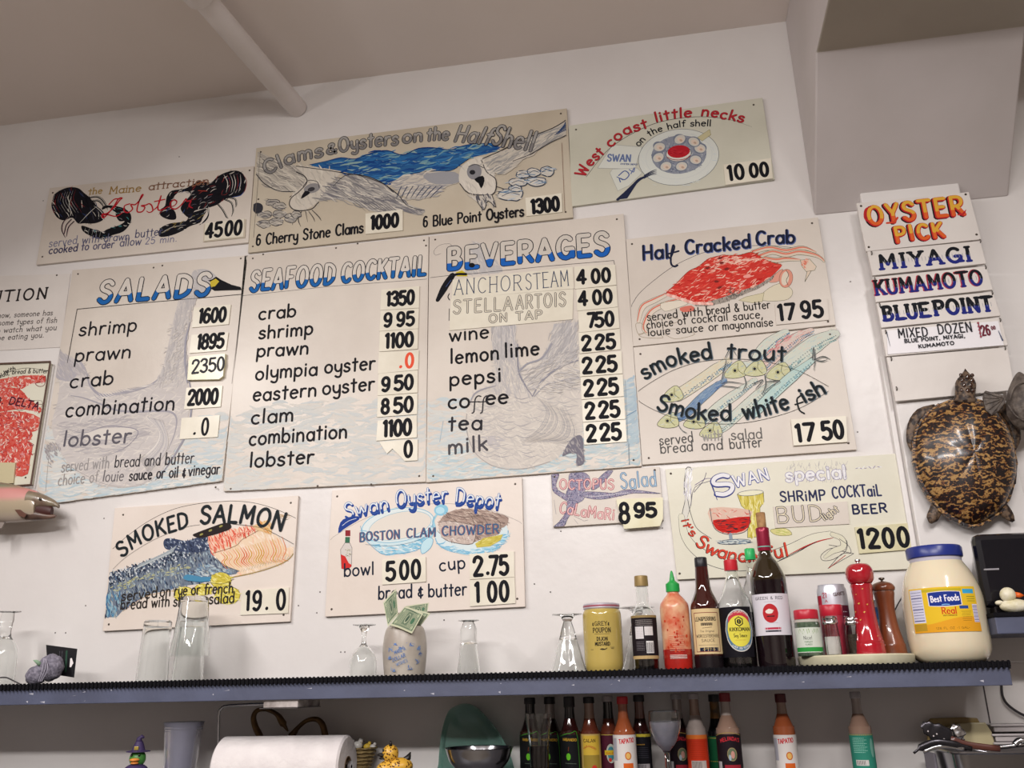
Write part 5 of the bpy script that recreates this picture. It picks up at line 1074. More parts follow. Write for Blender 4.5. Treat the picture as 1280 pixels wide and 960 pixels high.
def ok(t, b, h, w, c1, c2, o, jit=.4, gap=1.6, serif=0, ox=-.6, oy=-.4): a.text(t, b, h, w, c1, jit=jit, gap=gap, serif=serif, under=[(w+o, c2, ox, oy)])
a.text('OYSTER', [(88, 198), (485, 158)], 76, 13, lambda v: 'd9a63c' if v > 3 else 'd8622c', jit=.5, gap=2.2, under=[(20, '211318', -.9, -.6), (19, 'b8282c', -.2, -.3)])
a.line([(92, 195), (70, 175), (72, 140), (95, 125)], 7, 'b8282c', 4, (.4, .4)); a.line([(455, 160), (475, 158), (488, 140)], 8, 'b8282c', 3, (.8, .2)); a.line([(160, 195), (190, 190), (205, 172)], 8, 'c9442c', 3)
a.text('PICK', [(202, 272), (400, 248)], 62, 12, lambda v: 'd9a63c' if v > 4 else 'd8622c', jit=.4, gap=2.6, under=[(19, '211318', -.9, -.5), (18, 'b8282c', -.2, -.3)])
S.done('flame_lettering')
tus = lambda v: '17191f' if v > 4.6 else '232a78'
def tu(t, b, h, w=9, gap=2): a.text(t, b, h, w, tus, jit=.1, gap=gap, serif=1.1, dense=True); a.text(t, [(p[0], p[1]) for p in b], h, 2, lambda v: '8d8f9c' if v > 5 else '4a50a0', jit=.1, gap=gap, slant=0)
a.text('MIYAGI', [(135, 386), (512, 350)], 58, 10, tus, gap=2.6, serif=1.2, dense=True)
a.text('KUMAMOTO', [(118, 492), (560, 448)], 58, 11, tus, gap=1.9, serif=1.2, dense=True, under=[(13, 'b03a4a', -.5, 0)])
a.text('BLUE', [(150, 598), (338, 580)], 54, 10.5, tus, gap=2, serif=1.2, dense=True); a.text('POINT', [(362, 576), (600, 556)], 56, 10.5, tus, gap=2, serif=1.2, dense=True)
for b in ([(150, 355), (500, 325)], [(135, 462), (545, 420)], [(160, 570), (590, 530)]):
    for i in range(26): t = i/25; a.line([(b[0][0]+(b[1][0]-b[0][0])*t, b[0][1]+(b[1][1]-b[0][1])*t-8), (b[0][0]+(b[1][0]-b[0][0])*t+4, b[0][1]+(b[1][1]-b[0][1])*t+8)], 1.5, '8c8e98', 0)
S.done('fancy_lettering')
S.card([(160, 640), (622, 600), (645, 700), (165, 738)], '', 0, 0, 0, m=mat('paper_strip', 'e6e3e6', .35), lift=.0005, name='paper_strip', label='taped paper strip')
a = S.newart(.003)
a.text('MIXED', [(210, 670), (332, 662)], 36, 3.4, '2a2a30', gap=1.8, jit=.3); a.text('DOZEN', [(375, 655), (515, 643)], 38, 3.4, '2a2a30', gap=1.8, jit=.3)
a.text('BLUE POINT, MIYAGI,', [(235, 690), (485, 668)], 14, 2.6, '2a2a30', gap=1.7); a.text('KUMAMOTO', [(293, 712), (440, 697)], 13, 2.6, '2a2a30', gap=1.7)
a.text('26', [(556, 660), (592, 656)], 38, 4.4, '6b2434', gap=1); a.text('00', [(594, 636), (612, 633)], 13, 2, '6b2434', gap=1); a.line([(538, 605), (545, 635), (550, 668)], 4, '7c3a48', 4)
for i in range(5): a.ell((538+i*3, 608+i*14), 5, 4, '9c4a58')
a.line([(160, 645), (175, 705)], 4, '6c7480', 0, (.8, .2)); a.line([(622, 640), (640, 680)], 6, '3c4a66', 0, (.3, .8)); a.build('handwriting', S.root)
HK = mat('hook_metal', '5a5550', .4, metal=.8)
for (x, y) in [(97, 320), (546, 270), (110, 428), (568, 378), (130, 534), (595, 484), (155, 645), (628, 596), (178, 757), (648, 712), (200, 880)]:
    p = on_y(1060+x/3.31, 220+y/3.31, CHY-t_)-S.o
    MB().tube([p+Vector((0, -.001, .004)), p+Vector((0, -.004, .002)), p+Vector((.0005, -.004, -.002)), p+Vector((0, -.001, -.004))], .0012, 6).build('hook', HK, S.root)
for (x, y) in [(54, 124), (487, 76), (532, 242), (86, 294)]:
    p = on_y(1060+x/3.31, 220+y/3.31, CHY-t_)-S.o; MB().lathe([(.0028, 0), (.002, .001)], 10).xf(Matrix.Translation(p) @ Matrix.Rotation(PI/2, 4, 'X')).build('screw', SCREW, S.root)
# ================================================================== shelves
ST = 1.588
BLUE = mat('shelf_paint_blue_grey', '50556b', .5, noise=1, nscale=14, col2='484c60', bump=.12, bscale=70)
MAT_ = mat('black_rubber_liner', '0c0b10', .8, spec=.15)
x0s, x1s = -2.4, on_y(1263, 840, -.24).x
sh = thing('wall_shelf', 'long blue-grey wall shelf with black ribbed liner under the signs', 'shelf', (-.9, 0, 1.548))
def rel(mb, root): mb.v = [v-root.location for v in mb.v]; return mb
rel(MB().box((x0s, -.236, 1.55), (x1s-.004, 0, 1.578)), sh).build('board', BLUE, sh, bevel=.001)
rel(MB().box((x0s, -.24, 1.548), (x1s, -.236, 1.5785)), sh).build('front_edge', BLUE, sh, bevel=.0012)
lm = MB(); lm.box((x0s, -.243, 1.5785), (x1s+.002, -.001, 1.5875))
rel(lm, sh).build('liner', MAT_, sh)
rb = MB(); x = x0s
while x < x1s: rb.box((x, -.2455, 1.575), (x+.0035, -.2425, 1.589)); x += .0085
o = rel(rb, sh).build('liner_rib', MAT_, sh); o['kind'] = 'stuff'
sc_ = MB()
for i in range(26):
    xx = random.uniform(-1.3, x1s-.02); zz = random.uniform(1.552, 1.574); l = random.uniform(.002, .012)
    sc_.add([(xx, -.2404, zz), (xx+l, -.2404, zz+random.uniform(-.003, .003)), (xx+l, -.2404, zz+.0012)], [(0, 1, 2)])
o = rel(sc_, sh).build('paint_chip', mat('chip', 'a9a9b4', .7), sh); o['kind'] = 'stuff'
# second shelf to the right
q = on_y(1243, 771, -.2); q2 = on_y(1243, 793, -.2)
s2 = thing('wall_shelf', 'short grey shelf end at the far right, holding the small white duck', 'shelf', (q.x+.3, 0, q2.z))
rel(MB().box((q.x, -.2, q2.z), (q.x+.75, 0, q.z)), s2).build('board', BLUE, s2, bevel=.002)
rel(MB().box((q.x-.002, -.203, q.z), (q.x+.75, -.0, q.z+.007)), s2).build('liner', MAT_, s2)
S2T = q.z+.007
# low counter under everything (just below the frame)
CT = 1.345
lc = thing('low_shelf', 'steel topped low shelf carrying the sauce bottles below the frame', 'shelf', (-.4, 0, CT-.03))
rel(MB().box((-2.4, -.34, CT-.03), (1.6, 0, CT)), lc).build('top', mat('low_shelf_steel', '5f5d60', .45, metal=.3), lc, bevel=.002)
rel(MB().box((-2.4, -.33, .0), (1.6, 0, CT-.03)), lc).build('cabinet', mat('cabinet_grey', '9a9896', .5), lc)

# ================================================================== turned objects from outline measures
def glassmat(name, col='ffffff', rough=0, ior=1.45): return mat(name, col, rough, trans=1, ior=ior)
GLASS = glassmat('clear_glass', 'fbfdfc')
class Pot:
    """cx: picture x of the axis at base height; profile as (half width px, picture y)."""
    def __init__(s, name, label, cat, cx, yb, Y, zb, group=None):
        s.Y = Y; s.cx = cx; b = on_y(cx, yb, Y); s.x = b.x; s.zb = zb; s.yb = yb
        s.root = thing(name, label, cat, (s.x, Y, zb), group=group)
        s.k = (on_y(cx+5, yb, Y).x-on_y(cx-5, yb, Y).x)/10
        s.face = math.atan2(CAM.x-s.x, Y-CAM.y)
    def ax(s, y):   # picture x of the axis at height y
        X = s.cx
        for _ in range(4): X -= (on_y(X, y, s.Y).x-s.x)/s.k
        return X
    def z(s, y): return on_y(s.ax(y), y, s.Y).z-s.zb
    def pr(s, pts): return [(max(hw, 0)*s.k*.985*(1+(s.yb-y)*.0004), max(s.z(y), 0) if y != 'b' else 0) for hw, y in pts]
    def lathe(s, name, pts, m, thick=0, parent=None, n=40, flute=0, smooth=True, auto=40, px=True, base=None, label=None):
        P = s.pr(pts) if px else list(pts)
        if base: P = [(r, z) for r, z in P]; P[0] = (P[0][0], 0)
        P = smoothpts(P, 4) if smooth == 2 else P
        if thick:
            inner = [(max(r-thick, .0003), z) for r, z in reversed(P)]
            zt = P[0][1]; P = P+inner
        mb = MB().lathe(P, n, caps=not thick)
        if thick:      # join the ends so the wall is a closed solid
            k = len(P); 
            for i in range(n): mb.f.append(((k-1)*n+i, (k-1)*n+(i+1) % n, (i+1) % n, i))
        if flute:
            for i, v in enumerate(mb.v):
                a = math.atan2(v.y, v.x); f = 1+flute*abs(math.sin(a*5))*min(1, max(0, .11-v.z)/.04); v.x *= f; v.y *= f
        o = mb.build(name, m, parent or s.root, smooth=True, auto=auto)
        if label: o['label'] = label
        return o
    def art(s, R, h0=4e-4, turn=0, slope=0):
        """label painting: coordinates in mm, origin at the axis facing the viewer, y up from base"""
        f = s.face+turn
        def mp(u, v, h):
            a = u/R; r = R+h+slope*v; return Vector((math.sin(a+f)*r, -math.cos(a+f)*r, v))
        a = Art(mp, .001, h0, cell=.0006, c=(0, .1), lay=2.5e-5); a.Q = lambda p: (p[0]*.001, p[1]*.001); a.maxseg = .003; a.tw = .75
        return a
def curve_label(P, r, z0, z1, half, m, name='label', turn=0):
    """bent paper label as a real thin shell"""
    n = 20; f = P.face+turn; mb = MB(); vs = []; r2 = r+.0003
    for z in (z0, z1):
        for i in range(n+1):
            a = f+(-1+2*i/n)*half; vs.append((math.sin(a)*r2, -math.cos(a)*r2, z))
    mb.add(vs, [(i, i+1, n+2+i, n+1+i) for i in range(n)])
    return mb.build(name, m, P.root, smooth=True)

# ---- upside-down glasses
def tumbler(label, cx, yb, ytop, hb, ht, Y=-.12, zb=ST, grp='clear tumblers upside down on the shelf'):
    P = Pot('drinking_glass', label, 'glass', cx, yb, Y, zb, grp)
    zt = P.z(ytop); rb = hb*P.k; rt = ht*P.k; t = .0022
    prof = [(rb-t, 0), (rb, 0), (rt+.0004, zt-.003), (rt-.002, zt), (.0005, zt), (.0005, zt-.011), (rt-t*1.6, zt-.013), (rb-t, 0)]
    mb = MB().lathe(prof[:-1], 48, caps=False); k = len(prof)-1
    for i in range(48): mb.f.append(((k-1)*48+i, (k-1)*48+(i+1) % 48, (i+1) % 48, i))
    mb.build('glass_wall', GLASS, P.root, smooth=True, auto=35); return P
tumbler('single clear tumbler standing upside down left of the stacked pair', 190, 850, 776, 18, 15.4)
p1 = tumbler('lower tumbler of the upside-down pair, inside the upper one', 234, 850, 777, 17.5, 14.2)
zr = on_y(237, 820, -.12).z
tumbler('upper tumbler of the upside-down pair, capping the lower one', 234, 850, 746, 22.3, 15.4, zb=zr) if False else None
P = Pot('drinking_glass', 'upper tumbler of the upside-down pair, capping the lower one', 'glass', 234, 850, -.12, zr, 'clear tumblers upside down on the shelf')
zt = on_y(244.5, 746, -.12).z-zr; rb = 22.3*P.k; rt = 15.6*P.k
prof = [(rb-.002, 0), (rb, 0), (rt+.0004, zt-.003), (rt-.002, zt), (.0005, zt), (.0005, zt-.011), (rt-.0035, zt-.013)]
mb = MB().lathe(prof, 48, caps=False)
for i in range(48): mb.f.append((6*48+i, 6*48+(i+1) % 48, (i+1) % 48, i))
mb.build('glass_wall', GLASS, P.root, smooth=True, auto=35)
def goblet(name, label, cx, yb, pts, footy, footh, Y=-.12, flute=0, n=40, bowl_from=None):
    """pts: outside profile from rim (at shelf) up to the foot"""
    P = Pot(name, label, 'glass', cx, yb, Y, ST)
    Q = P.pr(pts); Q[0] = (Q[0][0], 0); Q = smoothpts(Q, 4)
    kb = bowl_from or int(len(Q)*.62); t = .0018
    inner = [(max(r-t, .0004), z-(0 if i else 0)) for i, (r, z) in enumerate(Q[:kb])]
    inner[-1] = (.0004, inner[-1][1])
    rf = footh*P.k; zf = P.z(footy); Q += [(rf*.5, zf-.004), (rf, zf-.0018), (rf, zf), (.0004, zf+.0005)]
    prof = list(reversed(inner))+Q
    mb = MB().lathe(prof, n, caps=True)
    if flute:
        for v in mb.v:
            a = math.atan2(v.y, v.x); f = 1+flute*abs(math.sin(a*5))*min(1, max(0, Q[kb][1]-v.z)/.03); v.x *= f; v.y *= f
    mb.build('glass_body', GLASS, P.root, smooth=True, auto=35); return P
goblet('footed_glass', 'clear footed glass upside down, cut off by the left edge', -3, 850, [(18, 850), (16, 820), (13, 806), (7, 796), (6, 785), (7, 775)], 764, 13)
goblet('wine_glass', 'clear stemmed goblet upside down left of the money jar', 453.5, 842, [(16.8, 842), (16.6, 830), (13.5, 818), (6, 809), (3, 804), (2.6, 796), (3.6, 789)], 780.5, 14)
goblet('pilsner_glass', 'small clear flared glass upside down right of the money jar', 586, 838, [(14.6, 838), (12.3, 822), (10.4, 805), (10, 795), (10.2, 787)], 775, 13)
goblet('sundae_glass', 'fluted clear sundae glass upside down left of the mustard jar', 711.5, 835, [(22.5, 835), (18.5, 828), (14.5, 812), (10.5, 796), (8, 786), (5, 777)], 767.5, 19, flute=.06)
goblet('sundae_glass', 'fluted clear sundae glass upside down behind the gold capped bottle', 801, 834, [(24, 834), (19.5, 826), (15, 808), (11, 790), (8, 778), (5, 769)], 759, 22, Y=-.07, flute=.06)
# ---- netted ornament with hang tag
P = Pot('netted_ornament', 'grey netted shell-shaped ornament with a green tip and black hang card', 'ornament', 54, 853, -.16, ST)
k = P.k
NET = mat('grey_netting', '5f5b68', .8, noise=1, nscale=160, col2='8a8592', bump=.6, bscale=300); 
def lobed(c, r, sq, tilt):
    mb = MB(); n, m = 36, 16; vs = []; fs = []
    mb.ball((0, 0, 0), 1, n, m)
    for v in mb.v:
        a = math.atan2(v.z, v.x); rr = math.hypot(v.x, v.z); f = 1+.09*abs(math.sin(a*4)); v.x *= r*f; v.z *= r*f*sq; v.y *= r*.8
    return mb.xf(Matrix.Translation(c) @ Matrix.Rotation(tilt, 4, 'Y'))
lobed((.010, .004, .034), .0265, 1.0, .4).build('upper_lobe', NET, P.root, smooth=True)
lobed((-.015, -.004, .019), .0225, .85, -.3).build('lower_lobe', NET, P.root, smooth=True)
MB().tube([(-.004, -.012, .04), (-.012, -.016, .047), (-.018, -.018, .049)], [.005, .0035, .0006], 8).build('green_tip', mat('soft_green', '7f9a80', .7), P.root, smooth=True)
rb_ = MB()
for dx in (.006, .012, .018): rb_.tube(smoothpts([(.0+dx*.6, -.02, .006), (.004+dx, -.022, .03), (.004+dx*.4, -.018, .052)], 4), .0009, 6)
rb_.build('seam', mat('pale_seam', 'a19caa', .7), P.root)
def cardpt(px, py, Y=-.13): return on_y(px, py, Y)-P.root.location
cq = [cardpt(*p) for p in ((57.5, 806), (96.5, 811), (92.5, 847), (60, 842))]
MB().prism(cq, (0, 1, 0), .0006).build('hang_card', mat('black_card', '17161a', .4), P.root)
A = Art(lambda u, v, h: Vector((u, cq[0].y-.0004-h, v)), 1, 1e-4, cell=.0006, c=(.02, .03), lay=2e-5); A.Q = lambda p: (lambda r: (r.x, r.z))(cardpt(*p)); A.k = P.k
A.poly([(88, 823), (90, 822.5), (91, 826), (92, 829), (90.5, 831), (89, 834), (87, 834), (87.5, 829)], 'e6e0df')
for i, x in enumerate((75, 78, 83.5)):
    for j in range(6): A.line([(x-.4*j*.5, 814+j*4.4), (x-.2-.4*j*.5, 817+j*4.4)], [.7, .7, 2.6][i], ['56545c', '56545c', '2f4a3c'][i])
A.build('card_print', P.root)
w_ = MB().tube([on_y(*p, -.21)-Vector((0, 0, 0)) for p in smoothpts([(-12, 851), (-2, 847.5), (8, 847), (17, 851), (26, 855.5)], 4)], .0014, 8)
for v in w_.v: v.z = max(v.z, ST+.0002)
o = w_.build('cable', mat('black_cable', '2a262a', .5), None, smooth=True); tag(o, 'thin dark wire curling over the shelf liner at the left edge', 'wire')
# ---- money jar
P = Pot('money_jar', 'beige glazed jar with blue brush marks, stuffed with dollar bills', 'jar', 505.5, 843, -.14, ST)
JAR = mat('speckled_glaze', 'bab2a6', .35, noise=1, nscale=18, col2='9c9288')
P.lathe('body', [(24.5, 843), (26, 830), (26.8, 815), (26, 800), (23.5, 788), (20, 783), (17, 785)], JAR, smooth=2, base=True)
P.lathe('dark_rim', [(17.5, 785.5), (19, 782), (15, 782), (14, 788)], mat('dark_rim', '3a3230', .5), smooth=False)
A = P.art(26.9*P.k, 3e-4)
for (x, y) in [(-26, 66), (-20, 62), (22, 68), (30, 52), (-8, 52), (26, 26), (-34, 34), (-14, 74), (0, 66), (14, 58), (34, 40), (-30, 50), (12, 16), (-24, 12)]:
    for j in range(7): A.line([(x+random.uniform(-6, 6), y+random.uniform(-5, 5)), (x+random.uniform(-6, 6), y+random.uniform(-5, 5))], 1.6, random.choice(['5f7fb4', '7c98c0', '4a69a4']), 0, (.6, .2))
A.text('MAKE A', [(-20, 40), (2, 48)], 7, 1.1, '5676ac', jit=.4); A.text('DOLLAR', [(-24, 26), (2, 36)], 7, 1.2, '5676ac', jit=.4); A.text('WISHES', [(-16, 18), (6, 26)], 6, .9, '6a88b8', jit=.4)
def A_shrink(o):       # keep the marks on the bulged glaze
    pass
me_ = A.build('blue_brush_marks', P.root)
prof_j = [(0, 24.5), (13, 26), (35, 26.8), (58, 26), (76, 23.5), (90, 20)]
for v in me_.data.vertices:
    z = v.co.z*1000; r = 26.8
    for (z0, r0), (z1, r1) in zip(prof_j, prof_j[1:]):
        if z0 <= z <= z1: r = r0+(r1-r0)*(z-z0)/(z1-z0)
    f = (r*P.k*1.0+.0016)/math.hypot(v.co.x, v.co.y); v.co.x *= f; v.co.y *= f
BILL = mat('banknote_paper', 'b9bb9f', .7)
def note(pts, Ys, name, ins=True, flip=False):
    V = [on_y(p[0], p[1], y) for p, y in zip(pts, Ys)]; o0 = V[0]
    root = thing('dollar_bill', name, 'banknote', (V[2]+V[3])/2, group=None); r = root.location
    U = [v-r for v in V]; nrm = (U[1]-U[0]).cross(U[3]-U[0]).normalized()
    if nrm.y > 0: nrm = -nrm
    n = 8; vs = []
    for j in (0, 1):
        for i in range(n+1):
            t = i/n; a = U[0].lerp(U[1], t) if j == 0 else U[3].lerp(U[2], t); vs.append(a+nrm*.0018*math.sin(t*PI*1.4+.3))
    mb = MB().add(vs, [(i, i+1, n+2+i, n+1+i) for i in range(n)])
    b = mb.build('paper', BILL, root); sd = b.modifiers.new('thickness', 'SOLIDIFY'); sd.thickness = .0005; sd.offset = 0
    def mp(u, v, h):
        a = U[0].lerp(U[1], u); c = U[3].lerp(U[2], u); return a.lerp(c, v)+nrm*(.0018*math.sin(u*PI*1.4+.3)+.0005+h)
    A = Art(mp, 1, 1e-4, cell=.006, c=(.5, .5), lay=3e-5); A.maxseg = .06; A.tw = 1
    G1, G2, G3 = '44584a', '6c7c66', 'a0a78c'
    A.patch(.05, .95, .08, .92, G2, 10); A.patch(.09, .91, .14, .86, G3, 10)
    for i in range(22): y = .16+.68*i/21; A.line([(.1, y), (.9, y)], .012, G1 if i % 2 else G2)
    A.patch(.38, .62, .2, .8, G2, 6); A.ell((.5, .5), .1, .26, G3); A.ell((.5, .5), .1, .26, G1, 0, .02); A.ell((.5, .52), .05, .15, G1)
    for cx_, cy_ in ((.14, .2), (.86, .2), (.14, .8), (.86, .8)): A.ell((cx_, cy_), .05, .1, 'c2c9a8'); A.ell((cx_, cy_), .05, .1, G1, 0, .015); A.line([(cx_, cy_-.06), (cx_, cy_+.06)], .02, '3f5c44')
    A.ell((.75, .5), .07, .16, '4a6e55')
    A.line([(.3, .12), (.7, .12)], .03, G1)
    A.build('banknote_print', root)
note([(479, 753.5), (495, 735), (497.5, 767), (485, 784)], [-.165, -.15, -.165, -.182], 'dollar bill folded upright at the left of the jar mouth')
note([(507, 758), (536, 753), (534, 764), (516, 782)], [-.12, -.12, -.125, -.13], 'crumpled dollar bill tucked behind at the right of the jar')
note([(508, 760), (538, 766), (520, 789), (497, 784)], [-.125, -.13, -.14, -.14], 'dollar bill sandwiched behind the front flat one')
note([(506, 758.5), (529, 766), (515, 791), (487, 782)], [-.14, -.145, -.186, -.186], 'front dollar bill lying flat over the jar mouth')
# ---- mustard jar
P = Pot('mustard_jar', 'mustard jar with black print and a thin metal lid', 'jar', 755.5, 834, -.13, ST)
YG = mat('mustard_glass', 'bda55a', .14, coat=.6, noise=1, nscale=5, col2='b09a50')
P.lathe('jar', [(22, 834), (24.4, 829), (24.6, 800), (24.4, 772), (23.2, 765), (21.5, 762)], YG, smooth=2, base=True)
P.lathe('lid', [(21.5, 762.5), (23, 761), (23, 756), (22, 755)], mat('lid_white', 'c9c3cc', .3, metal=.4), smooth=False)
P.lathe('lid_stripe', [(23.15, 759.4), (23.2, 757.6)], mat('lid_stripe', '9c4a58', .3), smooth=False)
R = 24.6*P.k; H = P.z(762)*1000; A = P.art(R)
A.text('+GREY+', [(-20, H*.72), (14, H*.72)], 7.5, 1.4, '24201c', gap=2, serif=.9); A.text('POUPON', [(-19, H*.61), (16, H*.61)], 8.5, 1.7, '24201c', gap=2, serif=.9)
A.line([(-16, H*.585), (14, H*.585)], .5, '4c4630'); A.text('DIJON', [(-12, H*.48), (9, H*.48)], 6.5, 1.5, '24201c', gap=1.8, serif=.8); A.text('MUSTARD', [(-16, H*.40), (13, H*.40)], 6.5, 1.5, '24201c', gap=1.6, serif=.8)
for d in (0, 1.6): A.line([(-6+d, H*.34), (-2, H*.35-d), (3, H*.34), (7, H*.36)], 1.2, '24201c', 3)
A.line([(-26, H*.34), (-20, H*.34)], .6, '5a5236'); A.line([(14, H*.37), (22, H*.37)], .7, '4a4430'); A.line([(15, H*.35), (21, H*.35)], .7, '4a4430')
A.build('printed_label', P.root)
# ---- generic bottle with liquid
def bottle(name, label, cx, yb, glass, gm, caps, Y=-.13, zb=ST, fill=None, fm=None, cat='bottle', group=None, thick=.0016):
    P = Pot(name, label, cat, cx, yb, Y, zb, group)
    pr = P.pr(glass); pr[0] = (pr[0][0], 0); pr = smoothpts(pr, 4)
    if fm:
        ins = [(max(r-thick, .0005), max(z, .002)) for r, z in pr]
        o = MB().lathe(pr+list(reversed(ins)), 40, caps=True); o.build('glass', gm, P.root, smooth=True, auto=40)
        zf = P.z(fill); fp = [(max(r-.0002, .0004), z) for r, z in ins if z < zf]; fp.append((fp[-1][0], zf))
        MB().lathe(fp, 40).build('liquid', fm, P.root, smooth=True, auto=40)
    else: MB().lathe(pr, 40).build('glass', gm, P.root, smooth=True, auto=40)
    for (nm, pts, m) in caps: P.lathe(nm, pts, m, smooth=False)
    return P
def cm(name, col, rough=.35, metal=0): return mat(name, col, rough, metal=metal)
GOLD = cm('gold_cap', '9a8254', .35, .3)
# gold capped sauce
P = bottle('sauce_bottle', 'slim clear sauce bottle with a gold cap and black white label', 808.5, 834, [(15.5, 834), (16, 830), (16, 800), (16.2, 775), (13.5, 765), (8.6, 756), (8, 745), (8, 733)], GLASS, [('cap', [(8.6, 733), (8.8, 731), (8.4, 720.5), (7.8, 720)], GOLD)], fill=824, fm=cm('dark_sauce', '17100e', .1))
R = 16.1*P.k; A = P.art(R, 5e-4); z = lambda y: P.z(y)*1000
A.patch(-34, 34, z(824), z(820), 'b59a6c'); A.patch(-34, 34, z(820), z(773), '221c20'); A.patch(-34, 34, z(773), z(770), '8f7a52')
for i in range(5): A.line([(-17, z(776+i*1.6)), (17, z(776+i*1.6))], .5, 'b0a8a4')
A.patch(-19, -2, z(799), z(784), 'cfcacb'); A.patch(0, 17, z(795), z(784), 'd6d1d0'); A.patch(2, 17, z(817), z(802), 'd9d6d4')
for i in range(6): A.line([(-18, z(786+i*2.1)), (-3, z(786+i*2.1))], .6, '4a4648'); A.line([(1, z(786+i*1.6)), (16, z(786+i*1.6))], .5, '6a6668')
for i in range(11): A.line([(3+i*1.25, z(816)), (3+i*1.25, z(804))], [.5, .9, .4][i % 3], '3a3638')
for i in range(6): A.line([(-18, z(803+i*2)), (-2, z(803+i*2))], .5, '8a8488')
A.build('label', P.root)
# squeeze bottle with green tip
PO = mat('orange_smeared_plastic', 'd9a983', .3, noise=1.3, nscale=30, col2='c4583a', coat=.3)
GR = cm('green_cap', '1f9a44', .35)
P = Pot('chili_sauce_bottle', 'nearly empty chili sauce squeeze bottle with a green nozzle cap', 'bottle', 848.5, 834, -.13, ST)
P.lathe('bottle', [(17, 834), (18, 830), (18.3, 800), (18.5, 770), (18, 757), (14, 750), (8, 743), (7.2, 740)], PO, smooth=2, base=True)
P.lathe('sauce_remains', [(17.3, 834), (18.3, 830), (18.5, 816), (18.5, 812)], mat('red_chili_sauce', 'b3261c', .25, noise=1, nscale=30, col2='8f1c18', coat=.4), smooth=False, base=True)
P.lathe('cap', [(8.6, 740), (8.8, 738), (8.6, 730), (6, 728), (3.6, 726), (2, 717), (.8, 713.5)], GR, smooth=False)
A = P.art(18.6*P.k, 5e-4)
for i in range(9): A.line([(-15, z(772+i*3)) if False else (-14, 62-i*3.4), (14, 62-i*3.4)], .5, ['e6c6a8', 'e0b696'][i % 2])
for i in range(4): A.line([(-15, 26-i*2), (18, 26-i*2)], .7, 'ead8d0')
for i in range(26): x_, y_ = random.uniform(-22, 22), random.uniform(30, 98); A.disc(x_, y_, random.uniform(.8, 3), random.uniform(1, 3.4), random.choice(['b3341f', 'c2472c', 'a82c1c']))
A.build('printed_label', P.root)
# worcestershire
BR = mat('brown_glass', '3a1410', .06, coat=1); 
P = bottle('worcestershire_bottle', 'brown glass sauce bottle with black cap and framed cream label', 887.5, 834, [(18, 834), (18.6, 829), (18.6, 790), (18.4, 762), (16.5, 752), (10.5, 738), (9, 725), (8, 709)], BR, [('cap', [(7.6, 709.5), (8, 708), (7.8, 698), (7, 697)], cm('black_cap', '1c1b20', .4))])
P.lathe('dark_fill_line', [(18.75, 834), (18.8, 829), (18.8, 820)], cm('dark_wrap', '161014', .25), smooth=False, base=True)
R = 18.7*P.k; A = P.art(R, 5e-4); z = lambda y: P.z(y)*1000
A.patch(-33, 33, z(818), z(762), 'd0b98c')
A.line([(-24, z(815)), (-24, z(767)), (25, z(767)), (25, z(815)), (-24, z(815))], 1.2, '7a3030')
A.text('LEA&PERRINS', [(-22, z(777)), (20, z(777))], 7, 1.5, '1f1a18', gap=1.5, serif=.6); A.patch(-10, 12, z(783), z(779.5), '2c2422', 6); A.line([(-8, z(786)), (10, z(785))], 1, '6d5c44')
A.text('The Original', [(-13, z(791)), (14, z(791))], 3.6, .6, '3a302a'); A.text('WORCESTERSHIRE', [(-22, z(797.5)), (24, z(797.5))], 5.4, .9, '3a2a22', gap=1.3, serif=.5); A.text('SAUCE', [(-12, z(803)), (14, z(803))], 5, .9, '3a2a22', serif=.5)
A.line([(-18, z(807)), (20, z(807))], .6, '4a3c30'); A.patch(-16, 20, z(814.5), z(810), '1c2038', 6); A.line([(-10, z(812.4)), (0, z(811.5)), (14, z(812.6))], .8, 'b8a05c', 3)
A.build('label', P.root)
# soy sauce
SOY = mat('soy_black', '120c0e', .1)
P = bottle('soy_sauce_bottle', 'clear shouldered soy sauce bottle with red cap and round yellow label', 926, 834, [(21, 834), (21.8, 829), (21.8, 790), (21.8, 762), (19, 750), (12, 735), (8.2, 722), (7.6, 713)], GLASS, [('cap', [(8.4, 713.5), (8.8, 712), (8.6, 701), (7.6, 700)], cm('red_cap', 'c02430', .35))], fill=766, fm=SOY)
R = 21.9*P.k; A = P.art(R, 5e-4, turn=-.1); z = lambda y: P.z(y)*1000
A.patch(-36, 36, z(822), z(760), '16141a')
cx_, cy_ = 8, z(789)
A.disc(cx_, cy_, 28, 39, 'c6c2bc'); A.disc(cx_, cy_, 26.5, 37, '54748c'); A.disc(cx_, cy_+1, 23, 31, 'd6cb4c')
A.patch(cx_-20, cx_+20, lambda x: cy_+math.sqrt(max(0, 1-((x-cx_)/23)**2))*31*.88, lambda x: cy_+math.sqrt(max(0, 1-((x-cx_)/26.5)**2))*37*.97, 'b83a44')
A.text('ALL-PURPOSE', [(cx_-18, cy_+26), (cx_-8, cy_+31.5), (cx_+8, cy_+31.5), (cx_+18, cy_+26)], 3.6, .7, 'e0d6c8')
hexa = [(cx_+7.5*math.cos(math.radians(30+60*i)), cy_+16+8.5*math.sin(math.radians(30+60*i))) for i in range(7)]
A.line(hexa, 1.9, '1a1a1e'); A.disc(cx_, cy_+16, 4, 4.6, '1a1a1e'); A.line([(cx_-2.4, cy_+17), (cx_+2.4, cy_+17)], .7, 'd6cb4c'); A.line([(cx_, cy_+13), (cx_, cy_+19)], .7, 'd6cb4c')
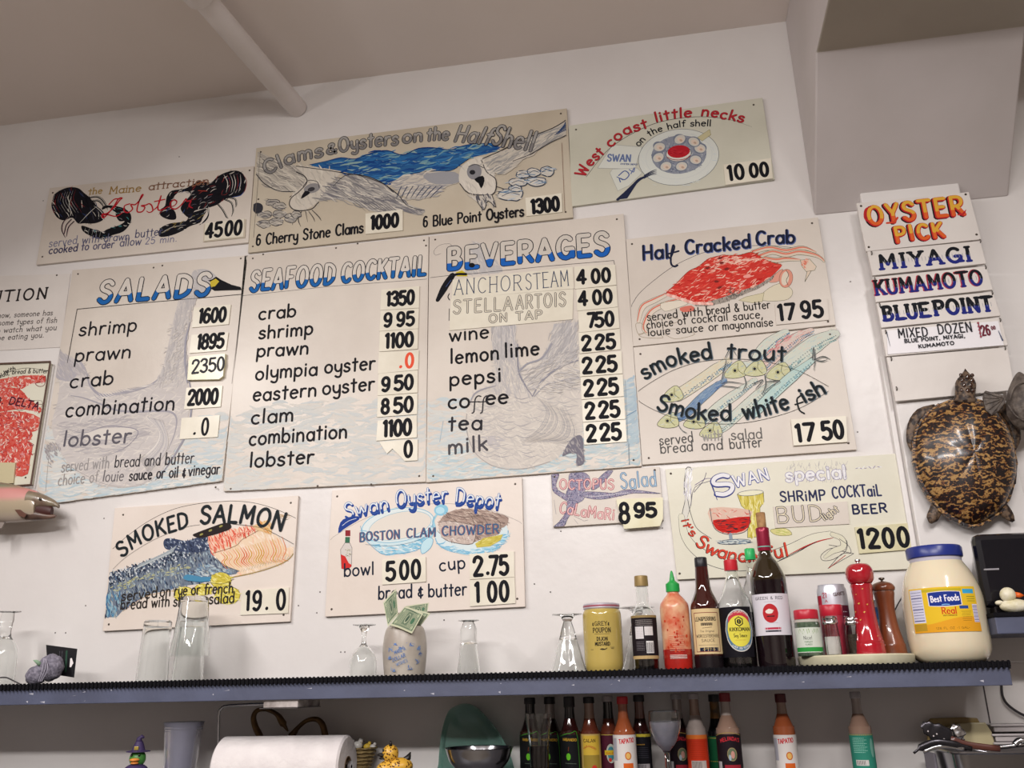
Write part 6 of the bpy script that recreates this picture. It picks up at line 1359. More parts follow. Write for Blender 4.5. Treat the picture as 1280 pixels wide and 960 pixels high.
A.text('KIKKOMAN', [(cx_-19, cy_-1.5), (cx_+20, cy_-1.5)], 6.6, 1.7, '1a1a1e', gap=1.6); A.line([(cx_-12, cy_-4.6), (cx_+12, cy_-4.6)], .6, 'b09a3c'); A.text('Soy Sauce', [(cx_-12, cy_-12.5), (cx_+13, cy_-12.5)], 6, 1.1, '2a261c', serif=.5)
A.line([(cx_-9, cy_-18), (cx_+9, cy_-18)], 1, 'c09a3c'); A.text('OVER 300 YEARS', [(cx_-17, cy_-29), (cx_, cy_-35), (cx_+17, cy_-29)], 3.4, .7, 'dcd8d0')
A.build('label', P.root)
# clear bottle behind
bottle('clear_bottle', 'clear bottle with bright green cap hidden behind the wine bottle', 952, 830, [(15, 830), (16, 826), (16, 770), (14, 740), (9, 725), (6.4, 712), (6, 700)], GLASS, [('cap', [(6.4, 700), (6.8, 698), (6.6, 687), (6, 686)], cm('bright_green_cap', '2fc06a', .35))], Y=-.05)
# wine
WG = mat('olive_wine_glass', '2a2010', .05, coat=1)
P = bottle('wine_bottle', 'red wine bottle with cork, red foil neck and white label', 971.5, 830, [(22.6, 830), (23.4, 825), (23.5, 780), (22.8, 730), (21, 718), (14, 703), (8, 694), (7.6, 680), (7.6, 662)], WG, [('foil', [(8, 689), (8.5, 687), (8.2, 668), (8.4, 666), (8.4, 661), (7.6, 660)], cm('red_foil', '8f1c38', .3, .3)), ('foil_band', [(8.7, 683.4), (8.7, 684.6)], cm('teal_band', '6fb0a4', .4)), ('cork', [(5.4, 661), (5.8, 658), (5.9, 642), (5.4, 641)], mat('cork', 'b0875c', .8, noise=1, nscale=90, col2='8f6a44'))])
P.lathe('dark_wine', [(23.5, 830), (23.8, 825), (23.9, 780), (23.2, 732), (22.4, 724)], mat('wine_dark', '14090e', .06, coat=1), smooth=False, base=True)
R = 23.95*P.k; A = P.art(R, 6e-4, slope=0); z = lambda y: P.z(y)*1000
A.patch(-42, 42, z(795), z(744), 'd0cbd2', 24)
A.text('GREEN & RED', [(-30, z(751)), (25, z(751))], 5, 1, '3a3640', gap=1.8, serif=.7); A.line([(-12, z(754)), (10, z(754))], .5, '8a8690')
A.disc(-2, z(768), 14.5, 17.5, 'b0282e'); A.disc(-4, z(766), 7, 4, 'dcd2c8'); A.patch(-9, 5, z(772.5), z(771), '241c20', 5); A.line([(-9, z(766)), (-4, z(763)), (4, z(765))], 1.4, 'dcd2c8', 3)
A.line([(-12, z(780)), (10, z(780))], .6, '9a96a0'); A.patch(-15, 15, z(788), z(785.5), 'b0304a', 8); A.patch(-15, 15, z(791), z(789), '2c2a34', 8)
A.build('label', P.root)
# ---- turntable and what stands on it
P = Pot('turntable', 'round cream turntable holding the shakers and mills', 'turntable', 1070, 829, -.127, ST)
P.lathe('disc', [(71, 829), (73, 828), (73.5, 821), (72, 819.5)], mat('cream_plastic', 'cfcab0', .4, noise=1, nscale=30, col2='c0ba9e'), smooth=False, base=True, n=64)
TT = ST+P.z(819.5)
def on_tt(name, label, cx, Y, cat, group=None): return Pot(name, label, cat, cx, 819, Y, TT, group)
P = on_tt('spice_jar', 'spice jar of dried parsley with red lid and white green label', 1013.5, -.165, 'jar')
P.lathe('jar', [(15.5, 819), (16, 816), (16, 790), (15.6, 776), (14.4, 774)], mat('herb_filled_glass', '5c6b58', .15, noise=1, nscale=120, col2='39483a', coat=.7), smooth=2, base=True)
P.lathe('clear_neck', [(15.75, 783), (15.75, 775)], mat('clear_neck_plastic', 'b8b0a8', .2), smooth=False)
P.lathe('lid', [(14.8, 775), (15.4, 774), (15.2, 763.5), (14.4, 762.5)], cm('red_lid', 'b52234', .35), smooth=False)
R = 16.1*P.k; A = P.art(R, 4e-4); z = lambda y: P.z(y)*1000
A.patch(-30, 30, z(816), z(785), 'c6cbc0'); A.patch(-30, 30, z(815), z(809.5), '2f8c3e')
for i, x_ in enumerate((-18, -11, -2, 8, 15)): A.poly([(x_, z(787.5+i % 2*2)), (x_+4, z(786.5)), (x_+5, z(791)), (x_+1, z(793))], '7f9a5c')
A.text('Nice!', [(-9, z(800)), (6, z(800))], 6.4, .9, '3a3c3a', serif=.4); A.text('PARSLEY', [(-8, z(803.8)), (6, z(803.8))], 2.6, .6, '5c7a5a'); A.text('FLAKES', [(-7, z(807)), (5, z(807))], 2.4, .6, '5c7a5a')
A.build('label', P.root)
P = on_tt('spice_jar', 'red lidded spice jar standing behind the glass salt shaker', 1046, -.12, 'jar')
P.lathe('jar', [(14, 819), (14.4, 816), (14.4, 776), (14, 770)], cm('reddish_label', '9c3040', .4), smooth=False, base=True)
P.lathe('lid', [(14, 770), (14.6, 769), (14.6, 757.5), (13.8, 756.5)], cm('red_lid', 'b52234', .35), smooth=False)
STEEL = mat('polished_steel', 'c6c6c8', .18, metal=1)
P = on_tt('salt_shaker', 'faceted glass salt shaker with chrome top half full of salt', 1043, -.175, 'shaker')
P.lathe('glass', [(10, 819), (10.6, 816), (10, 796), (9, 786), (8.4, 780)], GLASS, smooth=2, base=True, n=10, auto=20, thick=.0012)
P.lathe('salt', [(8.6, 818), (9.2, 815), (9, 800), (8.8, 796)], mat('salt', 'dcd6d2', .8), smooth=False)
P.lathe('top', [(9, 780.5), (10, 779), (9.6, 776), (8.6, 775), (9.6, 773), (8.4, 770.5), (4, 769.5)], STEEL, smooth=False)
P = on_tt('pepper_shaker', 'glass pepper shaker with chrome top tucked left of the red mill', 1070, -.15, 'shaker')
P.lathe('glass', [(10, 819), (10.6, 816), (10.4, 796), (9, 786), (8.4, 781)], GLASS, smooth=2, base=True, n=10, auto=20, thick=.0012)
P.lathe('pepper', [(8.8, 818), (9.2, 815), (9, 796), (8.6, 793)], mat('pepper', '55483a', .9, noise=1, nscale=400, col2='2c241e'), smooth=False)
P.lathe('top', [(9, 781.5), (9.8, 780), (9.4, 777), (8.6, 776), (9, 774), (7.6, 771.5), (4, 770.5)], STEEL, smooth=False)
P = on_tt('drink_can', 'white and silver drink can with red print behind the shakers', 1050, -.09, 'can')
P.lathe('can', [(17, 819), (19, 816), (19, 744), (18.5, 738), (16.5, 733), (16.8, 731.5), (16, 731.5), (15.6, 733)], mat('can_white', 'c9cbd4', .3, metal=.35), smooth=False, base=True)
R = 19*P.k; A = P.art(R, 4e-4); z = lambda y: P.z(y)*1000
A.patch(-36, -22, z(800), z(745), 'b02c40', 8); A.text('21', [(-19, z(748)), (-10, z(748))], 9, 2, 'a82c40', serif=.6); A.text('A', [(-15, z(754)), (-9, z(754))], 5, 1.2, 'a82c40')
A.text('GIANTS', [(3, z(747)), (26, z(745))], 6, 1.5, '4a2a26', serif=.7); A.patch(12, 36, z(800), z(758), '5c2034', 8); A.line([(18, z(766)), (26, z(766))], 1.5, 'd6d0d6'); A.line([(18, z(772)), (26, z(772))], 1.5, 'd6d0d6')
A.build('can_print', P.root)
P = on_tt('pepper_mill', 'tall glossy red pepper mill with ball head and steel knob', 1089, -.155, 'pepper mill')
RED_ = mat('red_lacquer', 'a01624', .12, coat=1, noise=2.2, nscale=26, col2='a81a28')
P.lathe('body', [(19.6, 819), (20, 817), (19, 806), (18.4, 804), (18.8, 802), (17.6, 800), (14.6, 782), (13.2, 765), (12.8, 750), (13.4, 738), (14.2, 733), (13.6, 730.5)], RED_, smooth=False, base=True)
P.lathe('head', [(10, 731), (14, 729), (17, 724), (17.6, 718), (16.4, 711), (12, 706), (6, 704.5)], RED_, smooth=2)
P.lathe('knob', [(2.4, 705), (2, 703), (3.8, 701.5), (3.6, 699.5), (1, 698.8)], STEEL, smooth=False)
fl = MB(); rr_ = 15*P.k
for i in range(16):
    yy = random.uniform(712, 812); a_ = P.face+random.uniform(-1.1, 1.1)
    r_ = {0: 17.6, 1: 13.4, 2: 14, 3: 17.6}[0 if yy < 729 else 1 if yy < 768 else 2 if yy < 790 else 3]*P.k+.0006
    c_ = Vector((math.sin(a_)*r_, -math.cos(a_)*r_, P.z(yy))); t_v = Vector((math.cos(a_), math.sin(a_), 0)); s_ = random.uniform(.0012, .0028)
    fl.add([c_-t_v*s_, c_+Vector((0, 0, s_*.7)), c_+t_v*s_*.8+Vector((0, 0, s_*.4)), c_-Vector((0, 0, s_*.6))], [(0, 1, 2, 3)])
o = fl.build('gold_fleck', mat('gold_fleck', 'd0a04a', .4), P.root); o['kind'] = 'stuff'
P = on_tt('pepper_mill', 'brown turned wood pepper mill behind the red one', 1116.5, -.12, 'pepper mill')
WD = mat('turned_wood', '7c3f22', .3, coat=.5, noise=1.2, nscale=30, col2='5c2c18', stretch=(1, 1, .15))
P.lathe('body', [(18, 819), (18.4, 817), (17.6, 808), (17.8, 806), (16.6, 804), (13.4, 790), (11.2, 775), (10.8, 762), (12.2, 748), (13.4, 742), (13.2, 739.5)], WD, smooth=False, base=True)
P.lathe('cap', [(13.4, 739), (14.6, 737.5), (14.8, 734), (12, 730), (6, 727.5), (3, 727)], WD, smooth=2)
P.lathe('knob', [(1.6, 727.5), (1.5, 725.5), (4, 724), (3.6, 722.3), (1, 721.8)], cm('dark_metal', '5a5048', .3, .8), smooth=False)
P = on_tt('packet', 'blue and white packet showing between the two mills', 1099, -.075, 'packet')
P.lathe('pack', [(11, 819), (12, 815), (12, 760), (10, 751)], cm('blue_pack', '3a6aa8', .4), smooth=False, base=True, n=24)
A = P.art(12.1*P.k, 4e-4); A.patch(-16, 16, P.z(760)*1000, P.z(752)*1000, 'c6ccd2', 8); A.patch(-16, 16, P.z(790)*1000, P.z(775)*1000, '6aa4cc', 8); A.build('pack_print', P.root)
# ---- mayonnaise jar
P = Pot('mayonnaise_jar', 'huge glass jar of mayonnaise with blue lid and yellow label', 'jar', 1191, 828, -.13, ST)
MAYO = mat('mayonnaise_cream', 'ddd0b4', .16, coat=.8, sub=.15)
P.lathe('jar', [(38, 828), (45, 824), (50, 814), (51.4, 800), (51.2, 780), (50.8, 760), (49.6, 745), (46, 730), (40, 716), (34, 706), (31.5, 701), (31.5, 697)], MAYO, smooth=2, base=True, n=64)
P.lathe('clear_shoulder', [(32.4, 703.5), (32.2, 698)], mat('hazy_glass', 'b8b4c0', .15), smooth=False, n=48)
P.lathe('lid', [(33.5, 698.5), (34.6, 697.5), (34.8, 687), (33, 684.5)], cm('blue_lid', '22307c', .3), smooth=False, n=48)
R = 51.2*P.k; A = P.art(R, 1.4e-3, turn=-.02); z = lambda y: P.z(y)*1000
L0, L1 = z(792), z(738)
def yl(f): return L0+(L1-L0)*f
A.patch(-58, 64, L0, L1, 'dcb62c', 40); A.patch(-58, 64, lambda x: L0, lambda x: L0+16+(x+58)*.06+4*math.sin(x/22), 'd99a26', 40); A.patch(-33, 36, yl(.9), yl(.96), 'b9a82c')
A.patch(-56, -31, yl(.22), yl(.97), 'c9c9dc', 8)
for i in range(11): A.line([(-54, yl(.27+i*.064)), (-33, yl(.27+i*.064))], [.8, 1.6][i % 4 == 0], ['55567c', '2c2f6c'][i % 4 == 0])
A.patch(-56, -31, yl(.04), yl(.2), 'b08c2c', 8)
A.patch(-22, 34, lambda x: yl(.62)-5*math.cos((x-6)/28), lambda x: yl(.86)+4*math.cos((x-6)/28), 'd9d6dc', 20); A.patch(-20.5, 32.5, lambda x: yl(.62)-3.6*math.cos((x-6)/28), lambda x: yl(.86)+2.8*math.cos((x-6)/28), '1f3484', 20)
A.text('Best Foods', [(-17, yl(.67)), (30, yl(.69))], 10.5, 2.3, 'e6e4ec', serif=.5, gap=1.6); A.line([(0, yl(.6)), (6, yl(.61)), (12, yl(.6))], 1.6, '7cb0dc', 3)
A.text('Real', [(-2, yl(.4)), (22, yl(.4))], 11, 2.4, 'c23a1e', serif=.6, gap=1.4); A.text('MAYONNAISE', [(-1, yl(.345)), (22, yl(.345))], 2.6, .6, '6a4a1c')
A.patch(38, 60, yl(.84), yl(.94), '3aa0cc', 8); A.patch(28, 44, yl(.5), yl(.57), '2c4a90', 6); A.patch(52, 63, yl(.2), yl(.6), 'ccc6dc', 6)
for i in range(10): A.line([(53, yl(.22+i*.037)), (62, yl(.22+i*.037))], [.6, 1.1][i % 2], '4a4468')
for i in range(6): A.line([(30+i % 2, yl(.44-i*.04)), (48-i % 3, yl(.44-i*.04))], .6, '7a6020')
A.text('128 FL OZ (1 GAL)', [(-16, yl(.06)), (40, yl(.06))], 3.6, .7, '7a5a1c'); 
for i in range(3): A.line([(44, yl(.77-i*.05)), (60, yl(.77-i*.05))], .9, '6a7a2c')
me_ = A.build('label', P.root)
# ---- soap dispenser / towel box on the right
q0 = on_y(1215.5, 667.5, -.16)
dp = thing('towel_dispenser', 'glossy black wall dispenser box at the right behind the jar', 'dispenser', (q0.x+.14, -.03, S2T))
BLK_ = mat('black_gloss_plastic', '131218', .18, coat=.4)
rel(MB().box((q0.x, -.16, S2T+.012), (q0.x+.28, -.13, q0.z)).box((q0.x+.035, -.13, S2T+.012), (q0.x+.28, -.03, q0.z-.01)), dp).build('housing', BLK_, dp, bevel=.012)
rel(MB().box((q0.x+.008, -.162, on_y(1240, 712, -.16).z-.001), (q0.x+.034, -.159, on_y(1240, 712, -.16).z+.002)), dp).build('pale_dash', mat('dash_silver', 'c6c4cc', .2, metal=.6), dp)  # thin pale dash on the front of the housing
rel(MB().box((q0.x+.012, -.165, S2T+.0), (q0.x+.28, -.03, S2T+.014)), dp).build('tray', BLK_, dp, bevel=.003)
# ---- white duck
d0 = on_z(1268, 764, S2T); Yd = -.185; c = on_y(1268, 764, Yd)
dk_ = thing('duck_figurine', 'small white carved duck with orange bill on the right shelf', 'figurine', (c.x, Yd, S2T))
kd = (on_y(1273, 760, Yd).x-on_y(1263, 760, Yd).x)/10*1.12
WH = mat('ivory_resin', 'dcd6c2', .5, noise=1, nscale=60, col2='cbc39f', bump=.4, bscale=120)
b_ = MB().ball((.002, 0, 8*kd), (17*kd, 9*kd, 8.2*kd), 20, 12)
b_.ball((-15*kd, 0, 12*kd), (5*kd, 4*kd, 3*kd), 12, 8).build('body', WH, dk_, smooth=True)
MB().ball((-4*kd, -.001, 21*kd), (9*kd, 8*kd, 9*kd), 18, 12).build('head', WH, dk_, smooth=True)
MB().tube([(4*kd, -.002, 21*kd), (9*kd, -.003, 20*kd), (13*kd, -.003, 19.5*kd)], [3.4*kd, 3*kd, 1*kd], 10).build('bill', cm('orange_bill', 'd9601c', .4), dk_, smooth=True)
MB().ball((0, -.0065*1, 23*kd), .9*kd, 8, 6).build('eye', cm('eye_black', '141414', .2), dk_)
# ---- power cord on the right
pc = [on_y(*p, -.02) for p in ((1129, 744), (1120, 760), (1112, 782))]+[Vector((on_y(1112, 782, -.02).x, -.02, ST+.003))]
o = MB().tube(smoothpts(pc, 4), .0013, 8).build('cable', mat('black_cable', '2a262a', .5), None, smooth=True); tag(o, 'thin black cable dropping down the wall beside the wooden mill', 'cable')
pc = [on_y(*p, -.012) for p in ((1236, 800), (1246, 815), (1252, 832), (1252, 862), (1256, 876), (1266, 886), (1282, 895), (1300, 900))]
xs_ = x1s+.006
pc = [Vector((max(p.x, xs_), p.y, p.z)) if 1.54 < p.z < 1.6 else p for p in pc]
o = MB().tube(smoothpts(pc, 5), .0024, 8).build('cable', mat('black_cable', '2a262a', .5), None, smooth=True); tag(o, 'black cable running past the right end of the blue shelf', 'cable')
# ================================================================== turtle, fishes on the wall
def wallshell(name, out, c, Y0, dome, m, root, rings=10, power=2.2, bumpf=None, n_sub=5, edge=.006, sm=True):
    """domed body from a picture outline lying on the plane Y0, rising towards the viewer"""
    P = smoothpts(out, n_sub, True); O = [on_y(p[0], p[1], Y0) for p in P]; cc = on_y(c[0], c[1], Y0); k = len(O); vs = []; fs = []
    for p in O: vs.append(Vector((p.x, Y0, p.z)))
    for j in range(rings):
        t = j/rings; r = 1-t
        for i, p in enumerate(O):
            h = edge+dome*(1-r**power)**.7
            if bumpf: h += bumpf(t, i/k, p, cc)*dome
            vs.append(Vector((cc.x+(p.x-cc.x)*r, Y0-h, cc.z+(p.z-cc.z)*r)))
    vs.append(Vector((cc.x, Y0-edge-dome, cc.z)))
    for j in range(rings):
        for i in range(k): fs.append((j*k+i, j*k+(i+1) % k, (j+1)*k+(i+1) % k, (j+1)*k+i))
    for i in range(k): fs.append((rings*k+i, rings*k+(i+1) % k, len(vs)-1))
    fs.append(tuple(range(k)))
    mb = MB().add(vs, fs); rel(mb, root); return mb.build(name, m, root, smooth=sm, auto=70)
def tortoise_mat():
    m = bpy.data.materials.new('tortoiseshell'); m.use_nodes = True; nt = m.node_tree; b = nt.nodes['Principled BSDF']; L = nt.links.new
    tc = nt.nodes.new('ShaderNodeTexCoord'); mp = nt.nodes.new('ShaderNodeMapping'); L(tc.outputs['Object'], mp.inputs[0]); mp.inputs['Scale'].default_value = (1, .4, 1.5)
    n = nt.nodes.new('ShaderNodeTexNoise'); n.inputs['Scale'].default_value = 30; n.inputs['Detail'].default_value = 4; n.inputs['Roughness'].default_value = .65; n.inputs['Distortion'].default_value = 1.6; L(mp.outputs[0], n.inputs[0])
    w = nt.nodes.new('ShaderNodeTexWave'); w.wave_type = 'BANDS'; w.bands_direction = 'Z'; w.inputs['Scale'].default_value = 11; w.inputs['Distortion'].default_value = 16; w.inputs['Detail'].default_value = 4; w.inputs['Detail Scale'].default_value = 3.2; w.inputs['Detail Roughness'].default_value = .65; L(mp.outputs[0], w.inputs[0])
    mx = nt.nodes.new('ShaderNodeMath'); mx.operation = 'MULTIPLY_ADD'; L(w.outputs['Fac'], mx.inputs[0]); mx.inputs[1].default_value = .45; L(n.outputs[0], mx.inputs[2])
    r = nt.nodes.new('ShaderNodeValToRGB'); e = r.color_ramp.elements; e[0].position = .6; e[0].color = (*rgb('150c0c'), 1); e[1].position = 1; e[1].color = (*rgb('a88450'), 1)
    x = e.new(.76); x.color = (*rgb('361812'), 1); x = e.new(.82); x.color = (*rgb('6a3a1c'), 1); x = e.new(.88); x.color = (*rgb('96703c'), 1)
    L(mx.outputs[0], r.inputs[0]); L(r.outputs[0], b.inputs['Base Color']); b.inputs['Roughness'].default_value = .38; b.inputs['Coat Weight'].default_value = .3; b.inputs['Coat Roughness'].default_value = .12
    return m
TOR = tortoise_mat(); SKIN = mat('turtle_skin', '6a5644', .5, noise=2.2, nscale=110, col2='2a1e19', bump=.5, bscale=160)
tq = on_y(1208, 655, -.031)
tt_ = thing('sea_turtle', 'varnished sea turtle with mottled brown shell hung under the planks', 'turtle', (tq.x, -.031, tq.z))
out = [(1192, 501), (1207, 497), (1222, 501), (1241, 510), (1257, 530), (1266, 556), (1270, 585), (1265, 612), (1254, 634), (1240, 647), (1226, 654), (1213, 657), (1199, 651), (1180, 640), (1163, 622), (1150, 598), (1143, 570), (1145, 543), (1155, 522), (1172, 508)]
def scute(t, s_, p, cc):
    return .05*abs(math.sin(s_*PI*11))*(t < .3)+.035*abs(math.sin(s_*PI*6))*(t > .3)
wallshell('carapace', out, (1209, 572), -.056, .042, TOR, tt_, rings=14, power=2.4, bumpf=scute, edge=.004)
# marginal scutes: saw-toothed rim plates
P_ = smoothpts(out, 6, True); k_ = len(P_)
for i in range(0, k_, 5):
    a, b = P_[i], P_[(i+5) % k_]; cx_, cy_ = 1209, 572
    q = [a, ((a[0]-cx_)*1.035+cx_, (a[1]-cy_)*1.03+cy_), ((b[0]-cx_)*1.05+cx_, (b[1]-cy_)*1.045+cy_), b, ((b[0]-cx_)*.86+cx_, (b[1]-cy_)*.86+cy_), ((a[0]-cx_)*.86+cx_, (a[1]-cy_)*.86+cy_)]
    mb = MB().prism([on_y(p[0], p[1], -.062) for p in q], (0, 1, 0), .012); rel(mb, tt_); mb.build('marginal_scute', TOR, tt_, bevel=.001)
hd_ = [on_y(*p, -.066)-tt_.location for p in ((1206, 505), (1206.5, 492), (1207, 482), (1207.5, 473), (1207, 466), (1206.5, 461))]
kk = (on_y(1212, 480, -.055).x-on_y(1202, 480, -.055).x)/10
mb = MB().tube(smoothpts(hd_, 4), [r*kk for r in [14, 13.6, 13.2, 12.8, 12.5, 12.4, 12.5, 12.8, 13, 12.8, 12, 11, 9.6, 8.2, 6.8, 5, 3.8, 2.6, 1.8, 1, .6]], 18)
for v in mb.v: v.y = hd_[0].y+(v.y-hd_[0].y)*.8
mb.build('head_and_neck', SKIN, tt_, smooth=True)
hs = MB()
for (x, y, r) in [(1207, 474, 3.2), (1201, 478, 3), (1213, 478, 3), (1203, 484, 3), (1210.5, 484, 3), (1199, 471, 2.4), (1213, 471.5, 2.4), (1207, 491, 3), (1200, 490, 2.6), (1214, 490, 2.6)]:
    p = on_y(x, y, -.066)-tt_.location; hs.ball((p.x, p.y-12.2*kk*(1-((x-1207)/13)**2*.6)*.8, p.z), (r*kk, .0016, r*kk*1.1), 8, 6)
o = hs.build('head_scale', mat('head_scale', '3a2214', .25, coat=.5), tt_, smooth=True); o['kind'] = 'stuff'
for sgn in (-1, 1):
    p = on_y(1207+sgn*9, 474, -.072)-tt_.location; MB().ball(p, (.002, .002, .0024), 8, 6).build('eye', cm('eye_black', '141414', .2), tt_, smooth=True)
def limb(name, pts, rs, Y=-.052, m=SKIN, parent=None, root=tt_, flat=.55):
    V = [on_y(p[0], p[1], Y)-root.location for p in smoothpts(pts, 3)]
    n = len(V); R = [rs[min(int(i/(n-1)*(len(rs)-1)), len(rs)-2)]*(1-((i/(n-1)*(len(rs)-1)) % 1))+rs[min(int(i/(n-1)*(len(rs)-1))+1, len(rs)-1)]*((i/(n-1)*(len(rs)-1)) % 1) if i < n-1 else rs[-1] for i in range(n)]
    mb = MB().tube(V, [r*kk for r in R], 12)
    for v in mb.v: v.y = V[0].y+(v.y-V[0].y)*flat
    return mb.build(name, m, root, smooth=True)
limb('rear_flipper', [(1180, 620), (1172, 634), (1166, 646), (1163, 654)], [10, 9, 8, 7.5, 2]); limb('rear_flipper', [(1240, 622), (1253, 636), (1261, 645), (1267, 652)], [9, 9, 8, 6, 2])
limb('front_flipper', [(1170, 512), (1152, 518), (1142, 532), (1139, 552), (1143, 568)], [8, 9, 8, 6, 2], Y=-.05); limb('front_flipper', [(1236, 508), (1256, 512), (1266, 528), (1270, 548), (1268, 562)], [8, 9, 8, 6, 2], Y=-.05)
# dried fish at the right edge
fq = on_y(1275, 500, -0.0900)
DF = mat('dried_fish_skin', '6a6058', .55, noise=1.4, nscale=60, col2='453c37', bump=.6, bscale=140)
df = thing('dried_fish', 'grey dried flat fish with a fan tail at the right edge above the turtle', 'fish', fq)
wallshell('body', [(1258, 497), (1263, 480), (1272, 466), (1284, 474), (1298, 488), (1304, 508), (1296, 528), (1282, 538), (1268, 532), (1258, 516)], (1280, 502), -0.0820, .03, DF, df, rings=8, power=2)
tf = MB(); pts = [(1256, 494), (1246, 492), (1232, 488), (1229, 495), (1230, 504), (1233, 513), (1240, 519), (1248, 514), (1257, 503)]
tf.prism([on_y(*p, -0.0920) for p in pts], (0, 1, 0), .006); rel(tf, df); tf.build('tail_fin', DF, df, bevel=.001)
for p in ((1230, 490), (1230, 497), (1232, 505), (1236, 512), (1241, 517)):
    mb = MB().tube([on_y(1254, 498, -0.0930), on_y(p[0], p[1], -0.0935)], [.0016, .0008], 6); rel(mb, df); mb.build('fin_ray', DF, df, smooth=True)
mb = MB().tube([on_y(*p, -0.1140) for p in smoothpts([(1262, 500), (1268, 484), (1280, 478), (1292, 486)], 4)], .0016, 6); rel(mb, df); mb.build('body_ridge', DF, df, smooth=True)
mb = MB().tube([on_y(*p, -0.1060) for p in smoothpts([(1260, 506), (1270, 520), (1284, 526), (1296, 520)], 4)], .0018, 6); rel(mb, df); mb.build('body_ridge', DF, df, smooth=True)
mb = MB().tube([on_y(1290, 500, -0.0950), on_y(1290, 500, -.03)], .004, 8); rel(mb, df); mb.build('mount_peg', HK, df)
# mounted trout at the left
YT = -.06
def trout_mat():
    m = bpy.data.materials.new('trout_skin'); m.use_nodes = True; nt = m.node_tree; b = nt.nodes['Principled BSDF']; L = nt.links.new
    tc = nt.nodes.new('ShaderNodeTexCoord'); sp = nt.nodes.new('ShaderNodeSeparateXYZ'); L(tc.outputs['Generated'], sp.inputs[0])
    n = nt.nodes.new('ShaderNodeTexNoise'); n.inputs['Scale'].default_value = 7; L(tc.outputs['Object'], n.inputs[0])
    ad = nt.nodes.new('ShaderNodeMath'); ad.operation = 'MULTIPLY_ADD'; L(n.outputs[0], ad.inputs[0]); ad.inputs[1].default_value = .16; L(sp.outputs['Z'], ad.inputs[2])
    r = nt.nodes.new('ShaderNodeValToRGB'); e = r.color_ramp.elements; e[0].position = .12; e[0].color = (*rgb('a8998e'), 1); e[1].position = 1; e[1].color = (*rgb('4a4d3e'), 1)
    for p, c in ((.3, 'a3957f'), (.48, 'ab9a82'), (.58, 'c98f88'), (.72, 'c58680'), (.8, '86836a'), (.9, '5c6050')): x = e.new(p); x.color = (*rgb(c), 1)
    L(ad.outputs[0], r.inputs[0]); L(r.outputs[0], b.inputs['Base Color']); b.inputs['Roughness'].default_value = .3; b.inputs['Coat Weight'].default_value = .4
    return m
TR = trout_mat(); t0 = on_y(20, 630, YT)
tr = thing('mounted_trout', 'mounted pink striped trout head with open mouth at the left edge', 'fish', t0)
st = [(-60, 598, 650), (-40, 599, 652), (-20, 601, 653.5), (0, 604, 653), (12, 606, 653), (24, 609, 652.5), (36, 612, 651.5), (44, 614.5, 650.8), (48, 617, 649)]
def sect(stl, name, m, nn=24, dm=.42, capend=True):
    vs = []; fs = []
    for (x, a, b) in smoothpts(stl, 3):
        A1 = on_y(x, a, YT); B1 = on_y(x, b, YT); c = (A1+B1)/2; r = (A1-B1).length/2
        for i in range(nn): t = 2*PI*i/nn; vs.append(Vector((c.x, YT+r*dm*2*math.sin(t)*.62, c.z+r*math.cos(t))))
    k = len(vs)//nn
    for j in range(k-1):
        for i in range(nn): fs.append((j*nn+i, j*nn+(i+1) % nn, (j+1)*nn+(i+1) % nn, (j+1)*nn+i))
    fs += [tuple(range(nn)), tuple(range((k-1)*nn, k*nn))]
    mb = MB().add(vs, fs); rel(mb, tr); return mb.build(name, m, tr, smooth=True, auto=60)
sect(st, 'body', TR)
JAW = mat('trout_jaw', '6b5246', .35, noise=1, nscale=40, col2='4c3a33', coat=.4); TRH = mat('trout_head_skin', '857a66', .3, noise=1.3, nscale=30, col2='6b5548', coat=.4)
sect([(38, 613, 636), (48, 616, 635.6), (57, 619.6, 634.6), (65, 623.6, 633.6), (70, 627, 633.6), (73.5, 630.5, 635.5)], 'upper_jaw', TRH, dm=.72)
sect([(36, 634, 651.3), (46, 637.6, 650.8), (56, 641, 650), (64, 643, 648.8), (70, 643.4, 646.8)], 'lower_jaw', JAW, dm=.8)
sect([(44, 628, 647), (54, 630, 646.5), (61, 632, 646), (65, 634, 645)], 'mouth_lining', mat('mouth_red', '3c1612', .5), dm=.46)
p = on_y(56, 625.5, YT)-tr.location; MB().ball((p.x, -.0175, p.z), (.0034, .002, .0034), 12, 8).build('eye', mat('fish_eye', '2a2622', .15, coat=1), tr, smooth=True)
fn = MB().prism([on_y(*p, YT-.022) for p in ((18, 637), (25, 637), (33, 643), (30, 647), (24, 645))], (0, 1, 0), .003); rel(fn, tr); fn.build('pectoral_fin', mat('fin_brown', '5c3a2e', .5), tr, bevel=.0008)
fn = MB().prism([on_y(*p, YT-.005) for p in ((-8, 652), (6, 652), (2, 660), (-10, 664))], (0, 1, 0), .004); rel(fn, tr); fn.build('lower_fin', mat('fin_grey', '8a7f78', .5), tr, bevel=.0008)
p = on_y(-30, 628, YT); mb = MB().tube([p, Vector((p.x, 0, p.z))], .006, 10); rel(mb, tr); mb.build('mount_peg', HK, tr)

